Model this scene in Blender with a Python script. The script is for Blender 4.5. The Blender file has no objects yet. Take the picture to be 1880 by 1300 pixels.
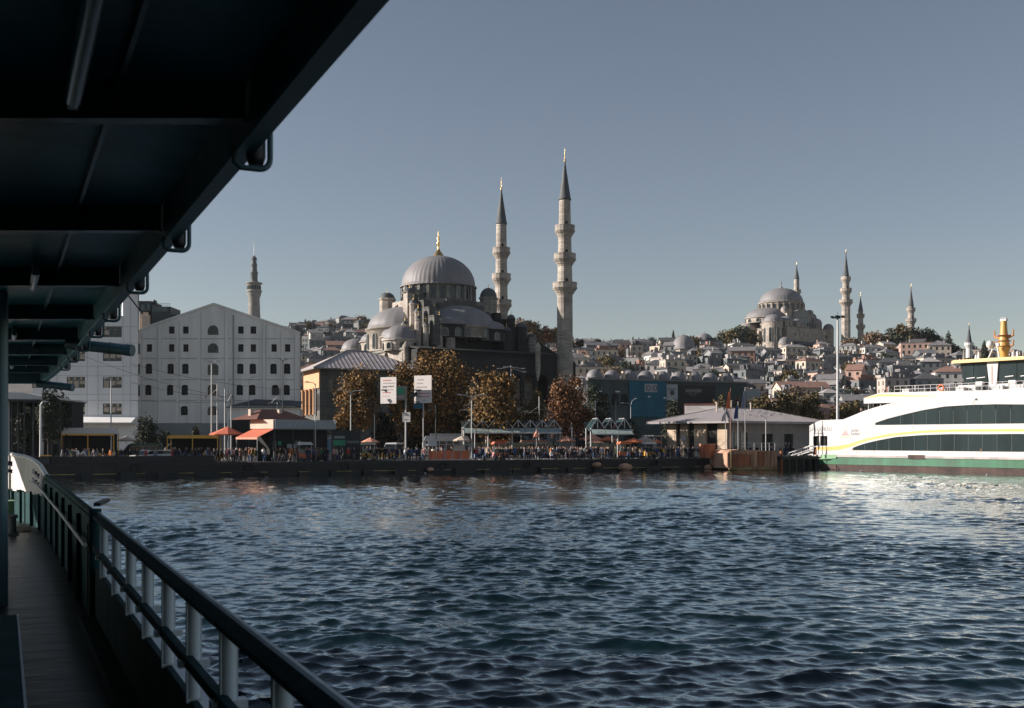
import bpy, bmesh, math, random
import numpy as np
from mathutils import Vector, Matrix
from mathutils.geometry import delaunay_2d_cdt

random.seed(11)
rng = np.random.default_rng(5)
scene = bpy.context.scene
COL = scene.collection
R = math.radians
PI = math.pi

# ---------------------------------------------------------------- camera
F, CU, CV, H = 2000.0, 940.0, 805.0, 4.5      # focal length and horizon in photo pixels, eye height above the water
cam_d = bpy.data.cameras.new('camera')
cam = bpy.data.objects.new('camera', cam_d)
COL.objects.link(cam)
cam.location = (0, 0, H)
cam.rotation_euler = (PI / 2, 0, 0)
cam_d.sensor_width = 36.0
cam_d.lens = F / 1880 * 36.0
cam_d.shift_y = (CV - 650) / 1880
cam_d.clip_start = 0.05
cam_d.clip_end = 6000
cam_d.dof.use_dof = True
cam_d.dof.focus_distance = 170
cam_d.dof.aperture_fstop = 6.3
scene.camera = cam

# ---------------------------------------------------------------- sky, sun, exposure
SUN_EL, SUN_AZ = R(20), R(-88)                # azimuth from +Y, negative towards -X
world = bpy.data.worlds.new('World')
scene.world = world
world.use_nodes = True
wn = world.node_tree
bg = wn.nodes['Background']
sky = wn.nodes.new('ShaderNodeTexSky')
sky.sky_type = 'NISHITA'
sky.sun_disc = False
sky.sun_elevation = SUN_EL
sky.sun_rotation = SUN_AZ
sky.air_density = 1.0
sky.dust_density = 0.05
sky.ozone_density = 1.0
hs = wn.nodes.new('ShaderNodeHueSaturation')
hs.inputs['Saturation'].default_value = 0.78
wn.links.new(sky.outputs[0], hs.inputs['Color'])
tint = wn.nodes.new('ShaderNodeMix'); tint.data_type = 'RGBA'; tint.blend_type = 'MULTIPLY'
tint.inputs['Factor'].default_value = 1.0
tint.inputs['B'].default_value = (1.03, 0.99, 1.0, 1)
wn.links.new(hs.outputs[0], tint.inputs['A'])
wn.links.new(tint.outputs['Result'], bg.inputs['Color'])
bg.inputs['Strength'].default_value = 0.052

sun_d = bpy.data.lights.new('sun', 'SUN')
sun_d.energy = 5.0
sun_d.angle = R(0.5)
sun_d.color = (1.0, 0.895, 0.81)
sun = bpy.data.objects.new('sun', sun_d)
COL.objects.link(sun)
SUN_DIR = Vector((math.sin(SUN_AZ) * math.cos(SUN_EL), math.cos(SUN_AZ) * math.cos(SUN_EL), math.sin(SUN_EL)))
sun.rotation_euler = (-SUN_DIR).to_track_quat('-Z', 'Y').to_euler()
sun.location = (-60, 0, 60)

scene.view_settings.view_transform = 'Standard'
scene.view_settings.look = 'None'
scene.view_settings.gamma = 1.0
scene.view_settings.exposure = 0.72
scene.view_settings.use_curve_mapping = False
scene.render.engine = 'CYCLES'
scene.cycles.use_denoising = True
scene.cycles.max_bounces = 6
scene.cycles.diffuse_bounces = 3
scene.cycles.glossy_bounces = 3
scene.cycles.transmission_bounces = 2
scene.cycles.volume_bounces = 0
scene.cycles.caustics_reflective = False
scene.cycles.caustics_refractive = False

# ---------------------------------------------------------------- measuring helpers
def PX(u, Y): return (u - CU) / F * Y
def PZ(v, Y): return H - (v - CV) / F * Y
def P(u, v, Y): return Vector((PX(u, Y), Y, PZ(v, Y)))

GROUND = 1.6
QA = Vector((-51.0, 123.0))                   # a point on the quay edge
QE = Vector((0.9135, 0.4067))                 # along the quay, to the right and away
QN = Vector((-0.4067, 0.9135))                # inland
QROT = math.atan2(QE.y, QE.x)
def quayY(u):
    k = (u - CU) / F
    s = (k * QA.y - QA.x) / (QE.x - k * QE.y)
    return QA.y + QE.y * s
def plaza(u, d): return Vector((PX(u, quayY(u) + d), quayY(u) + d, GROUND))

# ---------------------------------------------------------------- materials
def mat(name, col, rough=0.7, metal=0.0, vary=0.12, scale=0.6, bump=0.0, bscale=6.0, spec=0.5, streak=False, stretch=None, per_island=None, coat=0.0):
    m = bpy.data.materials.new(name)
    m.use_nodes = True
    nt = m.node_tree
    b = nt.nodes['Principled BSDF']
    b.inputs['Roughness'].default_value = rough
    b.inputs['Metallic'].default_value = metal
    b.inputs['Specular IOR Level'].default_value = spec
    b.inputs['Coat Weight'].default_value = coat
    tc = nt.nodes.new('ShaderNodeTexCoord')
    src = tc.outputs['Object']
    if streak:
        mp = nt.nodes.new('ShaderNodeMapping')
        mp.inputs['Scale'].default_value = (1.0, 1.0, 0.14)
        nt.links.new(src, mp.inputs[0])
        src = mp.outputs[0]
    if stretch:
        mp = nt.nodes.new('ShaderNodeMapping')
        mp.inputs['Scale'].default_value = stretch
        nt.links.new(src, mp.inputs[0])
        src = mp.outputs[0]
    if per_island:
        geo = nt.nodes.new('ShaderNodeNewGeometry')
        rmp = nt.nodes.new('ShaderNodeValToRGB')
        el = rmp.color_ramp.elements
        n = len(per_island)
        while len(el) < n: el.new(0.5)
        for i, c in enumerate(per_island):
            el[i].position = i / max(1, n - 1)
            el[i].color = (*c, 1)
        nt.links.new(geo.outputs['Random Per Island'], rmp.inputs[0])
        nt.links.new(rmp.outputs[0], b.inputs['Base Color'])
    elif vary > 0:
        nz = nt.nodes.new('ShaderNodeTexNoise')
        nz.inputs['Scale'].default_value = scale
        nz.inputs['Detail'].default_value = 6
        nz.inputs['Roughness'].default_value = 0.65
        nt.links.new(src, nz.inputs['Vector'])
        rmp = nt.nodes.new('ShaderNodeValToRGB')
        e = rmp.color_ramp.elements
        e[0].position, e[1].position = 0.28, 0.74
        e[0].color = (*[max(0, c * (1 - vary * 1.3)) for c in col], 1)
        e[1].color = (*[min(1, c * (1 + vary)) for c in col], 1)
        nt.links.new(nz.outputs['Fac'], rmp.inputs[0])
        nt.links.new(rmp.outputs[0], b.inputs['Base Color'])
    else:
        b.inputs['Base Color'].default_value = (*col, 1)
    if bump > 0:
        bn = nt.nodes.new('ShaderNodeTexNoise')
        bn.inputs['Scale'].default_value = bscale
        bn.inputs['Detail'].default_value = 5
        nt.links.new(src, bn.inputs['Vector'])
        bp = nt.nodes.new('ShaderNodeBump')
        bp.inputs['Strength'].default_value = bump
        bp.inputs['Distance'].default_value = 0.05
        nt.links.new(bn.outputs['Fac'], bp.inputs['Height'])
        nt.links.new(bp.outputs[0], b.inputs['Normal'])
    return m

def masonry(name, col, bw=0.9, bh=0.42, vary=0.2, rough=0.85, mortar=0.6):
    """coursed stone: block to block colour change and fine joints, too far away to tell one by one"""
    m = bpy.data.materials.new(name)
    m.use_nodes = True
    nt = m.node_tree
    b = nt.nodes['Principled BSDF']
    b.inputs['Roughness'].default_value = rough
    tc = nt.nodes.new('ShaderNodeTexCoord')
    sep = nt.nodes.new('ShaderNodeSeparateXYZ')
    nt.links.new(tc.outputs['Object'], sep.inputs[0])
    add = nt.nodes.new('ShaderNodeMath'); add.operation = 'ADD'
    nt.links.new(sep.outputs[0], add.inputs[0]); nt.links.new(sep.outputs[1], add.inputs[1])
    com = nt.nodes.new('ShaderNodeCombineXYZ')
    nt.links.new(add.outputs[0], com.inputs[0]); nt.links.new(sep.outputs[2], com.inputs[1])
    br = nt.nodes.new('ShaderNodeTexBrick')
    br.inputs['Scale'].default_value = 1.0
    br.inputs['Brick Width'].default_value = bw
    br.inputs['Row Height'].default_value = bh
    br.inputs['Mortar Size'].default_value = 0.03
    br.inputs['Color1'].default_value = (*[c * (1 + vary) for c in col], 1)
    br.inputs['Color2'].default_value = (*[c * (1 - vary) for c in col], 1)
    br.inputs['Mortar'].default_value = (*[c * mortar for c in col], 1)
    nt.links.new(com.outputs[0], br.inputs['Vector'])
    nz = nt.nodes.new('ShaderNodeTexNoise')
    nz.inputs['Scale'].default_value = 0.35
    nz.inputs['Detail'].default_value = 7
    nt.links.new(tc.outputs['Object'], nz.inputs['Vector'])
    rmp = nt.nodes.new('ShaderNodeValToRGB')
    e = rmp.color_ramp.elements
    e[0].position, e[1].position = 0.3, 0.7
    e[0].color = (0.62, 0.6, 0.58, 1); e[1].color = (1.1, 1.08, 1.05, 1)
    nt.links.new(nz.outputs['Fac'], rmp.inputs[0])
    mx = nt.nodes.new('ShaderNodeMix'); mx.data_type = 'RGBA'; mx.blend_type = 'MULTIPLY'
    mx.inputs['Factor'].default_value = 1.0
    nt.links.new(br.outputs['Color'], mx.inputs['A']); nt.links.new(rmp.outputs[0], mx.inputs['B'])
    nt.links.new(mx.outputs['Result'], b.inputs['Base Color'])
    return m

M = {}
M['stone'] = masonry('pale_limestone', (0.44, 0.40, 0.355))
M['stone2'] = masonry('grey_limestone', (0.27, 0.27, 0.25))
M['shade_stone'] = masonry('shade_blackened_stone', (0.022, 0.026, 0.026))  # shade of the mosque front put into the stone colour
M['lead'] = mat('lead_sheet', (0.20, 0.195, 0.20), 0.6, 0.0, 0.15, 0.35, 0.2, 2.0, streak=True)
M['lead_dark'] = mat('weathered_lead', (0.075, 0.085, 0.09), 0.65, 0.0, 0.2, 0.5)
M['gold'] = mat('gilded_copper', (0.75, 0.5, 0.2), 0.3, 1.0, 0.05)
M['glass'] = mat('dark_window_glass', (0.015, 0.022, 0.024), 0.12, 0, 0.3, 1.5, spec=0.6)
M['glass_teal'] = mat('tinted_glass', (0.03, 0.07, 0.075), 0.08, 0, 0.2, 0.8, spec=0.7)
M['void'] = mat('unlit_interior', (0.012, 0.014, 0.014), 0.9, 0, 0.2)
M['frame'] = mat('grey_window_frame', (0.16, 0.18, 0.18), 0.6, 0, 0.1)
M['render_w'] = mat('white_wall_render', (0.84, 0.835, 0.82), 0.85, 0, 0.08, 0.35, 0.1, 3, streak=True)
M['render_g'] = mat('grey_wall_render', (0.80, 0.785, 0.745), 0.85, 0, 0.17, 0.45, 0.1, 3, streak=True)
M['groove'] = mat('wall_joint', (0.42, 0.42, 0.41), 0.9, 0, 0.1)
M['cream'] = mat('cream_wall', (0.58, 0.48, 0.38), 0.85, 0, 0.12, 0.5)
M['ochre'] = mat('ochre_wall', (0.62, 0.36, 0.2), 0.85, 0, 0.12, 0.4)
M['white'] = mat('white_paint', (0.60, 0.59, 0.58), 0.35, 0, 0.03, 0.4)
M['shipwhite'] = mat('ship_white_paint', (0.60, 0.585, 0.575), 0.3, 0, 0.09, 0.55, streak=True)
M['black'] = mat('black_paint', (0.012, 0.014, 0.015), 0.5, 0, 0.2)
M['dark_metal'] = mat('dark_metal', (0.03, 0.04, 0.042), 0.5, 0.3, 0.2)
M['grey_metal'] = mat('galvanised_steel', (0.42, 0.43, 0.43), 0.5, 0.4, 0.12)
M['concrete'] = mat('concrete', (0.24, 0.235, 0.225), 0.9, 0, 0.2, 0.5, 0.3, 4)
M['quay'] = mat('wet_dark_quay', (0.014, 0.016, 0.016), 0.7, 0, 0.5, 0.4, 0.5, 2)
M['paving'] = mat('plaza_paving', (0.16, 0.155, 0.15), 0.9, 0, 0.2, 0.2)
M['terracotta'] = mat('terracotta_tile', (0.30, 0.15, 0.10), 0.85, 0, 0.25, 1.2, 0.5, 5)
M['redbrown'] = mat('red_brown_tile', (0.15, 0.06, 0.042), 0.85, 0, 0.25, 1.2, 0.5, 5)
M['roofgrey'] = mat('grey_roof_sheet', (0.27, 0.25, 0.255), 0.75, 0, 0.16, 0.5)
M['orange'] = mat('orange_canvas', (0.72, 0.20, 0.08), 0.8, 0, 0.12, 1.0)
M['redcanvas'] = mat('red_canvas', (0.60, 0.16, 0.09), 0.8, 0, 0.12, 1.0)
M['pinkcanvas'] = mat('faded_red_canvas', (0.72, 0.33, 0.22), 0.8, 0, 0.12, 1.0)
M['yellow'] = mat('yellow_paint', (0.75, 0.40, 0.06), 0.45, 0, 0.1)
M['taxi'] = mat('taxi_yellow_paint', (0.75, 0.42, 0.04), 0.3, 0, 0.06, coat=0.5)
M['stripe'] = mat('orange_yellow_stripe_paint', (0.74, 0.46, 0.13), 0.4, 0, 0.08)
M['green'] = mat('hull_green_paint', (0.010, 0.115, 0.05), 0.5, 0, 0.45, 0.5, streak=True)
M['palegreen'] = mat('faded_green_paint', (0.22, 0.40, 0.22), 0.6, 0, 0.2, 0.6)
M['boottop'] = mat('rusty_boot_top', (0.07, 0.045, 0.038), 0.8, 0, 0.5, 0.5)
M['strake'] = mat('stained_grey_strake', (0.42, 0.39, 0.37), 0.6, 0, 0.35, 0.4)
M['bluebanner'] = mat('teal_blue_banner', (0.012, 0.11, 0.165), 0.8, 0, 0.25, 0.25)
M['greybanner'] = mat('grey_banner', (0.33, 0.36, 0.37), 0.8, 0, 0.1)
M['blackbanner'] = mat('black_billboard', (0.008, 0.012, 0.012), 0.7, 0, 0.1)
M['signwhite'] = mat('sign_white', (0.66, 0.62, 0.60), 0.6, 0, 0.04)
M['ink'] = mat('sign_ink', (0.08, 0.06, 0.06), 0.7, 0, 0)
M['inkred'] = mat('sign_red_ink', (0.55, 0.14, 0.12), 0.7, 0, 0)
M['signbrown'] = mat('brown_grey_sign', (0.26, 0.23, 0.20), 0.7, 0, 0.08)
M['signgreen'] = mat('green_sign_panel', (0.03, 0.30, 0.17), 0.6, 0, 0.05)
M['rust'] = mat('rusty_steel', (0.36, 0.13, 0.065), 0.85, 0, 0.7, 1.1, 0.5, 3, streak=True)
M['rustpale'] = mat('rust_streaked_pale_paint', (0.46, 0.27, 0.18), 0.85, 0, 0.65, 1.0, 0.4, 3, streak=True)
M['algae'] = mat('algae_stained_timber', (0.30, 0.22, 0.11), 0.9, 0, 0.55, 0.8)
M['rubber'] = mat('black_rubber', (0.012, 0.012, 0.012), 0.8, 0, 0.2)
M['bark'] = mat('bark', (0.06, 0.05, 0.042), 0.9, 0, 0.3, 2)
# the ferry the photograph is taken from
M['shipglass'] = mat('ship_window_glass', (0.022, 0.036, 0.038), 0.18, 0, 0.25, 0.5, spec=0.22, streak=True)
M['deckhead'] = mat('teal_deckhead_plate_paint', (0.08, 0.46, 0.52), 0.42, 0, 0.5, 0.7, 0.2, 3)
M['roofpale'] = mat('pale_sheet_roof', (0.46, 0.41, 0.40), 0.75, 0, 0.2, 0.5)
M['columnpaint'] = mat('worn_teal_column_paint', (0.15, 0.27, 0.30), 0.5, 0, 0.25, 1.5, streak=True)
M['railtop'] = mat('worn_lit_rail_edge_paint', (0.36, 0.45, 0.48), 0.55, 0, 0.35, 4)  # worn edge, with sky light on the rail top put into the colour
M['ochre_paint'] = mat('ochre_mast_paint', (0.52, 0.31, 0.085), 0.45, 0, 0.25, 1.2, streak=True)
M['flange'] = mat('teal_flange_paint', (0.05, 0.22, 0.25), 0.45, 0, 0.3, 2)
M['shade_stone2'] = masonry('shade_darkened_stone', (0.11, 0.115, 0.11))  # stone darkened to carry the shade on steps and buttresses
M['dkteal'] = mat('shade_dark_teal_paint', (0.018, 0.09, 0.10), 0.32, 0, 0.35, 1.3, 0.25, 5, spec=0.4)  # shade under the roof mixed into this teal; also used as hull paint
M['dkrail'] = mat('dark_green_rail_paint', (0.016, 0.058, 0.064), 0.75, 0, 0.35, 3, 0.12, 12, spec=0.12)
M['postpaint'] = mat('pale_blue_grey_post_paint', (0.58, 0.66, 0.69), 0.45, 0, 0.15, 2.5)
M['deck'] = mat('worn_wet_deck', (0.02, 0.028, 0.028), 0.4, 0, 0.85, 1.0, 0.35, 2.0, stretch=(2.2, 0.7, 1.0), spec=0.4)
M['tubewhite'] = mat('white_lamp_tube', (0.75, 0.76, 0.74), 0.25, 0, 0)
M['pipeteal'] = mat('teal_pipe_paint', (0.05, 0.12, 0.14), 0.45, 0, 0.2)
M['plankwhite'] = mat('sun_bleached_white_planks', (0.72, 0.66, 0.62), 0.6, 0, 0.12, 2.5, streak=True)

def leafmat(name, cols):
    m = mat(name, (0, 0, 0), 0.75, per_island=cols, spec=0.25)
    return m
M['leaf_orange'] = leafmat('autumn_orange_leaves', [(0.04, 0.04, 0.018), (0.11, 0.075, 0.028), (0.23, 0.125, 0.045), (0.38, 0.20, 0.06), (0.08, 0.065, 0.03), (0.18, 0.115, 0.045)])
M['leaf_rust'] = leafmat('rust_red_leaves', [(0.06, 0.04, 0.022), (0.17, 0.08, 0.035), (0.28, 0.13, 0.06), (0.09, 0.06, 0.03)])
M['leaf_olive'] = leafmat('olive_brown_leaves', [(0.06, 0.06, 0.03), (0.11, 0.09, 0.04), (0.18, 0.12, 0.05), (0.08, 0.078, 0.035)])
M['leaf_dark'] = leafmat('dark_evergreen_leaves', [(0.03, 0.042, 0.03), (0.045, 0.058, 0.038), (0.065, 0.07, 0.045)])
M['leaf_tan'] = leafmat('tan_brown_leaves', [(0.16, 0.11, 0.075), (0.26, 0.17, 0.11), (0.12, 0.10, 0.07), (0.21, 0.15, 0.09)])

# ---------------------------------------------------------------- mesh helpers
class MB:
    def __init__(s): s.v, s.f, s.m, s.s = [], [], [], []
    def add(s, vs, fs, mi=0, sm=False):
        o = len(s.v)
        s.v += [tuple(p) for p in vs]
        for f in fs:
            s.f.append(tuple(i + o for i in f)); s.m.append(mi); s.s.append(sm)
        return s
    def box(s, x0, x1, y0, y1, z0, z1, mi=0):
        v = [(x, y, z) for z in (z0, z1) for y in (y0, y1) for x in (x0, x1)]
        return s.add(v, [(0, 2, 3, 1), (4, 5, 7, 6), (0, 1, 5, 4), (2, 6, 7, 3), (0, 4, 6, 2), (1, 3, 7, 5)], mi)
    def bar(s, p0, p1, w, h, mi=0, up=(0, 0, 1)):
        p0, p1 = Vector(p0), Vector(p1)
        d = (p1 - p0).normalized()
        u = Vector(up)
        if abs(d.dot(u)) > 0.98: u = Vector((0, 1, 0))
        x = d.cross(u).normalized(); y = x.cross(d).normalized()
        v = [p + x * a * w / 2 + y * b * h / 2 for p in (p0, p1) for b in (-1, 1) for a in (-1, 1)]
        return s.add(v, [(0, 2, 3, 1), (4, 5, 7, 6), (0, 1, 5, 4), (2, 6, 7, 3), (0, 4, 6, 2), (1, 3, 7, 5)], mi)
    def tube(s, pts, r, n=8, mi=0, sm=True, caps=True):
        pts = [Vector(p) for p in pts]
        rs = r if isinstance(r, (list, tuple)) else [r] * len(pts)
        ref = None; v = []
        for i, p in enumerate(pts):
            d = (pts[min(i + 1, len(pts) - 1)] - pts[max(i - 1, 0)]).normalized()
            if ref is None:
                ref = Vector((0, 0, 1)) if abs(d.z) < 0.9 else Vector((1, 0, 0))
            x = d.cross(ref).normalized(); y = x.cross(d).normalized(); ref = y
            for k in range(n):
                a = 2 * PI * k / n
                v.append(p + (x * math.cos(a) + y * math.sin(a)) * rs[i])
        f = [(i * n + k, i * n + (k + 1) % n, (i + 1) * n + (k + 1) % n, (i + 1) * n + k) for i in range(len(pts) - 1) for k in range(n)]
        s.add(v, f, mi, sm)
        if caps:
            m = len(pts)
            s.add(v[:n], [tuple(range(n))[::-1]], mi); s.add(v[(m - 1) * n:], [tuple(range(n))], mi)
        return s
    def lathe(s, prof, n=24, c=(0, 0), mi=0, sm=True, a0=0.0, a1=2 * PI, ridge=0, ridge_h=0.0):
        full = abs(a1 - a0 - 2 * PI) < 1e-6
        k = n if full else n + 1
        v = []
        for (r, z) in prof:
            for i in range(k):
                a = a0 + (a1 - a0) * i / n
                rr = r + (ridge_h if ridge and i % ridge == 0 else 0) * (1 if r > ridge_h * 3 else 0)
                v.append((c[0] + rr * math.cos(a), c[1] + rr * math.sin(a), z))
        f = []
        for j in range(len(prof) - 1):
            for i in range(n):
                i2 = (i + 1) % k
                f.append((j * k + i, j * k + i2, (j + 1) * k + i2, (j + 1) * k + i))
        return s.add(v, f, mi, sm)
    def prism(s, poly, axis, lo, hi, mi=0, caps=True):
        n = len(poly)
        def mk(p, t):
            return {'x': (t, p[0], p[1]), 'y': (p[0], t, p[1]), 'z': (p[0], p[1], t)}[axis]
        v = [mk(p, lo) for p in poly] + [mk(p, hi) for p in poly]
        f = [(i, (i + 1) % n, n + (i + 1) % n, n + i) for i in range(n)]
        if caps:
            tv, tf = fill2d(poly, [])
            s.add([mk(p, lo) for p in tv], tf, mi); s.add([mk(p, hi) for p in tv], [t[::-1] for t in tf], mi)
        return s.add(v, f, mi)
    def build(s, name, mats, parent=None, loc=None, rz=0.0):
        me = bpy.data.meshes.new(name)
        me.from_pydata(s.v, [], s.f)
        mats = mats if isinstance(mats, (list, tuple)) else [mats]
        for m in mats: me.materials.append(M[m] if isinstance(m, str) else m)
        me.polygons.foreach_set('material_index', s.m)
        me.polygons.foreach_set('use_smooth', s.s)
        me.update()
        return link(name, me, parent, loc, rz)

def link(name, me, parent=None, loc=None, rz=0.0):
    o = bpy.data.objects.new(name, me)
    COL.objects.link(o)
    if parent is not None: o.parent = parent
    if loc is not None: o.location = loc
    o.rotation_euler = (0, 0, rz)
    return o

def _inside(p, loop):
    c = False; n = len(loop); x, y = p
    for i in range(n):
        (x0, y0), (x1, y1) = loop[i][:2], loop[(i + 1) % n][:2]
        if (y0 > y) != (y1 > y) and x < (x1 - x0) * (y - y0) / (y1 - y0) + x0: c = not c
    return c

def fill2d(outer, holes):
    """triangles of a 2D outline with holes"""
    vs, es = [], []
    for loop in [outer] + list(holes):
        o = len(vs); n = len(loop)
        vs += [Vector((p[0], p[1])) for p in loop]
        es += [(o + i, o + (i + 1) % n) for i in range(n)]
    v, _, f, *_r = delaunay_2d_cdt(vs, es, [], 0, 1e-6)
    out = []
    for t in f:
        c = ((v[t[0]].x + v[t[1]].x + v[t[2]].x) / 3, (v[t[0]].y + v[t[1]].y + v[t[2]].y) / 3)
        if _inside(c, outer) and not any(_inside(c, h) for h in holes): out.append(tuple(t))
    return [(p.x, p.y) for p in v], out

def facade(mb, outer, holes, y, depth=0.25, mi=0, rmi=None):
    """a wall in the local xz plane facing -y, its openings real holes with reveals"""
    v, f = fill2d(outer, holes)
    mb.add([(p[0], y, p[1]) for p in v], f, mi)
    for h in holes:
        n = len(h)
        vv = [(p[0], y, p[1]) for p in h] + [(p[0], y + depth, p[1]) for p in h]
        mb.add(vv, [(i, (i + 1) % n, n + (i + 1) % n, n + i) for i in range(n)], mi if rmi is None else rmi)

def arch(cx, z0, w, h, n=7, rise=None):
    """outline of an opening with a rounded head; rise = height of the curved part"""
    rise = w / 2 if rise is None else rise
    pts = [(cx - w / 2, z0), (cx + w / 2, z0)]
    for i in range(n + 1):
        a = PI * i / n
        pts.append((cx + w / 2 * math.cos(a), z0 + h - rise + rise * math.sin(a)))
    return pts
def rect(cx, z0, w, h): return [(cx - w / 2, z0), (cx + w / 2, z0), (cx + w / 2, z0 + h), (cx - w / 2, z0 + h)]

def tag(o, label=None, cat=None, group=None, kind=None):
    if label: o['label'] = label
    if cat: o['category'] = cat
    if group: o['group'] = group
    if kind: o['kind'] = kind
    return o
def thing(name, label, cat, loc=(0, 0, 0), rz=0.0, group=None):
    o = link(name, None, None, loc, rz)
    return tag(o, label, cat, group)
def copy_tree(o, parent=None):
    c = o.copy(); COL.objects.link(c)
    if parent is not None: c.parent = parent
    for ch in list(o.children): copy_tree(ch, c)
    return c

ORD = ['first', 'second', 'third', 'fourth', 'fifth', 'sixth', 'seventh', 'eighth', 'ninth', 'tenth', 'eleventh', 'twelfth', 'thirteenth', 'fourteenth', 'fifteenth', 'sixteenth', 'seventeenth', 'eighteenth', 'nineteenth', 'twentieth']
pending = []                                   # (object, base label, u, depth): labels made different at the end
def later(o, base, u, Y): pending.append((o, base, u, Y))
def settle_labels():
    by = {}
    for it in pending: by.setdefault(it[1], []).append(it)
    for base, its in by.items():
        its.sort(key=lambda t: t[2])
        for i, (o, b, u, Y) in enumerate(its):
            n = len(its)
            if n == 1: o['label'] = b
            elif i == 0: o['label'] = b + ', leftmost of them'
            elif i == n - 1: o['label'] = b + ', rightmost of them'
            else: o['label'] = b + ', ' + ORD[min(i, 19)] + ' from left'

def text(name, body, size, m, parent, loc, rot, ext=0.01, align='CENTER', squash=1.0):
    c = bpy.data.curves.new(name, 'FONT')
    c.body = body; c.size = size; c.extrude = ext; c.align_x = align; c.align_y = 'CENTER'; c.resolution_u = 2
    t = bpy.data.objects.new(name, c); COL.objects.link(t)
    dg = bpy.context.evaluated_depsgraph_get()
    me = bpy.data.meshes.new_from_object(t.evaluated_get(dg))
    bpy.data.objects.remove(t); bpy.data.curves.remove(c)
    me.materials.clear(); me.materials.append(M[m])
    o = bpy.data.objects.new(name, me); COL.objects.link(o)
    o.parent = parent; o.location = loc; o.rotation_euler = rot; o.scale = (squash, 1, 1)
    return o

# ---------------------------------------------------------------- terrain
HU = np.array([-400, 300, 540, 640, 750, 950, 1050, 1150, 1250, 1330, 1440, 1540, 1620, 1760, 1880, 2400], float)
HV = np.array([650, 640, 612, 606, 612, 628, 645, 648, 645, 648, 650, 652, 650, 660, 668, 690], float)
def terrain(x, y):
    yy = max(y, 1.0)
    u = CU + F * x / yy
    top = H + (CV - float(np.interp(u, HU, HV))) / F * 680.0
    if y <= 300: return GROUND
    if y >= 680:
        return top + (y - 680) * 0.005
    t = (y - 300) / 380.0
    t = t * t * (3 - 2 * t) * 0.45 + t * 0.55
    return GROUND + (top - GROUND) * t
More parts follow.
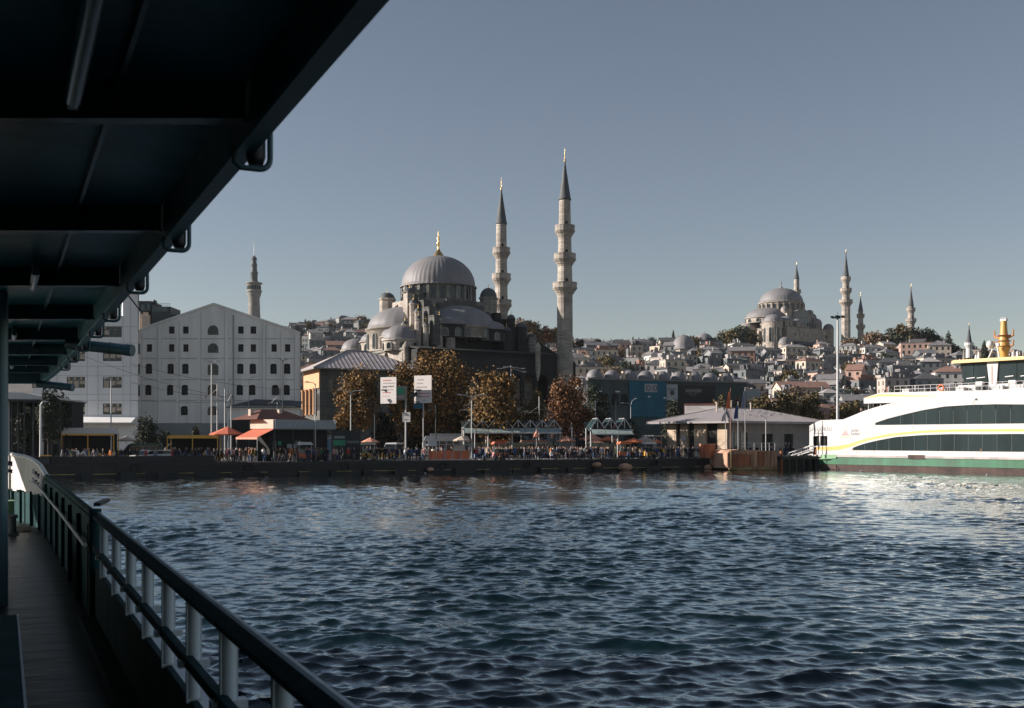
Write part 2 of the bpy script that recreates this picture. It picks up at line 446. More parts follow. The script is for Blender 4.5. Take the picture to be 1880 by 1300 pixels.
# ================================================================ WATER
def build_water():
    ang = np.concatenate([np.linspace(-PI, -0.56, 40)[:-1], np.linspace(-0.56, 0.54, 860), np.linspace(0.54, PI, 40)[1:-1]])
    r = [0.4, 2, 4, 6, 8]
    x = 9.0
    while x < 185:
        r.append(x); x += max(0.06, x * x / 9000 * 0.38)
    r += [195, 220, 260, 330, 450, 700, 1150]
    r = np.array(r)
    A, RR = np.meshgrid(ang, r)
    X = RR * np.sin(A); Y = RR * np.cos(A)
    Z = np.zeros_like(X); DX = np.zeros_like(X); DY = np.zeros_like(X)
    g = np.random.default_rng(3)
    mod = np.ones_like(X)
    for k in range(9):                          # slow patches of rougher and calmer water
        th = g.uniform(0, 2 * PI); L = g.uniform(14, 45)
        mod += 0.15 * np.sin(2 * PI / L * (X * np.cos(th) + Y * np.sin(th)) + g.uniform(0, 6.28))
    for k in range(84):
        L = 0.24 * (4.0 / 0.24) ** (k / 83.0)
        th = R(82) + g.normal(0, 0.42)            # the wind blows roughly along the view, crests lie across it
        w = 2 * PI / L
        amp = 0.0060 * L * math.exp(-(math.log(L / 0.66) / 0.85) ** 2) * g.uniform(0.6, 1.4) + 0.0010 * L + (0.0008 * L if L > 1.4 else 0)
        ph = w * (X * np.cos(th) + Y * np.sin(th)) + g.uniform(0, 6.28)
        nyq = np.clip(1.6 - np.maximum(0.06, RR * RR / 9000 * 0.38) / (L * 0.38), 0.5, 1)
        a = amp * nyq * mod
        Z += a * (np.cos(ph) - 0.36 * np.sin(2 * ph))     # steep fronts towards us, long backs
        DX -= 1.35 * a * np.cos(th) * np.sin(ph); DY -= 1.35 * a * np.sin(th) * np.sin(ph)
    fade = np.clip((RR - 5) / 6, 0, 1) * np.clip((230 - RR) / 40, 0, 1)
    # wash thrown off the ferry's own bow, to its right
    s_ = -0.4235 * X + 0.906 * Y; t_ = 0.906 * X + 0.4235 * Y
    wash = np.exp(-((t_ - (9.5 - 0.34 * s_)) / 0.9) ** 2) * np.clip((s_ - 2) / 6, 0, 1) * np.clip((22 - s_) / 8, 0, 1)
    Z = Z * fade + 0.05 * wash; X = X + DX * fade; Y = Y + DY * fade
    n, k = X.shape
    co = np.stack([X, Y, Z], -1).reshape(-1, 3)
    i, j = np.meshgrid(np.arange(n - 1), np.arange(k), indexing='ij')
    j2 = (j + 1) % k
    F4 = np.stack([i * k + j, i * k + j2, (i + 1) * k + j2, (i + 1) * k + j], -1).reshape(-1, 4)
    me = bpy.data.meshes.new('water')
    me.vertices.add(len(co)); me.vertices.foreach_set('co', co.ravel())
    me.loops.add(F4.size); me.loops.foreach_set('vertex_index', F4.ravel().astype(np.int32))
    me.polygons.add(len(F4)); me.polygons.foreach_set('loop_start', np.arange(0, F4.size, 4, dtype=np.int32))
    me.polygons.foreach_set('use_smooth', np.ones(len(F4), bool))
    me.update(calc_edges=True)
    m = bpy.data.materials.new('sea_water'); m.use_nodes = True
    nt = m.node_tree; b = nt.nodes['Principled BSDF']
    b.inputs['Base Color'].default_value = (0.0012, 0.010, 0.012, 1)
    b.inputs['Roughness'].default_value = 0.05
    b.inputs['Specular IOR Level'].default_value = 0.0
    tc = nt.nodes.new('ShaderNodeTexCoord')
    mp = nt.nodes.new('ShaderNodeMapping'); mp.inputs['Scale'].default_value = (0.7, 1.15, 1)
    nt.links.new(tc.outputs['Object'], mp.inputs[0])
    bps = None
    for sc, st, det in ((2.2, 0.20, 3), (9.0, 0.16, 3)):
        nz = nt.nodes.new('ShaderNodeTexNoise'); nz.inputs['Scale'].default_value = sc; nz.inputs['Detail'].default_value = det
        nz.inputs['Distortion'].default_value = 0.4
        nt.links.new(mp.outputs[0], nz.inputs['Vector'])
        bp = nt.nodes.new('ShaderNodeBump'); bp.inputs['Strength'].default_value = st; bp.inputs['Distance'].default_value = 0.16 if sc < 2 else 0.06
        nt.links.new(nz.outputs['Fac'], bp.inputs['Height'])
        if bps: nt.links.new(bps.outputs[0], bp.inputs['Normal'])
        bps = bp
    nt.links.new(bps.outputs[0], b.inputs['Normal'])
    fr = nt.nodes.new('ShaderNodeFresnel'); fr.inputs['IOR'].default_value = 1.34
    nt.links.new(bps.outputs[0], fr.inputs['Normal'])
    mu = nt.nodes.new('ShaderNodeMath'); mu.operation = 'MULTIPLY'; mu.use_clamp = True; mu.inputs[1].default_value = 2.0
    nt.links.new(fr.outputs[0], mu.inputs[0])
    gl = nt.nodes.new('ShaderNodeBsdfGlossy'); gl.inputs['Roughness'].default_value = 0.06; gl.inputs['Color'].default_value = (0.9, 0.98, 1.0, 1)
    nt.links.new(bps.outputs[0], gl.inputs['Normal'])
    ms = nt.nodes.new('ShaderNodeMixShader')
    nt.links.new(mu.outputs[0], ms.inputs[0]); nt.links.new(b.outputs[0], ms.inputs[1]); nt.links.new(gl.outputs[0], ms.inputs[2])
    nt.links.new(ms.outputs[0], nt.nodes['Material Output'].inputs['Surface'])
    me.materials.append(m)
    tag(link('water', me), kind='structure')
build_water()

# ================================================================ GROUND: plaza, hill
def build_ground():
    S = np.concatenate([np.arange(-500, -100, 40), np.arange(-100, 420, 9), np.arange(420, 1000, 60)])
    D = np.concatenate([[0.0], np.arange(6, 120, 12), np.arange(120, 760, 9), np.arange(760, 1150, 60)])
    v = []; f = []
    for d in D:
        for s in S:
            x = QA.x + QE.x * s + QN.x * d; y = QA.y + QE.y * s + QN.y * d
            v.append((x, y, terrain(x, y)))
    n = len(S)
    for a in range(len(D) - 1):
        for b in range(n - 1):
            f.append((a * n + b, a * n + b + 1, (a + 1) * n + b + 1, (a + 1) * n + b))
    mb = MB(); mb.add(v, f, 0, True)
    gm = mat('ground_paving_and_earth', (0.13, 0.125, 0.115), 0.95, 0, 0.4, 0.05)
    tag(mb.build('ground', gm), kind='structure')
build_ground()

def quay():
    root = thing('quay_wall', 'long dark stone quay wall with a low ledge above the water', 'quay wall', (QA.x, QA.y, 0), QROT)
    mb = MB()
    mb.box(-300, 900, -0.02, 3.0, -4, GROUND - 0.28)
    mb.build('wall', 'quay', root)
    L = 3.0
    cop = MB(); cop.box(0, L - 0.05, -0.14, 0.7, GROUND - 0.28, GROUND + 0.03)
    o = cop.build('coping_stone', 'concrete', root, (-12, 0, 0))
    o.data.materials[0] = mat('dark_coping_stone', (0.035, 0.037, 0.036), 0.85, 0, 0.45, 0.8, 0.3, 4)
    for i in range(1, 46):
        c = o.copy(); COL.objects.link(c); c.parent = root; c.location = (-12 + i * L, random.uniform(-0.02, 0.02), random.uniform(-0.012, 0.012))
    g = MB()
    for i in range(30):
        x = -10 + i * 4.1
        g.box(x, x + random.uniform(1.6, 4.0), -0.9, -0.02, -2, random.choice([0.5, 0.55, 0.62]))
    s = g.build('ledge', 'quay', root); s['kind'] = 'stuff'
    st = MB()
    for i in range(26):
        x = -6 + i * 4.7
        st.box(x, x + random.uniform(0.8, 3.0), -0.955, -0.9, 0.40, 0.47)
    s = st.build('weed_stained_edge', mat('yellowed_edge', (0.42, 0.34, 0.13), 0.9, 0, 0.5, 0.6), root); s['kind'] = 'stuff'
    # low parapet on the left stretch
    pb = MB(); pb.box(-14, 17, 0.15, 0.5, GROUND + 0.032, GROUND + 0.85)
    pb.build('parapet', 'quay', root)
    bo = MB(); bo.lathe([(0.16, 0), (0.14, 0.1), (0.13, 0.32), (0.2, 0.4), (0.2, 0.46), (0.02, 0.5)], 12)
    first = None
    for i, s_ in enumerate((14, 24, 34, 43, 52, 60, 68, 76, 84)):
        p = QA + QE * s_ + QN * 0.35
        if first is None: o = bo.build('bollard', 'dark_metal', None, (p.x, p.y, GROUND + 0.03)); first = o
        else: o = first.copy(); COL.objects.link(o); o.location = (p.x, p.y, GROUND + 0.03)
        tag(o, None, 'bollard', 'bollards along the quay edge')
        later(o, 'dark iron bollard on the quay edge', CU + F * p.x / p.y, p.y)
    # tyre fenders hung on the wall
    ty = MB(); ring = [(0.42 * math.cos(a), 0, 0.42 * math.sin(a)) for a in np.linspace(0, 2 * PI, 17)]
    ty.tube(ring, 0.13, 8, caps=False)
    first = None
    for i, s_ in enumerate((8, 21, 33, 46, 58, 69, 78)):
        p = QA + QE * s_ - QN * 0.22
        if first is None:
            o = ty.build('tyre_fender', 'rubber', None, (p.x, p.y, 1.05), QROT); first = o
        else:
            o = first.copy(); COL.objects.link(o); o.location = (p.x, p.y, 1.05 + random.uniform(-0.1, 0.1))
        tag(o, None, 'fender', 'tyre fenders hung along the quay')
        later(o, 'black tyre fender hung on the dark quay wall', CU + F * p.x / p.y, p.y)
    # pale boulders and patches at the water's foot
    first = None
    for u, v, sz in ((1148, 858, 0.62), (1097, 853, 0.42), (790, 862, 0.3), (1300, 858, 0.4)):
        Yq = quayY(u) - 1.2
        rb = MB()
        bm = bmesh.new(); bmesh.ops.create_icosphere(bm, subdivisions=2, radius=1)
        for q in bm.verts: q.co *= 1 + random.uniform(-0.16, 0.16)
        vs = [tuple(q.co) for q in bm.verts]; fs = [tuple(z.index for z in t.verts) for t in bm.faces]; bm.free()
        rb.add([(a * sz * 1.6, b * sz, c * sz * 0.9) for a, b, c in vs], fs)
        o = rb.build('boulder', 'rustpale', None, (PX(u, Yq), Yq, max(0.15, PZ(v, Yq))), 0.3)
        tag(o, None, 'boulder', 'boulders at the foot of the quay'); later(o, 'tan boulder at the waterline below the quay', u, Yq)
quay()

# ================================================================ THE FERRY WE STAND ON
SR = math.atan2(0.906, -0.4235)
def build_own_ferry():
    root = thing('passenger_ferry', 'dark teal passenger ferry with roofed side deck and open rail in the foreground', 'ferry', (0, 0, 0), SR)
    def L(s, t, z): return Vector((s, -t, H + z))       # z relative to the eye
    DECK = -1.65
    plan = [(-14, 0.74), (-6, 0.74), (4, 0.74), (10, 0.74), (15, 0.74), (18, 0.725), (20, 0.68), (21.5, 0.62), (23, 0.44), (24.3, 0.14), (25.2, -0.3), (26.4, -1.2), (27.2, -2.3), (27.5, -3.5)]
    def at(s):
        ss = [p[0] for p in plan]; tt = [p[1] for p in plan]
        return float(np.interp(s, ss, tt))
    right = plan
    left = [(s, -7.0 - t) for s, t in plan[:-1]][::-1]
    # hull and deck
    def outline(off):
        out = [(s, t + off) for s, t in right] + [(s, t - off) for s, t in left]
        return [(s, -t) for s, t in out]
    hull = MB(); hull.prism(outline(0.18), 'z', -1.5, H + DECK - 0.05)
    hull.build('hull', 'dkteal', root)
    dk = MB(); dk.prism(outline(0.02), 'z', H + DECK - 0.045, H + DECK)
    dk.build('deck', 'deck', root)
    # rubbing ledge outside the bulwark, pale painted
    led = MB()
    for (s0, t0), (s1, t1) in zip(right[:-3], right[1:-2]):
        led.bar(L(s0, t0 + 0.12, -1.22), L(s1, t1 + 0.12, -1.22), 0.16, 0.08)
    led.build('outer_ledge', 'postpaint', root)
    # low bulwark plate with deep brackets, near part
    bw = MB()
    for s0, s1 in ((-12, -4), (-4, 4), (4, 10.2)):
        bw.bar(L(s0, 0.748, -1.395), L(s1, 0.748, -1.395), 0.03, 0.53)
    bw.bar(L(-12, 0.69, -1.60), L(10.2, 0.69, -1.60), 0.16, 0.10)
    bw.build('bulwark', 'dkrail', root)
    # solid panels of the middle stretch
    prev = 10.2
    pts = [10.25, 11.8, 13.4, 15.0, 16.6, 18.2, 19.6, 20.8]
    for s0, s1 in zip(pts[:-1], pts[1:]):
        pn = MB(); pn.bar(L(s0 + 0.015, at(s0), -1.18), L(s1 - 0.015, at(s1), -1.18), 0.05, 0.93)
        pn.bar(L(s0 + 0.05, at(s0) - 0.04, -1.2), L(s0 + 0.1, at(s0) - 0.04, -1.2), 0.05, 0.88)
        pn.build('bulwark_panel', 'dkrail', root)
    # posts of the open rail
    pm = MB()
    pm.box(-0.015, 0.015, -0.032, 0.032, H - 1.14, H - 0.70)
    pm.box(-0.03, 0.03, -0.065, 0.065, H - 0.985, H - 0.955)
    pm.tube([(0, 0, H - 1.12), (0, 0, H - 0.70)], 0.03, 12)
    me = None
    for s in (-3.4, -2.5, -1.6, -0.7, 0.2, 1.0, 1.75, 2.45, 3.2, 4.05, 4.85, 5.65, 6.5, 7.4, 8.4, 9.45):
        if me is None:
            o = pm.build('rail_post', 'postpaint', root, (s, -0.748, 0)); me = o.data
        else:
            o = link('rail_post', me, root, (s, -0.748, 0))
    # top rail, mid rail
    def zr(s): return float(np.interp(s, [-14, 17, 19, 20.2, 21.2, 22.2, 23.2, 24.5, 28], [-0.65, -0.65, -0.645, -0.61, -0.50, -0.39, -0.33, -0.285, -0.26]))
    ss = [-14, -8, -4, -1, 2, 4, 6, 8, 10.2]
    dense = list(np.arange(10.2, 21.0, 0.9)) + list(np.arange(21.0, 27.5, 0.35))
    tr = MB()
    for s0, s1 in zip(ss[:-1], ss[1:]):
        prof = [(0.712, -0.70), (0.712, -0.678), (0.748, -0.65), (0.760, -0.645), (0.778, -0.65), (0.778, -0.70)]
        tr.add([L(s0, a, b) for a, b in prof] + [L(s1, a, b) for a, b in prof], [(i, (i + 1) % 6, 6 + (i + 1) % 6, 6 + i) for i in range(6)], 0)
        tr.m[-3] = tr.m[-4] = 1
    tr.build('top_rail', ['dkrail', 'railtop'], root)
    tr2 = MB(); tr2.tube([L(s, at(s), zr(s) - 0.03) for s in dense if s < 20.6], 0.035, 8)
    tr2.build('top_rail', 'dkrail', root)
    tr3 = MB(); tr3.tube([L(s, at(s), zr(s) - 0.03) for s in dense if s > 19.6], 0.045, 8)
    tr3.build('bow_rail', 'white', root)
    mr = MB()
    mr.bar(L(-14, 0.722, -0.955), L(10.2, 0.722, -0.955), 0.035, 0.045)
    mr.build('mid_rail', 'dkrail', root)
    mr2 = MB(); mr2.tube([L(s, at(s) - 0.09, -0.93 + max(0, (s - 18)) * 0.03) for s in np.arange(10.2, 22.5, 0.6)], 0.02, 8)
    mr2.build('hand_rail', 'grey_metal', root)
    st = MB(); 
    st.tube([L(10.25, 0.735, -1.65), L(10.25, 0.735, -0.62)], 0.055, 10)
    st.build('rail_stanchion', 'dkrail', root)
    st = MB(); st.tube([L(15.2, 0.73, -1.65), L(15.2, 0.73, -0.9)], 0.03, 8); st.build('rail_stanchion', 'dkrail', root)
    # a small cleat and a coil on the rail
    cl = MB(); cl.bar(L(10.9, 0.80, -0.62), L(11.3, 0.92, -0.60), 0.06, 0.03); cl.build('cleat', 'black', root)
    # bow bulwark: upright white planks, with two slotted openings near the top
    s = 21.15
    while s < 27.3:
        s2 = s + 0.29
        p0, p1 = L(s + 0.008, at(s), 0), L(s2 - 0.008, at(s2), 0)
        top = zr(s) - 0.06; bot = -1.03 + random.uniform(-0.02, 0.02)
        slot = (21.4 < s < 22.3) or (24.0 < s < 24.6)
        pk = MB()
        zs = [(bot, top - 0.34), (top - 0.26, top - 0.2), (top - 0.1, top)] if slot else [(bot, top)]
        for a, b in zs:
            c0 = Vector((p0.x, p0.y, H + (a + b) / 2)); c1 = Vector((p1.x, p1.y, H + (a + b) / 2))
            pk.bar(c0, c1, 0.04 + random.uniform(0, 0.012), b - a)
        pk.build('plank', 'plankwhite', root)
        s = s2
    # dark frames behind and below the planks, bitts, a green locker
    fr = MB()
    for s in (21.4, 22.4, 23.4, 24.4, 25.4, 26.4):
        fr.bar(L(s, at(s) - 0.03, -1.65), L(s, at(s) - 0.03, -1.0), 0.05, 0.05)
    for s0 in np.arange(21, 27.2, 0.5):
        fr.bar(L(s0, at(s0) + 0.05, -1.36), L(s0 + 0.5, at(s0 + 0.5) + 0.05, -1.36), 0.03, 0.62)
    fr.build('bow_frame', 'dkrail', root)
    gl = MB(); gl.box(-0.16, 0.16, -0.13, 0.13, 0, 0.42); gl.box(-0.18, 0.18, -0.15, 0.15, 0.42, 0.46)
    p = L(23.0, 0.05, DECK); o = gl.build('deck_locker', 'palegreen', root, p)
    bt = MB()
    for d in (-0.14, 0.14):
        bt.tube([(d, 0, 0), (d, 0, 0.30)], 0.06, 12); bt.tube([(d, 0, 0.29), (d, 0, 0.33)], 0.085, 12)
    bt.box(-0.26, 0.26, -0.1, 0.1, 0, 0.04)
    bt.build('mooring_bitt', 'concrete', root, L(20.6, 0.15, DECK))
    cr = MB(); ring = [(0.16 * math.cos(a), 0.16 * math.sin(a), 0.02 + 0.012 * a / 6.28) for a in np.linspace(0, 6.28 * 4, 80)]
    cr.tube(ring, 0.02, 6); cr.build('rope_coil', 'cream', root, L(21.3, 0.28, DECK))

    # ---------------- canopy roof
    ZE, ZP = 1.2, 1.46                       # lower edge of the fascia, underside of the plating
    END = 25.6
    def edge(s): return 0.925 if s < 16 else float(np.interp(s, [16, 20, 23, 25.6], [0.925, 0.91, 0.86, 0.74]))
    rp = [(-10, edge(0)), (16, edge(16)), (20, edge(20)), (23, edge(23)), (END, edge(END)), (END + 0.5, -0.4), (END + 0.7, -3.5)]
    rp2 = [(s_, -7.0 - t_) for s_, t_ in rp[:-1]][::-1]
    out = [(a, -b) for a, b in rp + rp2]
    pl = MB(); pl.prism([(a, b * 0.985 - 0.05) for a, b in out], 'z', H + ZP, H + ZP + 0.06)
    pl.build('roof_plate', 'deckhead', root)
    # fascia girder: web, lower flange
    fa = MB()
    for (s0, t0), (s1, t1) in zip(rp[:-1], rp[1:]):
        fa.bar(L(s0, t0, (ZE + ZP) / 2 + 0.05), L(s1, t1, (ZE + ZP) / 2 + 0.05), 0.03, ZP - ZE + 0.12)
    fa.build('roof_fascia', 'dkteal', root)
    fl = MB()
    for (s0, t0), (s1, t1) in zip(rp[:-1], rp[1:]): fl.bar(L(s0, t0 - 0.02, ZE - 0.01), L(s1, t1 - 0.02, ZE - 0.01), 0.075, 0.022)
    fl.build('fascia_flange', 'flange', root)
    # a fine bead along the lower edge
    be = MB()
    be.tube([L(s_, t_ + 0.008, ZE - 0.005) for s_, t_ in rp], 0.016, 6); be.build('edge_bead', 'pipeteal', root)
    # deck beams, running across the picture; their lines follow the tapering frames of the hull
    inv = Matrix.Rotation(-SR, 4, 'Z')
    def wl(x, y, z): return inv @ Vector((x, y, H + z))
    Ys = [2.0, 4.45, 6.84, 9.3, 11.9, 14.4, 16.9, 19.4, 21.6]
    for Y in Ys:
        # where the fascia line is at this depth
        s_ = (Y - 0.4235 * 0.9) / 0.906
        x1 = -0.4235 * s_ + 0.906 * (edge(s_) - 0.03)
        x0 = x1 - 5.5
        b = MB()
        b.bar(wl(x0, Y, 1.39), wl(x1, Y, 1.39), 0.028, 0.15)
        b.bar(wl(x0, Y + 0.02, 1.31), wl(x1, Y + 0.02, 1.31), 0.09, 0.018)
        b.build('roof_beam', 'dkteal', root)
    for t in (0.42, -0.35, -1.2, -2.1):
        lg = MB()
        lg.bar(L(-8, t, 1.435), L(END - 0.5, t, 1.435), 0.02, 0.06); lg.build('roof_stringer', 'dkteal', root)
    # lamp tubes under the roof
    for (u, v, ln) in ((160, 60, 1.55), (63, 514, 0.95), (26, 617, 0.8), (22, 672, 0.8)):
        Y = 2000 * 1.33 / (CV - v); X = PX(u, Y)
        c = wl(X, Y, 1.33)
        lm = MB(); lm.tube([c + Vector((-ln / 2, 0, 0)), c + Vector((ln / 2, 0, 0))], 0.034, 10)
        o = lm.build('lamp_tube', 'tubewhite', root)
        hl = MB()
        hl.bar(c + Vector((-ln / 2 - 0.05, 0, 0.07)), c + Vector((ln / 2 + 0.05, 0, 0.07)), 0.05, 0.04)
        for e in (-1, 1): hl.bar(c + Vector((e * (ln / 2 + 0.02), 0, -0.03)), c + Vector((e * (ln / 2 + 0.02), 0, 0.08)), 0.05, 0.04)
        hl.build('lamp_holder', 'dkteal', o)
    # bent pipes looping out under the roof edge, each with a round drain boss
    lp = MB()
    pts = [(0, -0.02, 0.24), (0, -0.065, 0.22), (0, -0.07, 0.16), (0, -0.07, -0.03)]
    for a in np.linspace(0, PI / 2, 6)[1:]: pts.append((0, -0.07 + 0.045 * (1 - math.cos(a)), -0.03 - 0.045 * math.sin(a)))
    pts += [(0, 0.05, -0.075), (0, 0.075, -0.055), (0, 0.075, 0.0)]
    lp.tube(pts, 0.0125, 8)
    dr = MB(); dr.lathe([(0, -0.035), (0.03, -0.035), (0.04, -0.005), (0.04, 0.07)], 14)
    lpm = drm = None
    for s_ in (4.53, 6.7, 8.77, 10.98, 12.8, 14.9, 17.1, 19.2):
        pos = L(s_, edge(s_) + 0.012, ZE - 0.01)
        if lpm is None:
            o = lp.build('pipe_loop', 'pipeteal', root, pos); lpm = o.data
            d = dr.build('drain_boss', 'black', o, (0.02, -0.015, -0.02)); drm = d.data
        else:
            o = link('pipe_loop', lpm, root, pos); link('drain_boss', drm, o, (0.02, -0.015, -0.02))
    # two stub pipes sticking out sideways
    for (u, v, Y, ln, r) in ((150, 634, 14.2, 0.68, 0.072), (84, 706, 22.5, 0.58, 0.075)):
        c = wl(PX(u, Y), Y, PZ(v, Y) - H)
        d = inv @ Vector((ln, -0.15 * ln, -0.11 * ln))
        pp = MB(); pp.tube([c - d * 0.3, c + d], r, 14); o = pp.build('outlet_pipe', 'pipeteal', root)
        for q0, q1 in ((0.90, 1.03), (0.55, 0.60)):
            rg = MB(); rg.tube([c + d * q0, c + d * q1], r * 1.08, 14); rg.build('pipe_collar', 'pipeteal', o)
    # stay wire below the edge
    sw = MB(); sw.tube([wl(PX(232, 9.0), 9.0, PZ(538, 9.0) - H), wl(PX(262, 9.3), 9.3, PZ(576, 9.3) - H)], 0.006, 6); sw.build('stay_wire', 'black', root)
    # columns carrying the roof
    for (X, Y) in ((PX(1, 10.8), 10.8), (PX(-12, 22.0), 22.0)):
        pc = MB(); c = inv @ Vector((X, Y, 0))
        pc.tube([(c.x, c.y, H + DECK), (c.x, c.y, H + ZP)], 0.062, 16)
        o = pc.build('roof_column', 'columnpaint', root)
        rim = MB(); rim.bar(Vector((c.x, c.y, H + DECK)) + inv @ Vector((0.056, 0.03, 0)), Vector((c.x, c.y, H + ZP - 0.01)) + inv @ Vector((0.056, 0.03, 0)), 0.012, 0.012)
        rim.build('column_edge_strip', 'grey_metal', o)
    # deckhouse, its wall far to the left of the walkway
    dh = MB(); dh.box(-10, 12, 2.3, 4.7, H + DECK + 0.002, H + ZP - 0.002); dh.build('deckhouse', 'dkteal', root)
    # bench and locker on the left of the walkway
    b = thing('deck_bench', 'dark bench with a pale front edge, along the left of the ferry walkway', 'bench')
    b.location = Matrix.Rotation(SR, 4, 'Z') @ Vector((0, 0, H + DECK)); b.rotation_euler = (0, 0, SR)
    sb = MB()
    for k in range(4): sb.box(0.5, 8.25, -0.085 + k * 0.11, 0.017 + k * 0.11, 0.40, 0.435)
    for k in range(4):
        q = MB(); q.box(0.5, 8.25, -0.085 + k * 0.11, 0.017 + k * 0.11, 0.40, 0.435); q.build('slat', 'dkrail', b)
    ed = MB(); ed.box(0.5, 8.27, -0.1, -0.087, 0.385, 0.437); ed.build('front_edge', 'postpaint', b)
    for s_ in (0.8, 3.2, 5.6, 8.0):
        lg = MB(); lg.box(s_ - 0.03, s_ + 0.03, -0.08, 0.32, 0, 0.40); lg.build('leg', 'dkrail', b)
    lk = thing('life_jacket_locker', 'pale topped low locker on the ferry deck beyond the column', 'locker', Matrix.Rotation(SR, 4, 'Z') @ Vector((13.4, 0.02, H + DECK)), SR)
    bx = MB(); bx.box(-1.3, 1.3, -0.02, 0.5, 0, 0.50); bx.build('box', 'dkrail', lk)
    ld = MB(); ld.box(-1.34, 1.34, -0.05, 0.53, 0.50, 0.545); ld.build('lid', 'concrete', lk)
build_own_ferry()
# ================================================================ BUILDINGS
WIN = {}
def window_obj(shape, key, parent, loc, frame='frame', glass='glass', muntins=(1, 2), th=0.05):
    """a window: dark pane in a frame with glazing bars; loc is the sill centre, it faces local -y"""
    if key not in WIN:
        mb = MB()
        v, f = fill2d(shape, [])
        mb.add([(a, 0, b) for a, b in v], f, 0)
        x0 = min(p[0] for p in shape); x1 = max(p[0] for p in shape); z0 = min(p[1] for p in shape); z1 = max(p[1] for p in shape)
        for i in range(1, muntins[0] + 1):
            x = x0 + (x1 - x0) * i / (muntins[0] + 1); mb.box(x - th / 2, x + th / 2, -0.03, 0.0, z0, z1 - 0.05 * (z1 - z0), 1)
        for i in range(1, muntins[1] + 1):
            z = z0 + (z1 - z0) * i / (muntins[1] + 1); mb.box(x0, x1, -0.035, -0.002, z - th / 2, z + th / 2, 1)
        WIN[key] = mb.build('window', [glass, frame], parent, loc)
        return WIN[key]
    return link('window', WIN[key].data, parent, loc)

def taper(mb, outl, y0, y1, dx):
    n = len(outl)
    mb.add([(p[0], y0, p[1]) for p in outl] + [(p[0] + dx(p[0]), y1, p[1]) for p in outl], [(i, (i + 1) % n, n + (i + 1) % n, n + i) for i in range(n)])

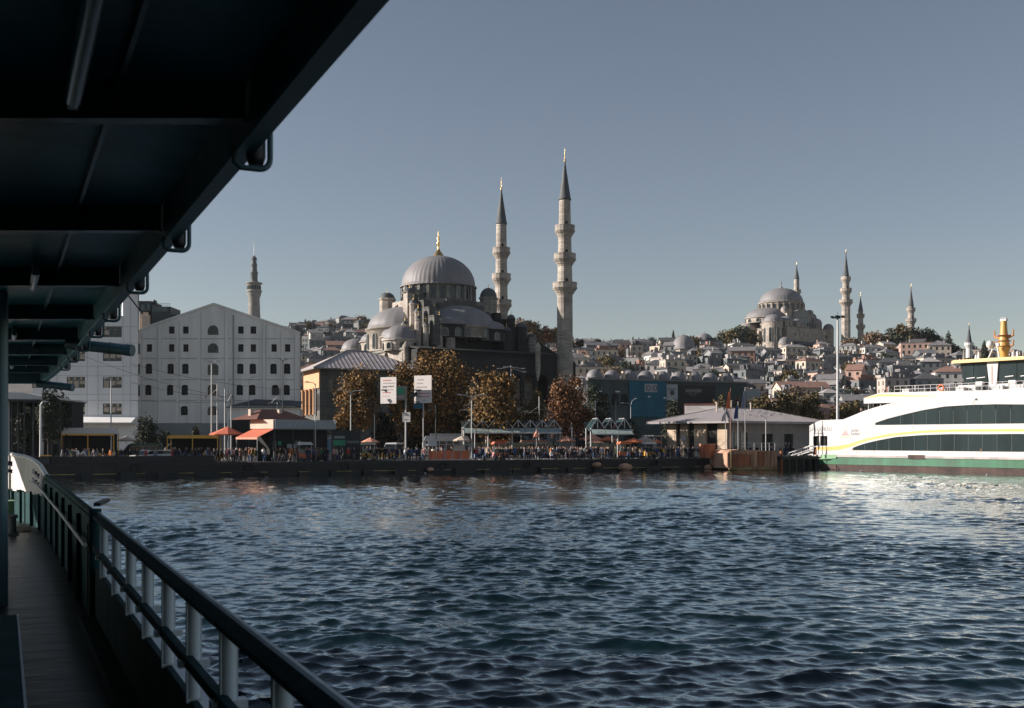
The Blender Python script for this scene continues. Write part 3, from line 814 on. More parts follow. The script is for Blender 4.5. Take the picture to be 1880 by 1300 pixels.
def warehouse():
    Y = 184.0; px = Y / F
    x0, x1 = PX(250, Y), PX(551, Y)
    root = thing('warehouse', 'big pale grey gabled warehouse with five rows of small arched windows', 'building', (x0, Y, 0), 0.0)
    def lx(u): return PX(u, Y) - x0
    z = lambda v: PZ(v, Y)
    W = x1 - x0
    outl = [(0, GROUND), (W, GROUND), (W, z(612)), (lx(528), z(604)), (lx(393), z(559)), (lx(272), z(601)), (0, z(613))]
    holes = []; wins = []
    small = [(1.1, 1.65)]
    rows = [(606, 10.5, 13.5, (315, 341, 442, 465), 'r'), (639, 10, 14, (274, 315, 341, 442, 465, 503, 528), 'r'),
            (677, 12, 19, (273, 313, 340, 441, 464, 502, 527), 'a'), (716, 12, 19, (272, 312, 339, 440, 463, 505, 526), 'a'),
            (754, 13, 17, (338,), 'a')]
    for v, w, h, us, kind in rows:
        for u in us:
            ww, hh = w * px, h * px
            shp = (lambda cx, zz: arch(cx, zz, ww, hh, 6, 2.8 * px)) if kind == 'a' else (lambda cx, zz: rect(cx, zz, ww, hh))
            zz = z(v) - hh / 2
            holes.append(shp(lx(u), zz)); wins.append((shp(0, 0), kind + str(w), (lx(u), 0.26, zz), 1, 2))
    for v, w, h in ((606, 20, 18), (639, 20, 18), (678, 20, 21), (716, 20, 21), (754, 20, 17)):
        ww, hh = w * px, h * px
        rise = 10 * px if v < 650 else 6 * px
        zz = z(v) - hh / 2
        holes.append(arch(lx(391), zz, ww, hh, 8, rise)); wins.append((arch(0, 0, ww, hh, 8, rise), 'c%d' % v, (lx(391), 0.26, zz), 2, 2))
    mb = MB()
    facade(mb, outl, holes, 0, 0.28)
    taper(mb, outl, 0.6, 14, lambda x: -3.1 * x / W - 5.2 * (1 - x / W))
    mb.build('wall', 'render_g', root)
    for s, k, loc, a, b in wins: window_obj(s, 'wh' + k, root, loc, frame='dark_metal', glass='void' if k[0] != 'c' else 'glass', muntins=(a, b), th=0.07)
    # sills
    sl = MB(); sl.box(-0.7, 0.7, -0.08, 0.1, -0.1, 0.0); sm = None
    for s, k, loc, a, b in wins:
        w = 1.25 if k[0] == 'c' else 0.72
        if sm is None: o = sl.build('sill', 'render_w', root, (loc[0], 0, loc[2] - 0.004)); sm = o.data
        else: o = link('sill', sm, root, (loc[0], 0, loc[2] - 0.004))
        o.scale.x = w / 0.7
    # pilaster strips, the joints between cladding panels, floor bands
    for u in (258, 293, 326, 366, 416, 428, 485, 519, 545):
        pl = MB(); top = np.interp(u, [250, 272, 393, 528, 551], [613, 601, 559, 604, 612]) + 9
        w = 0.62 if u in (258, 293, 366, 416, 485, 545) else 0.42
        x = lx(u); pl.box(x - w / 2, x + w / 2, -0.10, 0.0, GROUND + 4, z(top)); pl.build('pilaster', 'render_g', root)
    for u in (261, 290, 329, 369, 413, 482, 488, 516, 541):
        gl = MB(); top = np.interp(u, [250, 272, 393, 528, 551], [613, 601, 559, 604, 612]) + 6
        gl.box(lx(u) - 0.03, lx(u) + 0.03, -0.12, -0.101, GROUND + 4, z(top)); gl.build('wall_joint', 'groove', root)
    dp = MB()
    dp.tube([(lx(428.5), -0.16, GROUND + 1), (lx(428.5), -0.16, z(578))], 0.07, 6); dp.build('drainpipe', 'frame', root)
    for v in (622, 658, 697, 735):
        bd = MB(); bd.box(0, W, -0.05, -0.0, z(v) - 0.06, z(v) + 0.06); bd.build('string_course', 'groove', root)
    # coping along the gable
    cp = MB()
    gp = [(lx(250) - 0.1, z(611)), (lx(272), z(599.5)), (lx(393), z(557.5)), (lx(528), z(602.5)), (W, z(611))]
    for (a, b), (c, d) in zip(gp[:-1], gp[1:]): cp.bar((a, 0.12, b), (c, 0.12, d), 0.75, 0.28)
    cp.build('gable_coping', 'render_g', root)
    rf = MB()
    rf.add([(gp[1][0], 0.3, gp[1][1]), (gp[2][0], 0.3, gp[2][1]), (gp[2][0] - 4, 14, gp[2][1]), (gp[1][0] - 5, 14, gp[1][1]), (gp[3][0], 0.3, gp[3][1]), (gp[3][0] - 3, 14, gp[3][1])], [(0, 1, 2, 3), (1, 4, 5, 2)])
    rf.build('roof', 'lead_dark', root)
    pk = MB(); pk.box(lx(533), lx(549), 1.0, 4, z(613), z(607)); pk.box(lx(531), lx(551), 0.9, 4.1, z(608), z(606)); pk.build('roof_turret', 'lead_dark', root)
    # dark plinth, tree pit wall, low annex at right with awning roof
    pt = MB(); pt.box(-0.1, W - 0.1, -0.35, -0.11, GROUND, z(777)); pt.build('plinth', mat('darker_plinth', (0.24, 0.26, 0.26), 0.9), root)
    ax = MB(); ax.box(lx(426), lx(556), -3.0, -0.36, GROUND, z(752)); ax.box(lx(424), lx(560), -3.3, -3.0, z(752), z(747)); ax.build('annex_wall', 'render_g', root)
    ar = MB(); ar.add([(lx(424), -3.6, z(748)), (lx(560), -3.6, z(748)), (lx(556), -0.36, z(737)), (lx(470), -0.36, z(733)), (lx(430), -0.36, z(743))], [(0, 1, 2, 3, 4)]); ar.add([(lx(424), -3.6, z(749.5)), (lx(560), -3.6, z(749.5)), (lx(560), -3.6, z(748)), (lx(424), -3.6, z(748))], [(0, 1, 2, 3)])
    ar.build('annex_roof', 'lead_dark', root)
    da = MB(); da.box(lx(500), lx(513), -0.3, -0.12, z(724), z(713)); da.build('dark_sign_box', 'black', root)
    ao = MB(); ao.box(lx(430), lx(560), -3.06, -3.0, GROUND, z(771)); ao.build('annex_shopfront', 'void', root)
warehouse()

def left_block():
    Y = 177.0; px = Y / F
    x0 = PX(60, Y)
    root = thing('office_block', 'white grey block with bands of triple windows left of the gabled warehouse', 'building', (x0, Y, 0), 0.0)
    lx = lambda u: PX(u, Y) - x0
    z = lambda v: PZ(v, Y)
    W = lx(253)
    outl = [(0, GROUND), (W, GROUND), (W, z(541)), (lx(226), z(541)), (lx(226), z(583)), (0, z(583))]
    holes = []; wins = []
    for u, w in ((206, 35 * px), (139, 34 * px), (75, 33 * px)):
        for v in (609, 653, 702, 751):
            zz = z(v) - 0.9
            holes.append(rect(lx(u), zz, w, 1.8)); wins.append((lx(u), zz, w, v, u))
    holes.append(rect(lx(224.5) - 0.4, z(564), 0.55, 2.0)); 
    mb = MB(); facade(mb, outl, holes, 0, 0.3); taper(mb, outl, 0.6, 14, lambda x: -5.2); mb.build('wall', 'render_w', root)
    blind = mat('pale_blind_in_window', (0.55, 0.46, 0.36), 0.8, 0, 0.3, 1.2)
    for x, zz, w, v, u in wins:
        for k in range(3):
            wd = MB(); ww = w / 3
            wd.box(-ww / 2 + 0.04, ww / 2 - 0.04, 0, 0.05, 0, 1.8, 0)
            wd.box(-ww / 2, -ww / 2 + 0.08, -0.06, 0.05, 0, 1.8, 1); wd.box(ww / 2 - 0.08, ww / 2, -0.06, 0.05, 0, 1.8, 1)
            wd.box(-ww / 2, ww / 2, -0.05, -0.001, 1.2, 1.28, 1)
            lit = (v != 609 or k == 0) and not (v == 751 and u == 139 and k < 2)
            if lit:
                h0 = random.uniform(0.0, 0.7)
                wd.box(-ww / 2 + 0.12, ww / 2 - 0.12, -0.025, -0.003, h0, 1.17, 2)
                wd.box(-ww / 2 + 0.14, -0.03, -0.025, -0.003, 1.32, 1.72, 2)
            wd.build('window', ['glass', 'frame', blind], root, (x - w / 2 + (k + 0.5) * ww, 0.24, zz))
    for u in (105, 160, 180, 226, 240):
        g = MB(); g.box(lx(u) - 0.035, lx(u) + 0.035, -0.012, 0.0, GROUND + 5, z(584 if u < 226 else 545)); g.build('wall_joint', 'groove', root)
    for v in (600, 630, 673, 690, 724, 735):
        g = MB(); g.box(0.02, W, -0.016, -0.004, z(v) - 0.03, z(v) + 0.03); g.build('wall_joint', 'groove', root)
    cn = MB(); cn.box(-0.2, lx(226), -0.25, 0.4, z(583), z(580)); cn.build('cornice', 'render_w', root)
    cn = MB(); cn.box(lx(226) + 0.002, W + 0.1, -0.12, 0.5, z(541), z(539.5)); cn.build('parapet', 'render_w', root)
    # sloping entrance canopy over the ground floor
    aw = MB(); aw.prism([(-2.6, z(776)), (0, z(764)), (0, z(778)), (-2.4, z(778))], 'x', lx(95), lx(251)); aw.build('ground_floor_canopy', 'render_w', root)
    dr = MB(); dr.box(lx(209), lx(215), -0.05, 0, GROUND, z(786)); dr.build('door', 'void', root)
    # slender windows at the right-hand return
    for v in (640, 677, 717):
        q = MB(); q.box(0, 0.04, -0.4, 0.4, 0, 1.7); q.build('side_window', 'glass', root, (W - 0.1, 0.9, z(v) - 0.85))
left_block()

def rooftop_house():
    Y = 232.0
    root = thing('rooftop_extension', 'dark glazed rooftop building behind the two pale blocks', 'building', (PX(256, Y), Y, 0))
    lx = lambda u: PX(u, Y) - PX(256, Y)
    z = lambda v: PZ(v, Y)
    a = MB(); a.box(0, lx(272), 0, 8, GROUND, z(573)); a.box(lx(262), lx(276), -0.5, 8, z(700), z(579)); a.build('wall', 'cream', root)
    b = MB(); b.box(0, lx(278), -0.3, 7, z(572), z(553)); b.build('upper_storey', 'dark_metal', root)
    c = MB(); c.box(lx(278) + 0.01, lx(313), 0, 7, z(700), z(563)); c.box(lx(276), lx(334), 1, 8, z(700), z(577)); c.build('side_wing', 'dark_metal', root)
    for u, v, w, h in ((265, 565, 1.2, 1.2), (272, 563, 0.9, 1.3), (284, 568, 1.0, 0.9), (293, 568, 1.0, 0.9), (303, 568, 1.0, 0.9)):
        q = MB(); q.box(-w / 2, w / 2, -0.06, 0, -h / 2, h / 2); q.build('window', 'glass_teal', root, (lx(u), -0.302 if u < 277 else -0.002, z(v)))
    e = MB()
    for k in range(9): e.tube([(lx(278) + k * 0.48, 0.1, z(563)), (lx(278) + k * 0.48, 0.1, z(557))], 0.03, 6)
    e.bar((lx(278), 0.1, z(557)), (lx(313), 0.1, z(557)), 0.05, 0.05); e.bar((lx(278), 0.1, z(560)), (lx(313), 0.1, z(560)), 0.04, 0.04)
    e.build('roof_railing', 'dark_metal', root)
    t = MB(); t.tube([(lx(281), 1, z(560)), (lx(281), 1, z(549))], 0.15, 6); t.box(lx(279), lx(284), 0.6, 1.6, z(557), z(551)); t.build('roof_vent', 'dark_metal', root)
rooftop_house()

def glazed_terminal():
    Y = 128.0
    root = thing('glazed_ferry_terminal', 'terminal with a sunlit white fascia and dark glass front at far left', 'building', (PX(-30, Y), Y, 0), R(6))
    lx = lambda u: PX(u, Y) - PX(-30, Y)
    z = lambda v: PZ(v, Y)
    r = MB(); r.prism([(0, z(733)), (lx(112), z(734)), (lx(112), z(731.5)), (lx(80), z(728)), (lx(48), z(721.5)), (0, z(720))], 'y', -1.5, 10); r.build('roof', 'white', root)
    b = MB(); b.box(0.5, lx(108), 4, 9, GROUND, z(734.5)); b.build('hall', 'void', root)
    sf = MB(); sf.box(0.2, lx(110), -1.3, 9.5, z(737), z(734.2)); sf.build('soffit', 'dark_metal', root)
    for u in (14, 20, 31, 42, 58, 74, 90, 106):
        p = MB(); p.tube([(0, 0, GROUND), (0, 0, z(736.5))], 0.09 if u not in (14, 74) else 0.14, 10); p.build('column', 'grey_metal' if u in (14, 74) else 'dark_metal', root, (lx(u), 0, 0))
    for u, w in ((28, 0.9), (46, 1.0), (55, 0.7), (84, 0.9)):
        for v, h in ((757, 1.6), (785, 1.0)):
            q = MB(); q.box(-w / 2, w / 2, -0.04, 0, -h / 2, h / 2); q.build('glass_panel', 'glass_teal', root, (lx(u), 3.95, z(v)))
    for v in (770, 795):
        q = MB(); q.box(0.5, lx(108), 3.85, 3.98, z(v) - 0.05, z(v) + 0.05); q.build('transom', 'frame', root)
glazed_terminal()

def fire_tower():
    Y = 900.0
    root = thing('watch_tower', 'tall pale stone watch tower with stacked galleries rising behind the warehouse gable', 'tower', (PX(466.5, Y), Y, 0))
    z = lambda v: PZ(v, Y)
    k = 0.45
    s = MB(); s.lathe([(13.5 * k, 50), (11.8 * k, z(590)), (10.6 * k, z(566)), (10.9 * k, z(563)), (10.3 * k, z(560)), (10.0 * k, z(548)), (12.6 * k, z(541)), (12.6 * k, z(537))], 24); s.build('shaft', 'stone2', root)
    g = MB(); g.lathe([(13.6 * k, z(537)), (14.0 * k, z(536)), (14.0 * k, z(533)), (11.8 * k, z(533)), (11.8 * k, z(524)), (13.0 * k, z(522)), (15.2 * k, z(521)), (15.2 * k, z(519.5)), (6.5 * k, z(517))], 24); g.build('gallery', 'stone2', root)
    for a in np.linspace(0, 2 * PI, 17)[:-1]:
        w = MB(); w.box(-0.7, 0.7, -0.15, 0, -1.5, 1.5); w.build('gallery_window', 'void', root, (12.05 * k * math.cos(a), 12.05 * k * math.sin(a), z(528.5)), a + PI / 2)
    t = MB(); t.lathe([(6.6 * k, z(517)), (6.3 * k, z(503)), (7.4 * k, z(502)), (7.4 * k, z(500)), (5.6 * k, z(499)), (5.2 * k, z(488)), (6.0 * k, z(487)), (6.0 * k, z(485.5)), (4.8 * k, z(485)), (4.4 * k, z(477)), (5.2 * k, z(476)), (5.2 * k, z(474)), (3.0 * k, z(472)), (0.6 * k, z(469))], 16); t.build('lantern_tiers', 'lead_dark', root)
    f = MB(); f.tube([(0, 0, z(470)), (0, 0, z(446))], [0.35, 0.14], 6); f.build('flag_pole', 'grey_metal', root)
fire_tower()

def dome_prof(r, z0, h, n=10, tip=True):
    p = [(r * 1.045, z0 - 0.25), (r * 1.045, z0), (r, z0 + 0.05)]
    for i in range(1, n + 1):
        a = PI / 2 * i / n
        p.append((max(0.001, r * math.cos(a)), z0 + h * math.sin(a) ** 0.96))
    return p

def finial(root, x, y, z0, h, r, name='finial', m='gold'):
    f = MB()
    f.lathe([(r, z0), (r * 0.85, z0 + h * 0.08), (r * 0.42, z0 + h * 0.2), (r * 0.2, z0 + h * 0.3), (r * 0.18, z0 + h * 0.45), (r * 0.34, z0 + h * 0.52), (r * 0.14, z0 + h * 0.6), (r * 0.26, z0 + h * 0.68), (r * 0.1, z0 + h * 0.76), (0.02, z0 + h)], 12, (x, y))
    return f.build(name, m, root)

def arch_ring(root, cx, cy, r, z0, n, w, h, skip=None, a0=0, a1=2 * PI, name='window', m='glass'):
    """windows set round a drum, each a little recessed look: dark pane with a pale surround"""
    key = ('ring', name, round(w, 2), round(h, 2), m)
    for i in range(n):
        a = a0 + (a1 - a0) * (i + 0.5) / n
        if skip and skip(a): continue
        if key not in WIN:
            mb = MB(); v, f = fill2d(arch(0, 0, w, h, 6), [])
            mb.add([(x_, -0.05, z_) for x_, z_ in v], f, 0)
            o2 = arch(0, -0.15, w + 0.4, h + 0.35, 6); i2 = arch(0, 0, w, h, 6)
            n_ = len(o2)
            mb.add([(p[0], -0.16, p[1]) for p in o2] + [(p[0], -0.16, p[1]) for p in i2] + [(p[0], 0.0, p[1]) for p in o2] + [(p[0], -0.04, p[1]) for p in i2],
                   [(q, (q + 1) % n_, n_ + (q + 1) % n_, n_ + q) for q in range(n_)] + [(2 * n_ + q, 2 * n_ + (q + 1) % n_, (q + 1) % n_, q) for q in range(n_)] + [(n_ + q, n_ + (q + 1) % n_, 3 * n_ + (q + 1) % n_, 3 * n_ + q) for q in range(n_)], 1)
            WIN[key] = mb.build(name, [m, 'stone2'], root, (cx + r * math.cos(a), cy + r * math.sin(a), z0), a + PI / 2)
        else:
            link(name, WIN[key].data, root, (cx + r * math.cos(a), cy + r * math.sin(a), z0), a + PI / 2)

def minaret(label, u, Y, v_ground_z, levels, rad, group=None, balc=3, sm='stone'):
    """levels: finial tip, spire tip, spire foot, balcony centres..., all photo rows"""
    root = thing('minaret', label, 'minaret', (PX(u, Y), Y, 0), 0.2, group)
    z = lambda v: PZ(v, Y)
    px = Y / F
    fin, tip, foot = levels[:3]; bal = list(levels[3:])
    r1, r0 = rad[0] * px, rad[1] * px                # top and foot radii
    zb, zt = v_ground_z, z(foot)
    rz_ = lambda zz: r0 + (r1 - r0) * (zz - z(bal[-1])) / max(1, zt - z(bal[-1])) if zz > z(bal[-1]) else r0 * (1 + 0.12 * (z(bal[-1]) - zz) / max(1, z(bal[-1]) - zb))
    sh = MB()
    prof = []
    cuts = sorted([zb + 14 * (px / 0.133) if rad[2] else zb] + [z(b) for b in bal] + [zt])
    prof = [(rz_(c), c) for c in cuts]
    sh.lathe(prof, 16, sm=False); sh.build('shaft', sm, root)
    if rad[2]:
        bs = MB(); rb = rad[2] * px; zc = cuts[0]
        bs.lathe([(rb, zb), (rb, zb + (zc - zb) * 0.62), (rb * 1.04, zb + (zc - zb) * 0.63), (rb * 1.04, zb + (zc - zb) * 0.66), (rb * 0.96, zb + (zc - zb) * 0.67), (rz_(zc) * 1.02, zc)], 8, sm=False); bs.build('pedestal', sm, root)
    for b in bal:
        zz = z(b); r = rz_(zz); R_ = r * 1.62; hh = 11 * px * (rad[0] / 10.0)
        bb = MB()
        bb.lathe([(r * 1.0, zz - hh * 1.25), (r * 1.16, zz - hh * 0.8), (r * 1.22, zz - hh * 0.75), (r * 1.36, zz - hh * 0.4), (r * 1.44, zz - hh * 0.36), (R_, zz - hh * 0.02), (R_ * 1.02, zz), (R_ * 1.02, zz + hh * 0.08), (R_ * 0.97, zz + hh * 0.09)], 16, sm=False)
        o = bb.build('balcony', sm, root)
        pr = MB(); pr.lathe([(R_ * 0.97, zz + hh * 0.08), (R_ * 0.97, zz + hh * 0.85), (R_ * 1.0, zz + hh * 0.86), (R_ * 1.0, zz + hh * 0.95), (R_ * 0.9, zz + hh * 0.95), (R_ * 0.9, zz + hh * 0.1), (r, zz + hh * 0.1)], 16, sm=False)
        pr.build('parapet', sm, o)
        dd = MB(); dd.box(-0.3, 0.3, -0.05, 0.02, 0, hh * 1.4); dd.build('doorway', 'void', o, (0, -r - 0.01, zz + hh * 0.1))
    sp = MB(); sp.lathe([(r1 * 1.0, zt), (r1 * 1.16, zt + 0.05), (r1 * 1.16, zt + 0.3), (r1 * 1.08, zt + 0.45), (r1 * 0.62, zt + (z(tip) - zt) * 0.45), (0.03, z(tip))], 16); sp.build('spire', 'lead_dark', root)
    finial(root, 0, 0, z(tip) - 0.6, z(fin) - z(tip) + 0.6, max(0.28, 1.6 * px))
    return root

# ---------------------------------------------------------------- the large mosque by the quay
def near_mosque():
    C = Vector((PX(805, 270), 270, 0))
    root = thing('domed_mosque', 'great stone mosque with ribbed lead domes and a dark shaded front, behind the orange trees', 'mosque', C, R(33))
    # ---- body
    b = MB(); b.box(-18, 18, -17.95, 18, GROUND, 24.6); b.build('lower_wall', 'stone', root)
    cn = MB(); cn.box(-18.4, 18.4, -18.4, 18.4, 24.6, 25.1); cn.build('cornice', 'stone2', root)
    up = MB(); up.box(-13.5, 13.5, -12.5, 13.5, 25.1, 28.2); up.build('upper_wall', 'stone', root)
    # front stone coloured dark for its shade: two storeys of open arcade in front of the wall, under deep eaves
    fr = MB()
    holes = []
    n = 9
    for i in range(n):
        x = -17.2 + (i + 0.5) * 34.4 / n
        holes.append(arch(x, GROUND + 1.2, 2.9, 6.6, 8)); holes.append(arch(x, 12.2, 2.9, 7.4, 8))
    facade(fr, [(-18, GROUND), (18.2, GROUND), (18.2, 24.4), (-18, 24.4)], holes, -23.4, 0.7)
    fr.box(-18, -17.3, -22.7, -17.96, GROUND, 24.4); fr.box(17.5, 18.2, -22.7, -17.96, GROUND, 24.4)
    fr.build('front_arcade', 'shade_stone', root)
    fl = MB(); fl.box(-17.29, 17.49, -22.69, -17.97, 10.4, 10.9); fl.build('arcade_floor', 'shade_stone', root)
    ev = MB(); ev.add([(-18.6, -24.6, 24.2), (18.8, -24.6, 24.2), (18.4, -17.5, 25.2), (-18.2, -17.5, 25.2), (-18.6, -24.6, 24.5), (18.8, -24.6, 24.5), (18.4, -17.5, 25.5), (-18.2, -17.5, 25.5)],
                      [(0, 1, 2, 3), (7, 6, 5, 4), (0, 4, 5, 1), (0, 3, 7, 4), (1, 5, 6, 2)]); ev.build('arcade_eaves', 'shade_stone', root)
    sf = MB(); sf.box(-18.02, 18.02, -18.05, -17.96, 19.9, 24.62); sf.build('shade_dark_front_wall', 'shade_stone', root)  # thin dark skin over the pale wall, standing in for shade
    s2 = MB(); s2.box(-13.3, 13.52, -12.62, -12.51, 25.1, 28.2); s2.build('shade_dark_front_wall', 'shade_stone', root)
    rc = MB(); rc.add([(18.2, -23.4, 19.8), (26, -21, 14), (26, -17, 14), (18.2, -12, 24)], [(0, 1, 2, 3)]); 
    # right-hand side wing stepping down behind the tall minaret
    rw = MB(); rw.prism([(18.2, GROUND), (30, GROUND), (30, 23.5), (24, 25.6), (18.2, 28.5)], 'y', -16.5, 12); rw.build('side_wing', 'shade_stone', root)
    # left face windows
    for (y, z0, w, h) in ((-13, 16.5, 1.6, 4.0), (-9, 16.5, 1.6, 4.0), (-4, 15.5, 2.2, 6.2), (0, 15.5, 2.2, 6.6), (4, 15.5, 2.2, 6.2), (9, 16.5, 1.6, 4.0), (13, 16.5, 1.6, 4.0), (-11, 9, 1.6, 3.4), (-5, 9, 1.6, 3.4), (1, 9, 1.6, 3.4)):
        q = MB(); v, f = fill2d(arch(0, 0, w, h, 7), []); q.add([(a, -0.06, c) for a, c in v], f, 0)
        o2 = arch(0, -0.2, w + 0.7, h + 0.55, 7); i2 = arch(0, 0, w, h, 7); m_ = len(o2)
        q.add([(p[0], -0.25, p[1]) for p in o2] + [(p[0], -0.25, p[1]) for p in i2] + [(p[0], 0, p[1]) for p in o2] + [(p[0], -0.05, p[1]) for p in i2],
              [(k, (k + 1) % m_, m_ + (k + 1) % m_, m_ + k) for k in range(m_)] + [(2 * m_ + k, 2 * m_ + (k + 1) % m_, (k + 1) % m_, k) for k in range(m_)] + [(m_ + k, m_ + (k + 1) % m_, 3 * m_ + (k + 1) % m_, 3 * m_ + k) for k in range(m_)], 1)
        q.box(-0.05, 0.05, -0.12, -0.061, 0, h - w / 2, 2)
        q.build('window', ['glass', 'stone', 'frame'], root, (-18.0, y, z0), -PI / 2)
    for y in (-17.2, -7, 7, 17.2):
        p = MB(); p.box(-19.3, -18.001, y - 0.8, y + 0.8, GROUND, 23.8); p.add([(-19.3, y - 0.8, 23.8), (-18, y - 0.8, 24.6), (-18, y + 0.8, 24.6), (-19.3, y + 0.8, 23.8)], [(0, 1, 2, 3)]); p.build('buttress', 'stone', root)
    # ---- half domes on the four sides
    def half(cx, cy, r, zr, h, drum, nm='half_dome', wins=12, ridge=4):
        d = MB(); d.lathe([(r * 1.02, zr - drum), (r * 1.02, zr - 0.4), (r * 1.07, zr - 0.35), (r * 1.07, zr)], 48, (cx, cy)); o = d.build('half_dome_drum', 'stone', root)
        m = MB(); m.lathe(dome_prof(r, zr, h), 96, (cx, cy), ridge=ridge, ridge_h=0.07); m.build(nm, 'lead', root)
        arch_ring(root, cx, cy, r * 1.025, zr - drum * 0.88, wins, r * 0.13, drum * 0.62)
    half(0, -9, 9.3, 30.9, 5.6, 2.8)
    half(-9, 0, 9.3, 30.9, 5.6, 5.6, wins=16)
    half(9.5, 0, 9.3, 30.9, 5.6, 5.6, wins=16)
    half(0, 9.5, 9.3, 30.9, 5.6, 5.6, wins=16)
    # smaller exedra domes stepping down in front of them
    def small(cx, cy, r, zr, h, drum, nm='small_dome', ds='stone', wins=8, seg=64):
        d = MB(); d.lathe([(r * 1.0, zr - drum), (r * 1.0, zr - 0.35), (r * 1.09, zr - 0.3), (r * 1.09, zr - 0.02)], 16, (cx, cy), sm=False); d.build('dome_drum', ds, root)
        m = MB(); m.lathe(dome_prof(r, zr, h), seg, (cx, cy), ridge=4, ridge_h=0.05); m.build(nm, 'lead', root)
        if wins: arch_ring(root, cx, cy, r * 1.0, zr - drum * 0.85, wins, r * 0.28, drum * 0.55)
    small(-5.2, -13.6, 4.9, 31.0, 2.7, 3.2, ds='shade_stone', wins=10)
    small(5.6, -13.6, 4.7, 30.4, 2.4, 3.0, ds='shade_stone', wins=10)
    small(-13.6, -5.0, 4.2, 28.6, 2.6, 3.2)
    small(-13.6, 5.2, 4.6, 28.2, 2.6, 3.0)
    small(-15.4, 15.0, 3.6, 26.6, 3.0, 1.6)
    small(-16.2, -11.3, 4.1, 27.2, 3.5, 2.6, nm='corner_dome', wins=8)
    small(14.6, -12.6, 3.9, 28.4, 3.2, 3.2, nm='corner_dome', ds='shade_stone', wins=8)
    small(14.6, 13.5, 3.9, 27.2, 3.4, 2.0, nm='corner_dome')
    # ---- main block, drum and dome
    bl = MB(); bl.prism([(-10.6, -7.8), (-7.8, -10.6), (7.8, -10.6), (10.6, -7.8), (10.6, 7.8), (7.8, 10.6), (-7.8, 10.6), (-10.6, 7.8)], 'z', 28.2, 37.6); bl.build('central_block', 'stone2', root)
    # stepped arches over the half domes
    for k, (w, zt) in enumerate(((9.5, 33.6), (8.0, 35.2), (6.2, 36.6), (4.2, 37.6))):
        for (ax, ay) in ((0, -1), (-1, 0)):
            s = MB()
            if ay: s.box(-w, w, -11.3 - 0.02 * k, -10.61, zt - 1.4 + 0.004 * k, zt)
            else: s.box(-11.3 - 0.02 * k, -10.61, -w, w, zt - 1.4 + 0.004 * k, zt)
            s.build('arch_step', 'shade_stone2' if ay else 'stone', root)
    cr = MB(); cr.lathe([(9.6, 37.4), (9.6, 38.0), (8.7, 38.1)], 48); cr.build('drum_ledge', 'lead', root)
    dr = MB(); dr.lathe([(8.55, 38.0), (8.55, 41.6), (9.15, 41.75), (9.15, 42.0)], 48); dr.build('main_drum', 'stone2', root)
    arch_ring(root, 0, 0, 8.6, 38.4, 24, 1.15, 2.8)
    pi = MB(); pm = None
    pi.box(-0.34, 0.34, -0.62, 0.2, 38.1, 41.3); pi.add([(-0.34, -0.62, 41.3), (0.34, -0.62, 41.3), (0.34, 0.1, 41.7), (-0.34, 0.1, 41.7)], [(0, 1, 2, 3)])
    for i in range(24):
        a = 2 * PI * i / 24
        loc = (8.7 * math.cos(a), 8.7 * math.sin(a), 0)
        if pm is None: pm = pi.build('drum_pier', 'stone2', root, loc, a + PI / 2).data
        else: link('drum_pier', pm, root, loc, a + PI / 2)
    dm = MB(); dm.lathe(dome_prof(9.05, 41.95, 7.75, 18), 192, ridge=4, ridge_h=0.085); dm.build('main_dome', 'lead', root)
    finial(root, 0, 0, 49.45, 6.6, 1.5)
    # ---- weight towers round the drum
    def tower(cx, cy, r, z0, z1, dome_h, m='stone', sq=False):
        t = MB(); n_ = 4 if sq else 8
        t.lathe([(r, z0), (r, z1 - 0.5), (r * 1.12, z1 - 0.4), (r * 1.12, z1)], n_, (cx, cy), sm=False, a0=PI / n_, a1=2 * PI + PI / n_)
        o = t.build('weight_tower', m, root)
        c = MB(); c.lathe(dome_prof(r * 0.98, z1, dome_h, 7), 24, (cx, cy)); c.build('tower_cap', 'lead_dark', o)
        f = MB(); f.tube([(cx, cy, z1 + dome_h - 0.1), (cx, cy, z1 + dome_h + 1.1)], [0.1, 0.02], 6); f.build('tower_finial', 'gold', o)
    tower(-11.7, -6.9, 1.55, 27, 39.2, 1.0, sq=True)
    tower(-10.6, -3.6, 0.9, 33, 40.6, 0.8)
    tower(-11.5, 5.2, 1.9, 30, 38.9, 1.5)
    tower(9.6, -8.0, 2.15, 29, 39.2, 2.4, m='stone2')
    tower(9.5, 9.0, 2.0, 29, 38.8, 2.0)
    tower(-8.6, -13.4, 0.95, 27, 34.2, 0.9)
    tower(-8.9, -16.4, 0.8, 25, 32.2, 0.8)
    tower(-6.3, -17.0, 1.1, 25, 29.6, 0.9)
    tower(-12.0, -15.6, 0.7, 24, 30.6, 0.7)
    tower(-11.9, -9.3, 0.95, 26, 36.2, 0.95)
    tower(-12.2, -12.2, 0.85, 26, 34.0, 0.85)
    tower(-13.2, -14.2, 0.8, 25, 32.0, 0.8)
    tower(-14.2, -9.4, 0.8, 25, 31.2, 0.8)
    tower(11.2, -15.8, 1.0, 25, 33.4, 1.0, m='shade_stone')
    tower(13.6, -16.6, 1.4, 25, 31.4, 1.2, m='shade_stone')
    tower(16.6, -16.8, 1.1, 24, 29.0, 1.0, m='stone2')
    tower(9.0, -17.2, 1.1, 24, 30.2, 0.9, m='shade_stone')
    tower(17.0, -12.0, 1.2, 25, 28.2, 1.3, m='shade_stone')
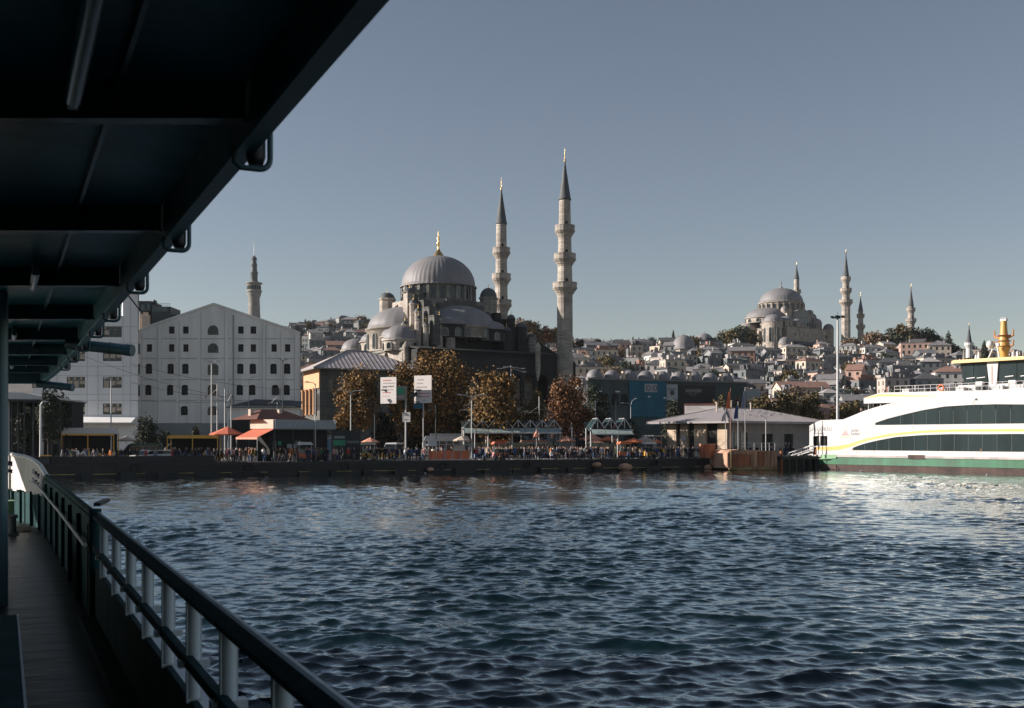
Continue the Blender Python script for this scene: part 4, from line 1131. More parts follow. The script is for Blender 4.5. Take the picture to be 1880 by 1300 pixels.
    for k, (y0, y1, zt) in enumerate(((-9.6, -7.0, 38.2), (-12.2, -9.6, 36.6), (-14.8, -12.2, 34.8), (-17.2, -14.8, 32.6))):
        s = MB(); s.box(-10.7, -9.1, y0 + 0.01, y1, 26, zt); s.box(-10.85, -8.95, y0 - 0.05, y1 - 0.06, zt, zt + 0.25); s.build('stepped_buttress', 'shade_stone2', root)
        s = MB(); s.box(9.1, 10.7, y0 + 0.01, y1, 26, zt - 1.5); s.build('stepped_buttress', 'shade_stone', root)
    # small lit pilaster turrets at the two ends of the front
    for x, z0, z1, r in ((-18.6, 12, 24.8, 0.75), (12.6, 18.0, 25.6, 0.6)):
        p = MB(); p.lathe([(0.15, z0), (r, z0 + 2.6), (r, z1), (r * 1.25, z1 + 0.2), (r * 1.1, z1 + 0.6), (0.05, z1 + 1.6)], 10, (x, -18.6 if x < 0 else -25.2)); p.build('hanging_turret', 'stone', root)
    # flying buttresses on the sunlit side
    for (p0, p1) in (((-16.8, 1.0, 31.4), (-11.0, 0.2, 36.6)), ((-11.9, -9.0, 30.4), (-11.4, -7.5, 36.0)), ((-16.0, 7.6, 30.6), (-11.3, 6.0, 36.0))):
        fb = MB(); fb.bar(p0, p1, 0.9, 1.0); fb.build('flying_buttress', 'stone', root)
    # courtyard behind the tall minaret
    cy = MB(); cy.box(30.01, 52, -14, 20, GROUND, 12.5); cy.build('courtyard_wall', 'shade_stone', root)
near_mosque()
GM = 'paired minarets of the great mosque'
minaret('tall stone minaret with three balconies, nearest and highest, right of the great mosque', 1037, 262, GROUND, (272, 292, 368, 425, 477, 530), (10.2, 14.2, 17.5), GM)
minaret('three balcony stone minaret rising just behind the right edge of the great dome', 920.5, 300, GROUND, (326, 344, 412, 465, 513, 561), (9.4, 12.0, 15), GM)

def pavilion():
    Y = 212.0
    c = Vector((PX(588, Y), Y, 0))
    root = thing('royal_pavilion', 'stone pavilion with a broad ribbed hip roof and sunlit orange end wall', 'building', c, QROT)
    zt = PZ(676, Y); L_, D_ = 19.5, 13.0
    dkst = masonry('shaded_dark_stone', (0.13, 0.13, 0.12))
    w = MB()
    facade(w, [(0, GROUND), (L_, GROUND), (L_, zt), (0, zt)], [rect(2.2 + i * 2.9, zt - 4.6, 1.1, 2.6) for i in range(6)], 0, 0.3)
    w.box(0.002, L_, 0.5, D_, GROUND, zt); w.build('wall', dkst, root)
    for i in range(6):
        q = MB(); q.box(-0.55, 0.55, 0.0, 0.04, 0, 2.6); q.build('window', 'glass', root, (2.2 + i * 2.9, 0.26, zt - 4.6))
    e = MB(); e.box(-0.25, -0.004, 0, D_, zt - 3.8, zt); e.build('end_wall', 'ochre', root)
    for y in (1.6, 4.8, 8.0, 11.2):
        q = MB(); v, f = fill2d(arch(0, 0, 1.7, 3.4, 7), []); q.add([(a, -0.03, b) for a, b in v], f, 0); q.build('arched_opening', 'void', root, (-0.02, y, zt - 8.2), -PI / 2)
        p = MB(); p.lathe([(0.42, zt - 9), (0.35, zt - 8.6), (0.33, zt - 4.4), (0.5, zt - 3.9), (0.5, zt - 3.8)], 12, (-0.4, y + 1.6)); p.build('column', 'ochre', root)
    o = 1.7
    rf = MB()
    a, b_, c_, d = (-o, -o, zt), (L_ + o, -o, zt), (L_ + o, D_ + o, zt), (-o, D_ + o, zt)
    t0, t1 = (7.0, D_ / 2, zt + 4.1), (11.5, D_ / 2, zt + 4.1)
    rf.add([a, b_, c_, d, t0, t1], [(0, 1, 5, 4), (1, 2, 5), (2, 3, 4, 5), (3, 0, 4)]); rf.add([a, b_, c_, d], [(3, 2, 1, 0)])
    r = rf.build('roof', 'roofpale', root)
    eb = MB(); eb.box(-o, L_ + o, -o - 0.02, -o + 0.15, zt - 0.25, zt - 0.004); eb.box(-o - 0.02, -o + 0.15, -o + 0.151, D_ + o, zt - 0.25, zt - 0.004); eb.build('eaves_board', 'concrete', root)
    # standing seams, one by one on the face we see
    for i in range(25):
        x = -o + 0.6 + i * (L_ + 2 * o - 1.2) / 24
        # clip to the sloping trapezoid
        tmax = 1.0
        if x < t0[0]: tmax = (x + o) / (t0[0] + o)
        if x > t1[0]: tmax = (L_ + o - x) / (L_ + o - t1[0])
        p0 = Vector((x, -o, zt + 0.05)); p1 = Vector((x, -o + (D_ / 2 + o) * tmax, zt + 4.1 * tmax + 0.05))
        s = MB(); s.bar(p0, p1, 0.06, 0.035); s.build('roof_seam', 'roofpale', r)
    for p0, p1 in ((a, t0), (b_, t1), (t0, t1)):
        s = MB(); s.bar(Vector(p0) + Vector((0, 0, 0.06)), Vector(p1) + Vector((0, 0, 0.06)), 0.25, 0.18); s.build('roof_hip', 'concrete', r)
pavilion()

def covered_market():
    Y = 222.0
    c = Vector((PX(1080, Y), Y, 0))
    root = thing('covered_market', 'long dark walled market hall with a row of small lead domes on its roof', 'building', c, QROT)
    zt = PZ(700, Y + 8); L_ = 39.0
    w = MB(); w.prism([(0, 0), (L_, 0), (L_, 24), (12.9, 24)], 'z', GROUND, zt); w.build('wall', mat('dark_market_wall', (0.065, 0.085, 0.085), 0.9, 0, 0.3, 0.3), root)
    g = MB(); g.box(-0.3, L_ + 0.3, -0.35, 0.6, zt, zt + 0.28); g.build('cornice', 'concrete', root)
    for i in range(9):
        x = 3.6 + i * 4.1
        d = MB(); d.lathe([(1.75, zt), (1.75, zt + 0.55), (1.85, zt + 0.6)] + [(max(0.001, 1.7 * math.cos(a)), zt + 0.62 + 1.75 * math.sin(a)) for a in np.linspace(0, PI / 2, 9)], 32, (x, 4.0), ridge=4, ridge_h=0.04); d.build('roof_dome', 'lead', root)
        if i % 2:
            f = MB(); f.box(x + 1.9, x + 2.5, 2.6, 3.3, zt + 0.01, zt + 2.0); f.build('chimney', 'cream', root)
    for i in range(7):
        q = MB(); v, f = fill2d(arch(0, 0, 1.5, 2.4, 6), []); q.add([(a, -0.03, b) for a, b in v], f); q.build('window', 'void', root, (1.8 + i * 2.2, -0.02, zt - 5.2))
    for i in range(2):
        q = MB(); q.box(-0.5, 0.5, -0.5, -0.36, -0.14, 0.14); q.build('wall_lamp', 'white', root, (2.4 + i * 4.2, 0, PZ(718, Y)))
    # banners hung on the front
    zb = lambda v: PZ(v, Y + 11)
    def bx(u):
        k = (u - CU) / F; return (k * c.y - c.x) / (QE.x - k * QE.y)
    b = thing('wall_banner', 'huge teal blue banner hung on the market wall with a pale plaque', 'banner', c, QROT)
    m = MB(); m.box(bx(1154), bx(1221), -0.30, -0.22, zb(768), zb(702)); m.build('sheet', 'bluebanner', b)
    m = MB(); m.box(bx(1182), bx(1205), -0.36, -0.301, zb(722), zb(707)); m.build('plaque', 'greybanner', b)
    for dx in (0.9, 2.5):
        m = MB(); ring = [(0.5 * math.cos(a), 0, 0.5 * math.sin(a)) for a in np.linspace(0, 2 * PI, 15)]; m.tube(ring, 0.13, 6, caps=False); m.build('emblem', mat('mauve_print', (0.22, 0.13, 0.2), 0.8), b, (bx(1182) + dx, -0.37, zb(714.5)))
    for u_, v_ in ((1190, 730), (1219, 732)):
        m = MB(); m.box(-0.28, 0.28, -0.42, -0.31, -0.14, 0.14); m.build('flood_light', 'white', b, (bx(u_), 0, zb(v_)))
    g = thing('portrait_banner', 'narrow grey banner with a dark round emblem beside the teal banner', 'banner', c, QROT)
    m = MB(); x0, x1 = bx(1222.5), bx(1243); m.prism([(x0, zb(736)), ((x0 + x1) / 2, zb(738)), (x1, zb(745)), (x1, zb(707)), (x0, zb(707))], 'y', -0.30, -0.22); m.build('sheet', 'greybanner', g)
    m = MB(); m.lathe([(0.001, 0), (0.55, 0)], 18); o = m.build('emblem', 'black', g, ((x0 + x1) / 2, -0.31, zb(722.5))); o.rotation_euler = (PI / 2, 0, 0)
    le = MB()
    for i in range(7): le.box(x0 + 0.35 + i * 0.26, x0 + 0.35 + i * 0.26 + 0.18, -0.325, -0.303, zb(716.6), zb(714.9))
    le.build('lettering', 'ink', g)
    k = thing('billboard', 'wide black billboard with one line of pale lettering on the market wall', 'billboard', c, QROT)
    m = MB(); m.box(bx(1244), bx(1311), -0.34, -0.22, zb(768), zb(708)); m.build('panel', 'blackbanner', k)
    le = MB(); x = bx(1257)
    while x < bx(1286):
        w_ = random.uniform(0.16, 0.3); hh = random.choice([0.4, 0.4, 0.52])
        le.box(x, x + w_, -0.37, -0.345, zb(717.5) - 0.4, zb(717.5) - 0.4 + 2 * hh - 0.1); x += w_ + random.uniform(0.06, 0.14)
    le.build('lettering', 'concrete', k)
    for dx, ww in ((-0.6, 1.0), (0.7, 0.9), (0.1, 1.6)):
        m = MB(); m.box(-ww / 2, ww / 2, -0.36, -0.345, -0.07, 0.07); m.build('small_print', 'frame', k, (bx(1270) + dx, 0, zb(723 + (3 if ww > 1.2 else 0))))
    e = MB(); e.box(L_ + 0.01, L_ + 4, 0.5, 20, GROUND, zt - 1.2); e.build('end_block', 'greybanner', root)
    ro = MB()
    for i in range(15):
        x = bx(1150) + i * 0.62; ro.tube([(x, -0.9, zb(790)), (x, -0.9, zb(764))], 0.05, 5)
    ro.bar((bx(1150), -0.9, zb(764)), (bx(1150) + 8.7, -0.9, zb(764)), 0.08, 0.08); ro.bar((bx(1150), -0.9, zb(780)), (bx(1150) + 8.7, -0.9, zb(780)), 0.08, 0.08)
    ro.build('railing', mat('teal_railing', (0.06, 0.17, 0.19), 0.6), root)
covered_market()

def hoarding():
    Y = 190.0
    o = thing('hoarding', 'pale grey site hoarding between two orange trees in front of the mosque', 'hoarding', (PX(950, Y), Y, GROUND), 0.05)
    for i in range(6):
        m = MB(); m.box(i * 1.12, i * 1.12 + 1.1, 0, 0.08, 0.1, 8.4 + random.uniform(-0.05, 0.05)); m.build('panel', 'greybanner', o)
    for i in (0, 3, 6):
        m = MB(); m.box(i * 1.12 - 0.06, i * 1.12 + 0.06, 0.09, 0.22, 0, 8.6); m.build('post', 'frame', o)
    for x in (2.0, 5.0):
        m = MB(); m.box(x - 0.3, x + 0.3, -0.4, -0.1, 8.05, 8.3); m.build('lamp_head', 'white', o)
hoarding()

def white_box():
    Y = 182.0
    o = thing('white_site_cabin', 'white boxy stand with a red trimmed top behind the low terminal roof', 'kiosk', (PX(1257, Y), Y, 0), R(-14))
    z = lambda v: PZ(v, Y); W = PX(1313, Y) - PX(1257, Y)
    m = MB(); m.box(0, W, 0, 3, GROUND, z(744)); m.build('wall', 'signwhite', o)
    m = MB(); m.box(-0.1, W + 0.1, -0.1, 3.1, z(744), z(741)); m.build('roof_trim', 'redbrown', o)
    m = MB(); m.box(-0.12, -0.005, 0, 3, GROUND, z(744.2)); m.build('corner_trim', 'redbrown', o)
    m = MB(); m.box(W + 0.01, W + 0.35, 0.2, 2.8, GROUND, z(746)); m.build('side_door', 'white', o)
    for i in range(3):
        m = MB(); m.box(0.3, W * (0.5 + 0.1 * i), -0.012, -0.003, z(748.5 + 2.2 * i) - 0.03, z(748.5 + 2.2 * i) + 0.03); m.build('print_line', 'strake', o)
white_box()

# ---------------------------------------------------------------- the far mosque on the hill
def far_mosque():
    Y0 = 690.0
    C = Vector((PX(1434, Y0), Y0, 0))
    root = thing('hilltop_mosque', 'pale grand mosque with stepped domes on the hilltop at right', 'mosque', C, R(38))
    b = MB(); b.box(-21, 21, -21, 21, 50, 72.5); b.build('lower_wall', 'stone', root)
    c = MB(); c.box(-21.4, 21.4, -21.4, 21.4, 72.5, 73.0); c.build('cornice', 'stone2', root)
    u = MB(); u.box(-16, 16, -15, 15, 73, 78.5); u.build('upper_wall', 'stone', root)
    u = MB(); u.prism([(-13.5, -9.5), (-9.5, -13.5), (9.5, -13.5), (13.5, -9.5), (13.5, 9.5), (9.5, 13.5), (-9.5, 13.5), (-13.5, 9.5)], 'z', 78.5, 84); u.build('central_block', 'stone', root)
    # great tympanum arch on the shaded front
    pts = [(-11.5, 73)] + [(11.5 * math.cos(a), 74 + 11.0 * math.sin(a)) for a in np.linspace(PI, 0, 17)] + [(11.5, 73)]
    t = MB(); t.prism(pts, 'y', -16.6, -13); t.build('tympanum_arch', 'stone2', root)
    pts2 = [(-9.6, 73)] + [(9.6 * math.cos(a), 74 + 9.2 * math.sin(a)) for a in np.linspace(PI, 0, 17)] + [(9.6, 73)]
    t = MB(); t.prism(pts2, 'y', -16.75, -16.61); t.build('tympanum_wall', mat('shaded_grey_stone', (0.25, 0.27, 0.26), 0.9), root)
    for z0, n, w in ((74.5, 7, 1.0), (78.2, 5, 1.0)):
        for i in range(n):
            x = (i - (n - 1) / 2) * 2.3
            q = MB(); v, f = fill2d(arch(0, 0, w, 2.4, 5), []); q.add([(p, 0, r) for p, r in v], f); q.build('window', 'glass', root, (x, -16.78, z0))
    # stepped buttresses down both shoulders
    for sx in (-1, 1):
        for k in range(5):
            x0 = 9.5 + k * 2.3; zz = 84.5 - k * 2.9
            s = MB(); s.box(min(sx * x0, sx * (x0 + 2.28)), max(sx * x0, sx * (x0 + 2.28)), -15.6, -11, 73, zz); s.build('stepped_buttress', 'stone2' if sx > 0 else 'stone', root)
    def dm(cx, cy, r, zr, h, drum, nm, wins=0, seg=64, ds='stone', z0=None, rid=4):
        d = MB(); d.lathe([(r, zr - drum), (r, zr - 0.5), (r * 1.06, zr - 0.4), (r * 1.06, zr)], 24, (cx, cy), sm=False); d.build('dome_drum', ds, root)
        m = MB(); m.lathe(dome_prof(r, zr, h), seg, (cx, cy), ridge=rid, ridge_h=0.08); m.build(nm, 'lead', root)
        if wins: arch_ring(root, cx, cy, r * 1.005, zr - drum * 0.85, wins, r * 0.17, drum * 0.6, name='window')
    dm(0, 0, 13.6, 90, 9.6, 6.0, 'main_dome', 0, 160, 'stone')
    arch_ring(root, 0, 0, 13.68, 84.8, 24, 1.5, 3.6)
    pm = None
    for i in range(24):
        a = 2 * PI * i / 24
        if pm is None:
            p = MB(); p.box(-0.45, 0.45, -1.0, 0.2, 84, 89); pm = p.build('drum_pier', 'stone', root, (13.7 * math.cos(a), 13.7 * math.sin(a), 0), a + PI / 2).data
        else: link('drum_pier', pm, root, (13.7 * math.cos(a), 13.7 * math.sin(a), 0), a + PI / 2)
    finial(root, 0, 0, 99.3, 6.2, 1.5, m='concrete')
    dm(-14, 0, 13, 79.6, 6.6, 3.5, 'half_dome', 12, 128)
    dm(14, 2, 13, 79.6, 6.6, 3.5, 'half_dome', 12, 128)
    dm(-20.5, -7.5, 5.6, 75, 3.2, 3.5, 'small_dome', 6)
    dm(-20.5, 8.5, 5.6, 75, 3.2, 3.5, 'small_dome', 6)
    dm(-17.5, -17.5, 4.2, 76.2, 3.0, 3.5, 'small_dome', 8)
    dm(-8.5, -18.6, 3.4, 75.6, 2.6, 3.0, 'small_dome', 6)
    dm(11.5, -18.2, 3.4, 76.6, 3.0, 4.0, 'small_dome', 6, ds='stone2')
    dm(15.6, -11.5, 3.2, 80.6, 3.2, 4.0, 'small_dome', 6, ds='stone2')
    dm(21.5, -20, 3.3, 73.2, 3.6, 20, 'corner_dome', 0)
    # bright octagonal hall at the near corner and a lower dome in front
    dm(-26.0, -14.5, 5.8, 75.4, 4.6, 24, 'turret_dome', 0)
    arch_ring(root, -26.0, -14.5, 5.8, 63, 8, 1.5, 8.5)
    dm(-24.5, -22, 4.2, 61.5, 4.4, 10, 'low_dome', 0)
    dm(-12.4, -12.4, 2.2, 84.5, 1.6, 6, 'weight_turret'); dm(12.4, -12.4, 2.2, 84, 1.6, 6, 'weight_turret', ds='stone2')
    dm(-12.0, 12, 2.2, 84.5, 1.6, 6, 'weight_turret')
    # arcade band along the front
    for i in range(9):
        q = MB(); v, f = fill2d(arch(0, 0, 2.4, 4.2, 6), []); q.add([(p, 0, r) for p, r in v], f); q.build('arcade_opening', 'void', root, (-14 + i * 3.8, -21.06, 57))
    lo = MB(); lo.add([(-15, -21.05, 64.2), (21, -21.05, 64.2), (21, -25, 62), (-15, -25, 62)], [(0, 1, 2, 3)]); lo.add([(-15, -25, 61.6), (21, -25, 61.6), (21, -25, 62), (-15, -25, 62)], [(0, 1, 2, 3)]); lo.build('arcade_eaves', 'lead_dark', root)
    for i in range(8):
        q = MB(); v, f = fill2d(arch(0, 0, 1.2, 2.2, 6), []); q.add([(p, 0, r) for p, r in v], f); q.build('window', 'glass', root, (-13 + i * 4.4, -21.05, 67.4))
    for y in (-15, -9, -3, 3, 9, 15):
        q = MB(); v, f = fill2d(arch(0, 0, 1.6, 4.2, 6), []); q.add([(p, 0, r) for p, r in v], f); q.build('window', 'glass', root, (-21.06, y, 64.5), -PI / 2)
    for y in (-12, -6, 0, 6, 12):
        p = MB(); p.box(-22.6, -21.01, y - 0.7, y + 0.7, 50, 71.5); p.build('buttress', 'stone', root)
far_mosque()
GF = 'minarets of the hilltop mosque'
minaret('slim far minaret peeping out behind the hilltop dome', 1462.5, 730, 58, (480, 487, 513, 537), (4.6, 5.0, 0), GF)
minaret('tallest of the far minarets, just right of the hilltop mosque', 1553, 668, 56, (456, 464, 507, 514, 535, 556), (5.2, 7.6, 8.5), GF)
minaret('short far minaret with two balconies between the tallest one and the trees', 1580, 730, 58, (536, 545, 572, 581, 601), (4.2, 5.2, 0), GF)
minaret('far minaret with two balconies standing up out of the hilltop trees', 1672.5, 690, 58, (520, 528, 562, 570, 590), (4.6, 6.0, 0), GF)
minaret('small white neighbourhood minaret with a black spire left of the ferry mast', 1779, 480, 40, (593, 597, 629, 634), (4.6, 5.2, 0), None, sm='white')

def twin_dome(u, v_rim, v_top, r_px, Y, label, drum=10):
    o = thing('domed_hall', label, 'domed building', (PX(u, Y), Y, 0), 0.3)
    k = Y / F; r = r_px * k; zr = PZ(v_rim, Y); h = PZ(v_top, Y) - zr
    m = MB(); m.lathe([(r * 0.98, zr - drum), (r * 0.98, zr - 0.4), (r * 1.04, zr - 0.3), (r * 1.04, zr)], 8, sm=False); m.build('wall', 'stone', o)
    m = MB(); m.lathe(dome_prof(r, zr, h, 9), 64, ridge=4, ridge_h=0.08); m.build('dome', 'lead', o)
    finial(o, 0, 0, zr + h - 0.15, 2.2, 0.4, m='concrete')
    arch_ring(o, 0, 0, r * 0.93, zr - drum * 0.6, 8, 1.2, drum * 0.4)
twin_dome(1255, 641, 615, 21, 560, 'large grey dome on a low drum on the ridge, left of a pair')
twin_dome(1293, 629, 612, 17, 600, 'smaller grey dome with a taller drum on the ridge, right of a pair')
twin_dome(1545, 652, 639, 13, 600, 'small pale dome below the tallest far minaret')
twin_dome(1190, 629, 621, 9, 610, 'tiny pale dome on the ridge between dark bushes')
# ================================================================ HILL HOUSES
def make_houses():
    walls = {'white': (0.58, 0.56, 0.53), 'cream': (0.56, 0.48, 0.39), 'grey': (0.28, 0.29, 0.29), 'salmon': (0.54, 0.37, 0.30), 'tan': (0.46, 0.40, 0.35), 'dark': (0.15, 0.165, 0.17), 'brick red': (0.36, 0.20, 0.15)}
    roofs = {'red tiled': (0.27, 0.16, 0.125), 'grey': (0.20, 0.195, 0.20), 'dark': (0.075, 0.08, 0.085), 'pale': (0.36, 0.34, 0.33)}
    WM = {k: mat(k.replace(' ', '_') + '_house_wall', c, 0.9, 0, 0.15, 0.3, streak=True) for k, c in walls.items()}
    RM = {k: mat(k.replace(' ', '_') + '_house_roof', c, 0.85, 0, 0.25, 0.7) for k, c in roofs.items()}
    protos = {}
    def proto(w, d, n, style):
        key = (w, d, n, style)
        if key in protos: return protos[key]
        h = n * 3.0 + 0.6
        a = MB(); a.box(-w / 2, w / 2, -d / 2, d / 2, -8, h)
        if style == 'gable':
            a.add([(-w / 2, -d / 2, h), (-w / 2, d / 2, h), (-w / 2, 0, h + d * 0.25), (w / 2, -d / 2, h), (w / 2, d / 2, h), (w / 2, 0, h + d * 0.25)], [(0, 2, 1), (3, 4, 5)])
        r = MB(); o = 0.45
        if style == 'flat':
            r.box(-w / 2 - 0.15, w / 2 + 0.15, -d / 2 - 0.15, d / 2 + 0.15, h, h + 0.35)
            r.box(-w * 0.2, w * 0.25, 0, d * 0.35, h + 0.35, h + 2.5)
            for k in range(3):
                x = random.uniform(-w * 0.4, w * 0.4); y = random.uniform(-d * 0.4, -0.1); r.box(x, x + random.uniform(0.5, 1.3), y, y + 0.6, h + 0.35, h + random.uniform(0.8, 1.7))
        elif style == 'hip':
            t = min(w, d) / 2 + o; rh = t * 0.5
            r.add([(-w / 2 - o, -d / 2 - o, h), (w / 2 + o, -d / 2 - o, h), (w / 2 + o, d / 2 + o, h), (-w / 2 - o, d / 2 + o, h), (-max(0.3, w / 2 + o - t), 0, h + rh), (max(0.3, w / 2 + o - t), 0, h + rh)], [(0, 1, 5, 4), (1, 2, 5), (2, 3, 4, 5), (3, 0, 4), (3, 2, 1, 0)])
        else:
            rh = d * 0.25
            r.add([(-w / 2 - o, -d / 2 - o, h - 0.2), (w / 2 + o, -d / 2 - o, h - 0.2), (w / 2 + o, 0, h + rh), (-w / 2 - o, 0, h + rh), (-w / 2 - o, d / 2 + o, h - 0.2), (w / 2 + o, d / 2 + o, h - 0.2),
                   (-w / 2 - o, -d / 2 - o, h + 0.02), (w / 2 + o, -d / 2 - o, h + 0.02), (w / 2 + o, 0, h + rh + 0.22), (-w / 2 - o, 0, h + rh + 0.22), (-w / 2 - o, d / 2 + o, h + 0.02), (w / 2 + o, d / 2 + o, h + 0.02)],
                  [(6, 7, 8, 9), (9, 8, 11, 10), (0, 6, 9, 3), (3, 9, 10, 4), (1, 2, 8, 7), (2, 5, 11, 8), (0, 1, 7, 6)])
        c = MB(); c.box(-0.35, 0.35, -0.3, 0.3, h - 0.5, h + 2.4); c.box(-0.42, 0.42, -0.37, 0.37, h + 2.4, h + 2.6)
        wd = MB(); nx = max(2, int(w / 2.6))
        for f_ in range(n):
            z0 = f_ * 3.0 + 1.1
            for i in range(nx):
                x = -w / 2 + (i + 0.5) * w / nx
                wd.box(x - 0.5, x + 0.5, -d / 2 - 0.03, -d / 2 - 0.005, z0, z0 + 1.6)
            ny = max(2, int(d / 3.2))
            for i in range(ny):
                y = -d / 2 + (i + 0.5) * d / ny
                wd.box(-w / 2 - 0.03, -w / 2 - 0.005, y - 0.5, y + 0.5, z0, z0 + 1.6)
        if style == 'flat':
            a2 = MB()
        protos[key] = (a, r, c, wd, (random.uniform(-w * 0.3, w * 0.3), random.uniform(-d * 0.2, d * 0.3)), {})
        return protos[key]
    def mesh(mb, name, m):
        me = bpy.data.meshes.new(name); me.from_pydata(mb.v, [], mb.f); me.materials.append(m); me.update(); return me
    g = random.Random(21)
    FL = {2: 'two-storey', 3: 'three-storey', 4: 'four-storey', 5: 'five-storey'}
    count = 0
    def house(u, Y, wc, rc, w, d, n, style, rz, drop=0.0):
        nonlocal count
        a, r, c, wd, cp, cache = proto(w, d, n, style)
        x = PX(u, Y); z0 = terrain(x, Y) - drop
        root = thing('house', None, 'house', (x, Y, z0), rz, 'houses on the hillside')
        if ('w', wc) not in cache: cache[('w', wc)] = mesh(a, 'wall', WM[wc])
        if ('r', rc) not in cache: cache[('r', rc)] = mesh(r, 'roof', RM[rc])
        if 'n' not in cache: cache['n'] = mesh(wd, 'window_row', M['glass'])
        if ('c', wc) not in cache: cache[('c', wc)] = mesh(c, 'chimney', WM[wc])
        link('wall', cache[('w', wc)], root)
        ro = link('roof', cache[('r', rc)], root)
        wo = link('window_row', cache['n'], root); wo['kind'] = 'stuff'
        link('chimney', cache[('c', wc)], ro, (cp[0], cp[1], 0))
        if Y < 400: ter = 'low slope'
        elif Y < 500: ter = 'middle slope'
        elif Y < 590: ter = 'upper slope'
        else: ter = 'ridge'
        if u < 760: lm = 'behind the pavilion'
        elif u < 1060: lm = 'beside the tall minaret'
        elif u < 1230: lm = 'above the market domes'
        elif u < 1370: lm = 'below the twin domes'
        elif u < 1545: lm = 'below the hilltop mosque'
        else: lm = 'above the white ferry'
        later(root, f'{wc} house, {style} {rc} roof, {ter} {lm}', u, Y)
        count += 1
        return root
    # houses one can pick out in the photograph
    house(1065 + 20, 470, 'cream', 'grey', 19, 9, 3, 'flat', R(8), 1)
    house(1078, 400, 'white', 'grey', 9, 9, 3, 'flat', R(10)); house(1108, 404, 'cream', 'grey', 13, 8, 2, 'hip', R(20))
    house(1000, 470, 'white', 'grey', 12, 10, 3, 'flat', R(-18)); 
    house(1235, 460, 'cream', 'pale', 9, 8, 4, 'flat', R(10)); house(1285, 470, 'cream', 'pale', 19, 9, 2, 'gable', R(4))
    house(1682, 560, 'salmon', 'grey', 16, 11, 4, 'flat', R(-14)); house(1722, 555, 'cream', 'grey', 11, 10, 4, 'hip', R(-12))
    house(1742, 430, 'white', 'red tiled', 12, 9, 4, 'hip', R(-10)); house(1700, 400, 'grey', 'dark', 10, 9, 4, 'hip', R(-5)); house(1640, 400, 'tan', 'grey', 9, 9, 4, 'flat', R(0))
    house(1572, 430, 'salmon', 'red tiled', 6, 9, 4, 'gable', R(-30))
    house(575, 420, 'cream', 'red tiled', 13, 10, 4, 'hip', R(14), 3); house(615, 360, 'tan', 'dark', 12, 10, 4, 'hip', R(14))
    house(1345, 330, 'cream', 'red tiled', 11, 12, 4, 'gable', R(30)); house(1325, 300, 'white', 'grey', 8, 8, 4, 'flat', R(24))
    house(1375, 300, 'white', 'dark', 8, 8, 4, 'flat', R(24)); house(1508, 300, 'brick red', 'red tiled', 12, 9, 3, 'hip', R(10)); house(1470, 395, 'cream', 'red tiled', 18, 9, 3, 'gable', R(6))
    house(1535, 310, 'brick red', 'red tiled', 9, 8, 3, 'gable', R(20))
    # the rest of the slope, row by row
    rows = list(np.linspace(318, 655, 16))
    for ri, Y in enumerate(rows):
        ranges = [(535, 765, 4)]
        if Y > 340: ranges.append((985, 1330, 6)); 
        ranges.append((1330, 1900, 8))
        for (ua, ub, n) in ranges:
            for i in range(n):
                u = ua + (ub - ua) * (i + g.uniform(0.1, 0.9)) / n
                if Y > 600 and 1340 < u < 1545: continue
                if 1045 < u < 1130 and 380 < Y < 490: continue
                yy = Y + g.uniform(-7, 7)
                k = g.random()
                wc = g.choices(list(walls), [0.08, 0.12, 0.30, 0.05, 0.17, 0.27, 0.01])[0]
                st = g.choices(['flat', 'hip', 'gable'], [0.42, 0.34, 0.24])[0]
                rc = g.choices(list(roofs), [0.16, 0.36, 0.36, 0.12])[0]
                w = g.choice([6, 8, 9, 12]); d = g.choice([6, 8]); n_ = g.choice([2, 3, 3])
                if Y > 610: n_ = 2
                if u < 770 and Y > 560: n_ = 2
                house(u, yy, wc, rc, w, d, n_, st, R(g.gauss(8, 14)), 0.5)
    # everything smaller in between, past what can be told apart
    cols = [WM['grey'], WM['dark'], WM['cream'], WM['tan'], RM['grey'], RM['dark'], RM['red tiled'], WM['white']]
    mass = MB()
    for i in range(620):
        u = g.choice([g.uniform(530, 770), g.uniform(985, 1900), g.uniform(985, 1900), g.uniform(1200, 1900)]); Y = g.uniform(325, 640)
        if Y > 590 and 1330 < u < 1550: continue
        x = PX(u, Y); z = terrain(x, Y); w = g.uniform(2.2, 4.2); d = g.uniform(2.2, 4); h = g.uniform(4.0, 8.5); a = R(g.gauss(8, 18))
        c, s_ = math.cos(a), math.sin(a)
        def T(px_, py_, pz_): return (x + px_ * c - py_ * s_, y0 + px_ * s_ + py_ * c, z + pz_)
        y0 = Y
        wi = g.choices([0, 1, 2, 3, 7], [5, 6, 1.2, 2, .5])[0]; ri = g.choices([4, 5, 6], [4, 4, 1])[0]
        mass.add([T(-w, -d, -5), T(w, -d, -5), T(w, d, -5), T(-w, d, -5), T(-w, -d, h), T(w, -d, h), T(w, d, h), T(-w, d, h)], [(0, 1, 5, 4), (1, 2, 6, 5), (2, 3, 7, 6), (3, 0, 4, 7)], wi)
        k = g.choice([0.0, 1.0, 1.6])
        mass.add([T(-w - .3, -d - .3, h), T(w + .3, -d - .3, h), T(w + .3, d + .3, h), T(-w - .3, d + .3, h), T(-w * .4, 0, h + k + .2), T(w * .4, 0, h + k + .2)], [(0, 1, 5, 4), (1, 2, 5), (2, 3, 4, 5), (3, 0, 4)], ri)
